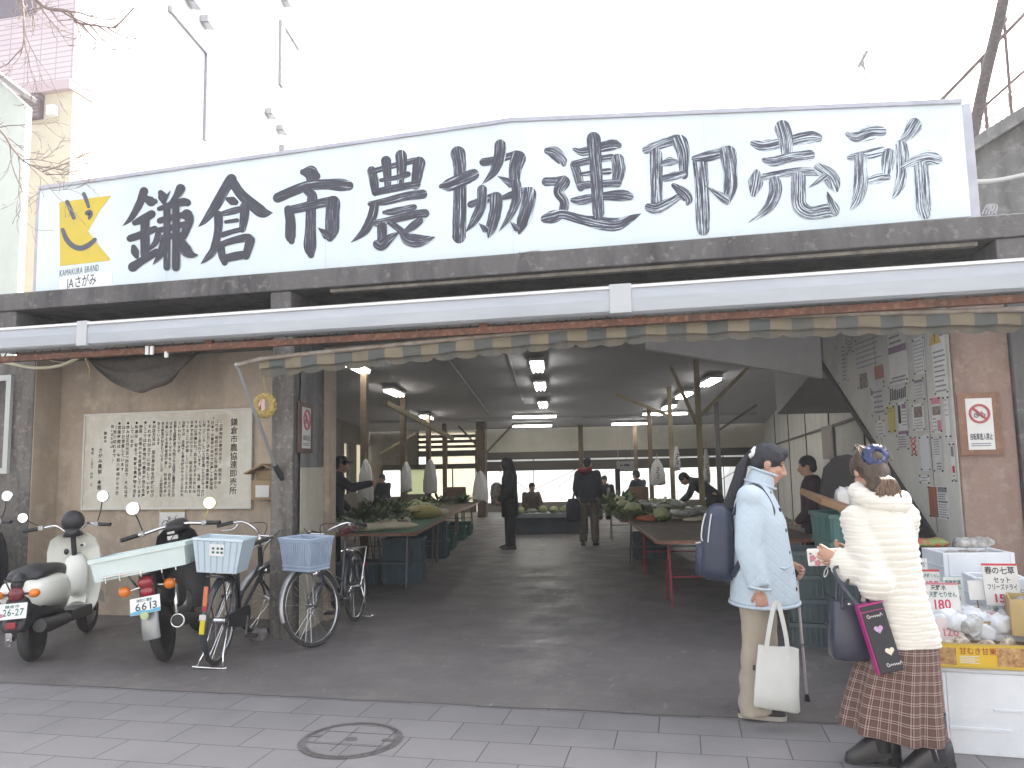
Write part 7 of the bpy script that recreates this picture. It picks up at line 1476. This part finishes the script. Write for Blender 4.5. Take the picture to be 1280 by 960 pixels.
def proto(kind):
    if kind in PROTO: return PROTO[kind]
    L_ = {'greens': ('bunch of dark leafy greens heaped on a market table', 'leafy greens', 'leafy_greens'), 'spinach': ('bunch of fresh mid green leaves lying on a market table', 'leafy greens', 'leafy_greens'), 'cabbage': ('pale round cabbage among the greens on a market table', 'cabbage', 'cabbage'),
          'leek': ('bundle of white leeks with green tops on the right market table', 'leeks', 'leek_bundle'), 'carrot': ('bunch of red carrots on the right market table', 'carrots', 'carrot_bunch'), 'packet': ('clear bag of vegetables lying on a market table', 'packed vegetables', 'vegetable_bag'), 'turnip': ('pair of round white turnips among the greens', 'turnips', 'turnip')}[kind]
    r_ = thing(L_[2], L_[0], L_[1], (0, 0, 0), 0, L_[1] + ' on the market tables')
    if kind == 'greens': obj('leaves', leafy(46, .30, .035, 3.1, 1.0, 1), M_G1, r_, 180)
    elif kind == 'spinach': obj('leaves', leafy(40, .34, .028, .8, .7, 2), M_G2, r_, 180); g = MB(); g.tube([(-.08, 0, .03), (.06, 0, .035)], .025, 8); obj('stems', g, M_G3, r_)
    elif kind == 'cabbage':
        g = MB(); g.ball((0, 0, .085), (.10, .10, .085), 16, 10); obj('head', g, M_G3, r_, 180); obj('leaves', leafy(16, .17, .06, 3.1, .5, 3), M_G2, r_, 180)
    elif kind == 'leek':
        g = MB(); rn = random.Random(4)
        for i in range(6): y = (i - 2.5) * .028; g.tube([(-.32, y, .018), (.1, y + rn.uniform(-.01, .01), .02 + .015 * (i % 2))], .013, 7)
        obj('stalks', g, M_WHT, r_, 180); g = leafy(16, .36, .014, .25, .35, 5); g.xf(Matrix.Translation((.08, 0, .01))); obj('leaves', g, M_G2, r_, 180)
    elif kind == 'carrot':
        g = MB(); rn = random.Random(6)
        for i in range(7): y = (i - 3) * .035; g.tube([(-.14, y + rn.uniform(-.02, .02), .02), (0, y, .03), (.05, y * .8, .035)], [.006, .02, .022], 8, round_=True)
        obj('roots', g, M_ORG, r_, 180); g = leafy(24, .26, .014, .6, .6, 7); g.xf(Matrix.Translation((.05, 0, .02))); obj('leaves', g, M_G2, r_, 180)
    elif kind == 'packet':
        g = MB(); g.ball((0, 0, .05), (.15, .10, .05), 18, 12); g.v = [tuple(V3(p) * (1 + .16 * pnoise(V3(p) * 16))) for p in g.v]; obj('bag', g, M_BAGC, r_, 180); g = leafy(14, .14, .02, 3.1, .8, 8); g.xf(Matrix.Translation((0, 0, .03))); obj('contents', g, M_G2, r_, 180)
    else:
        g = MB()
        for y in (-.05, .055): g.ball((0, y, .05), (.055, .055, .05), 14, 10); g.tube([(-.05, y, .05), (-.09, y, .04)], [.012, .003], 6)
        obj('roots', g, M_WHT, r_, 180); g = leafy(12, .2, .02, .5, .8, 9); g.xf(Matrix.Translation((.03, 0, .04))); obj('leaves', g, M_G1, r_, 180)
    PROTO[kind] = r_; r_['_first'] = 1; return r_
def veg(kind, u, v, z, rz, k=1.0, tilt=0.0):
    p = proto(kind)
    if '_first' in p: del p['_first']; c = p
    else: c = copy_tree(p)
    c.location = I(u, v, z); c.rotation_euler = (tilt, 0, rz); c.scale = (k, k, k); return c
rn = random.Random(21)
for i in range(8): veg('greens', rn.uniform(-2.9, -2.35), 10.1 + i * .26, .712 + (.08 if i % 3 else .0), rn.uniform(0, 6), rn.uniform(.9, 1.25))
for u, v in ((-2.62, 9.75), (-2.45, 9.72), (-2.8, 9.95)): veg('spinach', u, v, .712, rn.uniform(2.6, 3.6), 1.1)
for u, v in ((-2.32, 10.35), (-2.2, 10.3), (-2.1, 10.6)): veg('turnip', u, v, .712, rn.uniform(1, 2), 1.1)
for i in range(9): veg(rn.choice(['greens', 'cabbage', 'spinach', 'packet']), rn.uniform(-2.95, -1.9), 12.5 + i * .28, .70, rn.uniform(0, 6), rn.uniform(.9, 1.3))
for i in range(9): veg(rn.choice(['greens', 'greens', 'packet', 'spinach', 'cabbage']), rn.uniform(-2.95, -2.0), 15.4 + i * .32, .66, rn.uniform(0, 6), rn.uniform(.9, 1.3))
for i in range(16): veg(rn.choice(['greens', 'spinach', 'spinach', 'cabbage']), 1.05 + rn.uniform(0, .35), 11.2 + i * .27, .70, rn.uniform(0, 6), rn.uniform(1.0, 1.4))
for u, v, a in ((1.2, 10.7, 2.8), (1.34, 10.9, 2.6), (1.28, 11.3, 2.9)): veg('carrot', u, v, .71, a + TH, 1.15)
for u, v, a, z in ((1.75, 11.1, .5, .71), (1.6, 11.5, .4, .73), (1.9, 11.9, .7, .71), (1.55, 12.2, .6, .72), (2.0, 10.75, .9, .71)): veg('leek', u, v, z, a + TH, 1.15)
for u, v in ((1.8, 10.95), (2.05, 11.3), (1.72, 12.6), (2.0, 12.9), (1.5, 13.2), (1.9, 13.7)): veg('packet', u, v, .74, rn.uniform(0, 6), 1.35)
for u, v in ((1.45, 10.75), (1.7, 13.4)): veg('cabbage', u, v, .71, 0, 1.1)
for u, v in ((-4.9, 13.0), (-4.5, 13.2), (-4.2, 13.1), (-4.6, 14.2)): veg('greens', u, v, .68, rn.uniform(0, 6), 1.2)
for i in range(7): veg(rn.choice(['greens', 'packet', 'cabbage']), -.75 + i * .24, 17.1 + rn.uniform(-.2, .2), .45, rn.uniform(0, 6), .9)
for k, (u0, v0, a, ln, lab) in enumerate(((-2.32, 9.76, .03, .50, 'long white daikon radish lying in front on the green cloth'), (-2.0, 9.9, .15, .46, 'white daikon radish lying behind the front one on the green cloth'))):
    g = MB(); pts = [(-ln * .5 + ln * t, .015 * math.sin(t * 5), .045 + .008 * t) for t in (0, .1, .3, .55, .75, .9, 1)]; g.tube(pts, [.034, .045, .05, .049, .042, .026, .008], 12, round_=True)
    solo('daikon_radish', g, M_WHT, lab, 'daikon radish', I(u0, v0, .712), a + TH, 'daikon radishes', 180)
t = thing('price_card', 'small white price card leaning beside the daikon radishes', 'price card', I(-2.68, 9.62, .712), TH + .1); g = MB(); g.prism([(-.06, 0), (.06, 0), (.06, .13), (-.06, .13)], (0, 0, 0), (1, 0, 0), (-.2, .35, .92), (0, .003, 0)); obj('card', g, M_PAPER, t, None)
g = MB(); text(g, '150', (-.045, -.003, .03), (1, 0, 0), (-.2, .35, .92), .055, .01, width=.09); obj('price_digits', g, M_INK, t, None)
t = thing('yellow_sack', 'yellow and beige sack of vegetables on the near left table', 'sack', I(-2.05, 11.9, .71), TH); g = MB(); g.ball((0, 0, .10), (.34, .17, .11), 22, 14); g.v = [tuple(V3(p) * (1 + .10 * pnoise(V3(p) * 9))) for p in g.v]; obj('sack', g, M_YEL2, t, 180); g = MB(); g.ball((.32, 0, .10), (.10, .06, .05), 12, 8); obj('knot', g, M_WHT, t, 180)
g = MB(); g.box((0, 0, .06), (.42, .25, .11)); solo('yellow_crate', g, mat('yellow plastic', (.45, .30, .03), rough=.5), 'small yellow crate on the side table by the left windows', 'crate', I(-4.1, 13.1, .685), TH, bevel=.01)
M_BLUEC = mat('dull blue crate', (.035, .075, .10), (.03, .06, .085), 8, .5); M_GRNC = mat('green crate', (.02, .11, .085), (.018, .09, .07), 8, .5)
for k, (u, v, z, mt) in enumerate(((-2.0, 10.2, .004, M_BLUEC), (-2.6, 10.2, .004, M_BLUEC), (-2.0, 10.2, .30, M_BLUEC), (-2.05, 12.9, .004, M_BLUEC), (-2.05, 12.9, .30, M_BLUEC), (-2.1, 14.2, .004, M_GRNC), (-2.1, 15.9, .004, M_GRNC), (-2.1, 17.0, .004, M_GRNC), (1.5, 12.4, .004, M_BLUEC), (1.6, 13.8, .004, M_BLUEC))):
    crate('crate', ('dull blue plastic crate stacked under a market table' if mt is M_BLUEC else 'green plastic crate under the far left market tables'), I(u, v, z), .52, .36, .28, mt, (0, 0, TH), 'crates under the market tables')
# goods hung from the posts
M_POLY = mat('white plastic bag', (.30, .285, .25), (.22, .21, .185), 14, .5, bump=.7, bsc=30)
def hang(label, u, v, z, w_, h, pr=None, grp='bags hung from the posts'):
    w_ *= .8; r_ = thing('hanging_bags', label, 'plastic bags', I(u, v, z), TH); rings = []
    for t, a, b_ in ((0, .46, .35), (.02, .5, .6), (.3, .5, .9), (.62, .44, .9), (.80, .30, .8), (.92, .16, .6), (1, .06, .3)):
        rings.append([V3((w_ * a * math.cos(q) + .012 * math.sin(q * 3 + t * 9), .055 * b_ * math.sin(q) + .012 * math.sin(q * 5 + t * 7), h * t + .03 * math.sin(q * 2 + u * 7) * (t < .4) + .012 * math.sin(q * 5 + v))) for q in [2 * math.pi * i / 24 for i in range(24)]])
    g = MB(); g.loft(rings); obj('bags', g, M_POLY, r_, 180); g = MB(); g.tube([(0, 0, h * .97), (.0, .02, h + .12)], .008, 6); obj('string', g, M_STRAW, r_)
    if pr:
        g = MB()
        for i in range(5): g.box((.015 * math.sin(i * 2.1), -.066, h * (.25 + .1 * i)), (.05, .004, .02), Matrix.Rotation(.5 * (-1) ** i, 3, 'Y'))
        obj('print', g, pr, r_, None)
    return r_
hang('tall bundle of white bags hung on the nearest left post', -3.23, 13.1, .93, .32, .72)
hang('white bags hung on the second post of the left row', -3.2, 16.6, 1.0, .30, .62)
hang('greyish bags hung on the third post of the left row', -3.23, 20.0, .85, .45, .85)
hang('pale bundle of bags low on the far left table', -1.9, 19.8, .62, .50, .75)
hang('white printed bag hung between the two thin posts of the right row', 2.18, 16.5, 1.05, .40, .52, mat('brown print', (.14, .1, .09), rough=.8))
hang('white bag with dark spots hung high on the right row', 2.58, 16.4, 1.35, .17, .48, M_INK)
hang('white towel like bags with yellow print on the yellowed post', 2.60, 13.35, 1.15, .13, .56, mat('yellow print', (.5, .38, .02), rough=.7))
g = MB(); g.box((0, 0, 0), (.45, .02, .26)); t = thing('hanging_sign', 'grey plaque hanging by the back windows', 'sign', I(1.83, 20, 1.42), TH); obj('plate', g, mat('grey plaque', (.22, .23, .24), rough=.5), t, None); g = MB()
for s in (-1, 1): g.tube([(s * .18, 0, .13), (s * .18, 0, 1.3)], .006, 5)
obj('chain', g, M_STEEL, t); g = MB(); g.box((.04, -.0112, .03), (.14, .002, .05)); g.box((-.1, -.0112, .03), (.08, .002, .03)); obj('print', g, M_INK, t, None)
g = MB(); g.bb((-.2, -.12, 0), (.2, .12, .52)); solo('cardboard_box', g, mat('brown cardboard', (.17, .10, .07), (.14, .085, .06), 6, .8), 'tall brown cardboard box beside the seated man in the dark coat', 'box', I(1.86, 17.3, .45), TH, bevel=.006)
g = MB(); g.bb((-.06, -.03, 0), (.06, .03, .62)); solo('hanging_scale', g, M_BLACK, 'narrow dark scale hanging before the bright back window', 'scale', I(1.5, 18.5, .75), TH + .2, bevel=.02)
cb_ = thing('chair', 'brown chair with a square back beside the far left table', 'chair', I(-2.55, 19.6, .004), TH); g = MB(); g.bb((-.3, .0, .42), (.3, .05, .98)); obj('backrest', g, mat('brown chair back', (.16, .10, .075), rough=.6), cb_, None, .03); g = MB(); g.bb((-.27, -.45, .4), (.27, 0, .46)); obj('seat', g, mat('brown chair back', (.1, .1, .1)), cb_, None, .02)
for x in (-.24, .24):
    for y in (-.4, .02): g = MB(); g.tube([(x, y, 0), (x, y, .42)], .015, 6); obj('leg', g, M_GREYLEG, cb_)

# ------------------------------------------------------------------ the stall at the right
M_FOAM = mat('white foam', (.70, .73, .77), (.64, .67, .71), 5, .65, bump=.15, bsc=160); M_CARD = mat('brown carton', (.38, .27, .15), (.33, .235, .13), 6, .8); M_CARDL = mat('light carton', (.46, .35, .16), (.42, .31, .14), 6, .8)
def foam(label, loc, wx, wy, h, rz, fill=None, name='foam_box', mt=None, t=.03, parts=True, group=None):
    r_ = thing(name, label, 'box', loc, rz, group); g = MB(); hx, hy = wx / 2, wy / 2; g.bb((-hx + .001, -hy + .001, 0), (hx - .001, hy - .001, t))
    for s in (-1, 1): g.bb((s * hx, -hy, t * .0 + .0005), (s * (hx - t), hy, h)); g.bb((-hx + t + .0005, s * hy, .0005), (hx - t - .0005, s * (hy - t), h))
    obj('tub', g, mt or M_FOAM, r_, None, .004 if mt is None else 0)
    if mt is None:
        g = MB(); g.bb((-hx + .03, -hy - .006, h * .3), (hx - .12, -hy + .001, h * .34)); g.bb((-hx - .006, -hy + .02, h * .55), (-hx + .001, hy - .02, h * .60)); g.bb((hx * .1, -hy - .006, h * .55), (hx - .02, -hy + .001, h * .585)); obj('moulded_rib', g, M_FOAM, r_, None, .002)
    if fill:
        g = MB(); rn_ = random.Random(int(h * 1000 + wx * 100))
        for i in range(10): g.ball((rn_.uniform(-hx + .09, hx - .09), rn_.uniform(-hy + .07, hy - .07), h * .78), (rn_.uniform(.05, .08), rn_.uniform(.04, .06), .04), 10, 7)
        g.v = [tuple(V3(p) + V3((0, 0, .02 * pnoise(V3(p) * 22)))) for p in g.v]; obj('contents', g, fill, r_, 180)
    return r_
M_DRY = mat('dried goods', (.16, .13, .12), (.42, .40, .38), 30, .4, bump=.6, bsc=50)
fb = foam('large white foam box standing on the pavement under the yellow carton', (1.475, 4.64, 0), .43, .38, .40, R(-4)); g = MB(); g.bb((-.213, -.188, .4005), (.213, .188, .425)); obj('lid', g, M_FOAM, fb, None, .008)
yc_ = thing('yellow_carton', 'open yellow printed carton of sweets on the large foam box', 'carton', (1.50, 4.60, .4265), R(-3)); hx, hy, h = .29, .17, .125
g = MB(); g.bb((-hx, -hy, 0), (hx, hy, .006))
for s in (-1, 1): g.bb((s * hx, -hy, .0065), (s * (hx - .005), hy, h + .02 * (s < 0))); g.bb((-hx + .0055, s * hy, .0065), (hx - .0055, s * (hy - .005), h if s < 0 else h + .05))
obj('tub', g, M_CARD, yc_, None); g = MB(); g.bb((-hx + .004, -hy - .003, .008), (hx - .004, -hy - .0005, h - .004)); ypn = obj('printed_front', g, mat('yellow print', (.62, .42, .015), (.55, .34, .015), 5, .45), yc_, None)
mt_y = mat('carton yellow', (.64, .45, .02), (.60, .38, .02), 3, .45); ypn.data.materials.clear(); ypn.data.materials.append(mt_y)
g = MB()
for a, b_ in (((-hx + .002, -hy - .0045, .004), (hx - .002, -hy - .0032, .014)), ((-hx + .002, -hy - .0045, h - .012), (hx - .002, -hy - .0032, h - .002))): g.bb(a, b_)
obj('border', g, mat('gold border', (.5, .36, .05), rough=.4), ypn, None)
for x0, x1 in ((-.275, -.165), (.02, .27)):
    g = MB(); g.bb((x0, -hy - .0045, .018), (x1, -hy - .0033, h - .022 if x0 < 0 else h - .015)); obj('printed_photo', g, mat('chestnut print', (.25, .10, .03), (.50, .33, .14), 34, .45, detail=3), ypn, None)
g = MB(); text(g, '甘むき甘栗', (-.15, -hy - .0045, .075), (1, 0, 0), (0, 0, 1), .038, .012, width=.17); obj('lettering', g, mat('brown print dark', (.30, .05, .02), rough=.5), ypn, None)
g = MB()
for i in range(5): g.bb((-.15, -hy - .0042, .028 + i * .008), (-.06 - .02 * (i % 2), -hy - .0034, .0315 + i * .008))
obj('small_print', g, M_PAPER, ypn, None)
M_CPACK = mat('printed packet', (.16, .10, .07), (.50, .45, .36), 34, .35, detail=2)
def packet(label, loc, sx_, sy_, sz_, rz, mt, rx=0.0, group=None, name='food_packet', seed=0):
    g = MB(); g.ball((0, 0, 0), (sx_ / 2, sy_ / 2, sz_ / 2), 26, 14)
    vv = []
    for p in g.v:
        p = V3(p); q = V3((math.copysign(abs(p.x / sx_ * 2) ** .4, p.x) * sx_ / 2, math.copysign(abs(p.y / sy_ * 2) ** .4, p.y) * sy_ / 2, math.copysign(abs(p.z / sz_ * 2) ** .6, p.z) * sz_ / 2)); o3 = V3((seed * 3.7, 0, 0)); k_ = min(sx_, sz_ * 1.6); q.z += k_ * .22 * pnoise(q * 20 + o3) + k_ * .1 * abs(pnoise(q * 52 + o3)); q.x += k_ * .12 * pnoise(q * 26 - o3); q.y += k_ * .12 * pnoise(q * 24 + o3 * 2); vv.append(tuple(q))
    g.v = vv; o = solo(name, g, mt, label, 'packet', loc, rz, group, 180); o.rotation_euler = (rx, 0, rz); return o
for i, (x, y) in enumerate(((1.30, 4.56), (1.40, 4.60), (1.50, 4.56), (1.62, 4.62), (1.72, 4.58))): packet('printed packet standing inside the yellow carton', (x, y, .475), .11, .05, .13, .2 * i, M_CPACK, R(12), 'packets in the yellow carton', seed=i)
st = thing('stall_table', 'low stall table covered with white sheets beside the pinkish pillar', 'table', (1.95, 5.55, .004)); g = MB(); g.bb((-.68, -.62, .47), (.62, .62, .50)); obj('tabletop', g, M_FOAM, st, None)
for x in (-.62, .56):
    for y in (-.56, .56): g = MB(); g.bb((x - .02, y - .02, 0), (x + .02, y + .02, .468)); obj('leg', g, mat('white leg', (.66, .68, .70), rough=.4), st, None)
g = MB(); g.bb((-.66, -.6, .05), (.6, -.58, .46)); obj('skirt_board', g, M_BLACK, st, None)
foam('big open white foam box at the back of the stall with dried goods', (1.84, 5.78, .66), .44, .34, .215, R(6), M_DRY); g = MB(); g.bb((1.63, 5.62, .505), (2.05, 5.96, .658)); solo('foam_block', g, M_FOAM, 'closed white foam block under the big open foam box', 'box', bevel=.008)
foam('middle white foam box below the big one, half full of packets', (1.86, 5.38, .505), .30, .26, .26, R(-4), M_DRY); foam('small white foam box in front of the middle foam box', (1.86, 5.13, .505), .20, .18, .20, R(5), M_DRY)
foam('open brown cardboard box at the right edge of the stall', (1.95, 5.04, .52), .34, .28, .19, R(-12), M_DRY, 'cardboard_box', M_CARD, .006); foam('light tan cardboard box in front at the right border', (1.86, 4.76, .545), .30, .24, .19, R(-16), M_DRY, 'cardboard_box', M_CARDL, .006)
g = MB(); g.bb((-.13, -.003, 0), (.13, .003, .16)); solo('carton_flap', g, M_CARDL, 'upright tan cardboard sheet at the right border of the stall', 'cardboard', (2.03, 4.93, .71), R(-10))
M_CLEAR = mat('glossy clear packet', (.58, .60, .62), (.40, .41, .42), 22, .15, bump=.8, bsc=45); M_SILV = mat('silvery packet', (.5, .5, .5), (.22, .21, .2), 18, .2, bump=.6, bsc=40)
rn = random.Random(8)
for i in range(18):
    packet('clear glossy packet lying loose on the stall table', (rn.uniform(1.36, 1.8), rn.uniform(4.98, 5.35), .535 + .03 * (i % 3)), rn.uniform(.14, .2), rn.uniform(.10, .15), rn.uniform(.05, .08), rn.uniform(0, 6), M_CLEAR, rn.uniform(-.3, .3), 'clear packets on the stall', seed=i)
for x, y, lab in ((1.62, 5.02, 'upper of two red and pink sweet packets'), (1.72, 4.94, 'lower of two red and pink sweet packets')): packet(lab + ' lying on the stall', (x, y, .585), .17, .09, .035, R(-30), mat('red pink packet', (.45, .03, .09), (.62, .52, .53), 12, .25, lo=.36, hi=.44), R(15), seed=x)
packet('red and green printed packet on the rim of the big open foam box', (1.66, 5.98, .90), .28, .10, .06, R(8), mat('red green packet', (.34, .06, .04), (.16, .22, .06), 16, .3, lo=.45, hi=.52), 0, seed=3)
packet('long silvery packet lying behind the big open foam box', (1.95, 5.98, .90), .26, .10, .07, R(10), M_SILV, 0, seed=4)
def price(label, p, w_, h, lines, paper=None, tilt=R(-14), top=None, rz=0.0):
    r_ = thing('price_sign', label, 'price sign', p, rz, rot=(tilt, 0, rz)); g = MB(); g.bb((-w_ / 2, 0, 0), (w_ / 2, .004, h)); obj('card', g, paper or M_PAPER, r_, None)
    if top: g = MB(); g.bb((-w_ / 2, -.001, h - .012), (w_ / 2, -.0002, h)); obj('stripe', g, top, r_, None)
    for s, x, z, sz, wd, mt in lines:
        g = MB(); text(g, s, (-w_ / 2 + x * w_, -.0012, z * h), (1, 0, 0), (0, 0, 1), sz, .018, width=wd * w_, jit=.03); obj('lettering', g, mt, r_, None)
    g = MB(); g.tube([(0, .006, -.08), (0, .006, h * .6)], .004, 5); obj('stick', g, M_WOOD, r_); return r_
M_MARK = mat('red marker', (.50, .03, .10), rough=.6); M_TEAL = mat('green marker', (.04, .13, .12), rough=.6)
price('white price sign reading 180 in red, largest on the left of the stall', AY(1182, 766, 4.86), .165, .165, (('天野水', .12, .76, .032, .5, M_INK), ('天野七りせん', .05, .53, .034, .88, M_TEAL), ('180', .12, .12, .075, .62, M_MARK)), None, R(-10), M_PINKP)
price('white price sign reading 100 in red behind the one reading 180', AY(1166, 736, 5.25), .095, .115, (('天野くらし', .06, .62, .022, .9, M_TEAL), ('100', .06, .1, .05, .86, M_MARK)), None, R(-8), M_RED)
price('pale price sign with faint green writing right of the one reading 100', AY(1195, 756, 5.15), .11, .16, (('国産椎茸', .08, .75, .026, .8, M_TEAL), ('天日干し', .08, .58, .026, .8, M_TEAL), ('50', .4, .12, .05, .4, M_PINKP)), mat('greenish card', (.60, .65, .62), rough=.7), R(-8))
price('white sign partly hidden behind the white coat', AY(1151, 730, 5.45), .10, .16, (('干柿', .3, .66, .035, .6, M_TEAL), ('小梅', .3, .3, .035, .6, M_TEAL)), None, R(-6))
price('faded pink price sign reading 120 in front of the packets', AY(1193, 812, 4.70), .135, .165, (('120', .12, .42, .058, .7, M_PINKP), ('円', .5, .15, .04, .3, M_PINKP)), mat('pinkish card', (.66, .57, .57), rough=.7), R(-14), None, R(8))
price('big white sign for freeze dried spring herbs with a red top edge', AY(1256, 757, 5.0), .185, .235, (('春の七草', .06, .76, .045, .86, M_INK), ('セット', .28, .55, .038, .5, M_INK), ('フリーズドライ', .08, .38, .036, .86, M_INK), ('150', .2, .08, .065, .6, M_MARK)), None, R(-10), M_RED)
# crates and things between the woman in white and the stairs
M_TEALC = mat('teal crate plastic', (.085, .20, .185), (.07, .165, .155), 6, .5); M_GREYC = mat('grey blue crate plastic', (.10, .135, .14), (.08, .11, .115), 6, .55)
for i in range(5):
    top2 = i >= 3; r_ = crate('crate', ('teal lattice crate, %s of the stack behind the woman in white' % ('topmost' if i == 4 else 'second from the top')) if top2 else 'grey blue crate in the lower part of the stack by the stairs', (1.27 + .012 * (i % 2), 6.72, .004 + .215 * i), .40, .56, .205, M_TEALC if top2 else M_GREYC, (0, 0, R(4 + 2 * (i % 3))), None if top2 else 'lower crates of the stack by the stairs')
    if top2:
        g = MB()
        for a in range(8):
            for b_ in range(4): g.box((-.03 + a * .028 - .05, -.2835, .035 + b_ * .034 + .017 * (a % 2)), (.014, .002, .016))
        obj('lattice_holes', g, M_DARK, r_, None)
for i in range(4): crate('crate', 'grey blue crate in the second stack left of the teal crates', (.98, 6.95, .004 + .19 * i), .30, .5, .18, M_GREYC, (0, 0, R(-6 + 3 * i)), 'crates of the second stack by the stairs')
g = MB(); g.box((0, 0, 0), (.42, .5, .05)); o = solo('cardboard_tray', g, mat('tray brown', (.27, .16, .085), (.22, .13, .07), 6, .8), 'flat brown cardboard tray tilted on top of the teal crates', 'cardboard tray', (1.18, 6.6, 1.14), bevel=.006); o.rotation_euler = (R(8), R(20), R(12))
for k, (x, y) in enumerate(((1.30, 6.9), (1.40, 6.86))): packet('white wrapped bundle sitting on the stacked crates', (x, y, 1.16), .13, .12, .2, 0, M_POLY, 0, 'white bundles on the crates', seed=k)
dk = thing('dark_panel', 'tall dark rounded panel standing behind the teal crates', 'panel', (1.36, 7.35, .004), R(-4)); g = MB(); prof = [(-.20, 0), (.24, 0), (.24, 1.3), (.2, 1.47), (.1, 1.54), (-.02, 1.52), (-.12, 1.42), (-.17, 1.2)]; g.prism(prof, (0, 0, 0), (1, 0, 0), (0, 0, 1), (0, .08, 0)); obj('panel', g, mat('matt dark panel', (.035, .032, .034), (.028, .026, .028), 5, .85), dk, None, .02); g = MB(); g.box((0, .04, .02), (.5, .3, .03)); obj('foot', g, M_BLACK, dk, None)
for k in range(12):
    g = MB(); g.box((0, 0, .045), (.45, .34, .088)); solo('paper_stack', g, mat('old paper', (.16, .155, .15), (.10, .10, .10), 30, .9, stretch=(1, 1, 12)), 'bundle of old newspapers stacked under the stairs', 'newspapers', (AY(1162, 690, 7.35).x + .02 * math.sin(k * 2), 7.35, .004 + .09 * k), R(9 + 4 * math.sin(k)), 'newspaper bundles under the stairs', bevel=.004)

# more white goods crowding the front of the stall
rn = random.Random(31)
for i in range(16):
    packet('white wrapped packet in the heap at the front of the stall', (1.29 + .07 * (i % 6) + rn.uniform(-.02, .02), 4.80 + .10 * (i // 6) + rn.uniform(-.02, .02), .56 + rn.uniform(-.02, .04)), rn.uniform(.13, .17), rn.uniform(.10, .14), rn.uniform(.07, .10), rn.uniform(0, 6), M_FOAM if i % 3 else M_CLEAR, rn.uniform(-.4, .4), 'white packets heaped at the stall front', seed=i + 40)
foam('long low white foam tray holding the front packets of the stall', (1.56, 4.90, .50), .62, .30, .07, R(-3), None)
foam('white foam box half hidden behind the white coat on the stall', (1.42, 5.55, .505), .34, .30, .20, R(3), M_DRY)
for k, (x, y, w_, h, lab) in enumerate(((1222, 750, .08, .11, 'small blank white card left of the freeze dried herbs sign'), (1212, 772, .10, .07, 'low white card tucked between the clear packets'))): price(lab, AY(x, y, 5.02), w_, h, (), None, R(-12))
# ------------------------------------------------------------------ thin scattering air added to lift the blacks like lens glare
g = MB(); g.bb((-170, -130, -1), (170, 250, 31)); hz_m = bpy.data.materials.new('haze air'); hz_m.use_nodes = True; n = hz_m.node_tree.nodes; n.remove(n['Principled BSDF'])
pv = n.new('ShaderNodeVolumePrincipled'); pv.inputs['Color'].default_value = (.96, .97, 1, 1); pv.inputs['Density'].default_value = .0022; pv.inputs['Anisotropy'].default_value = .3
hz_m.node_tree.links.new(pv.outputs[0], n['Material Output'].inputs['Volume']); ident(obj('haze', g, hz_m, None, None), kind='stuff')
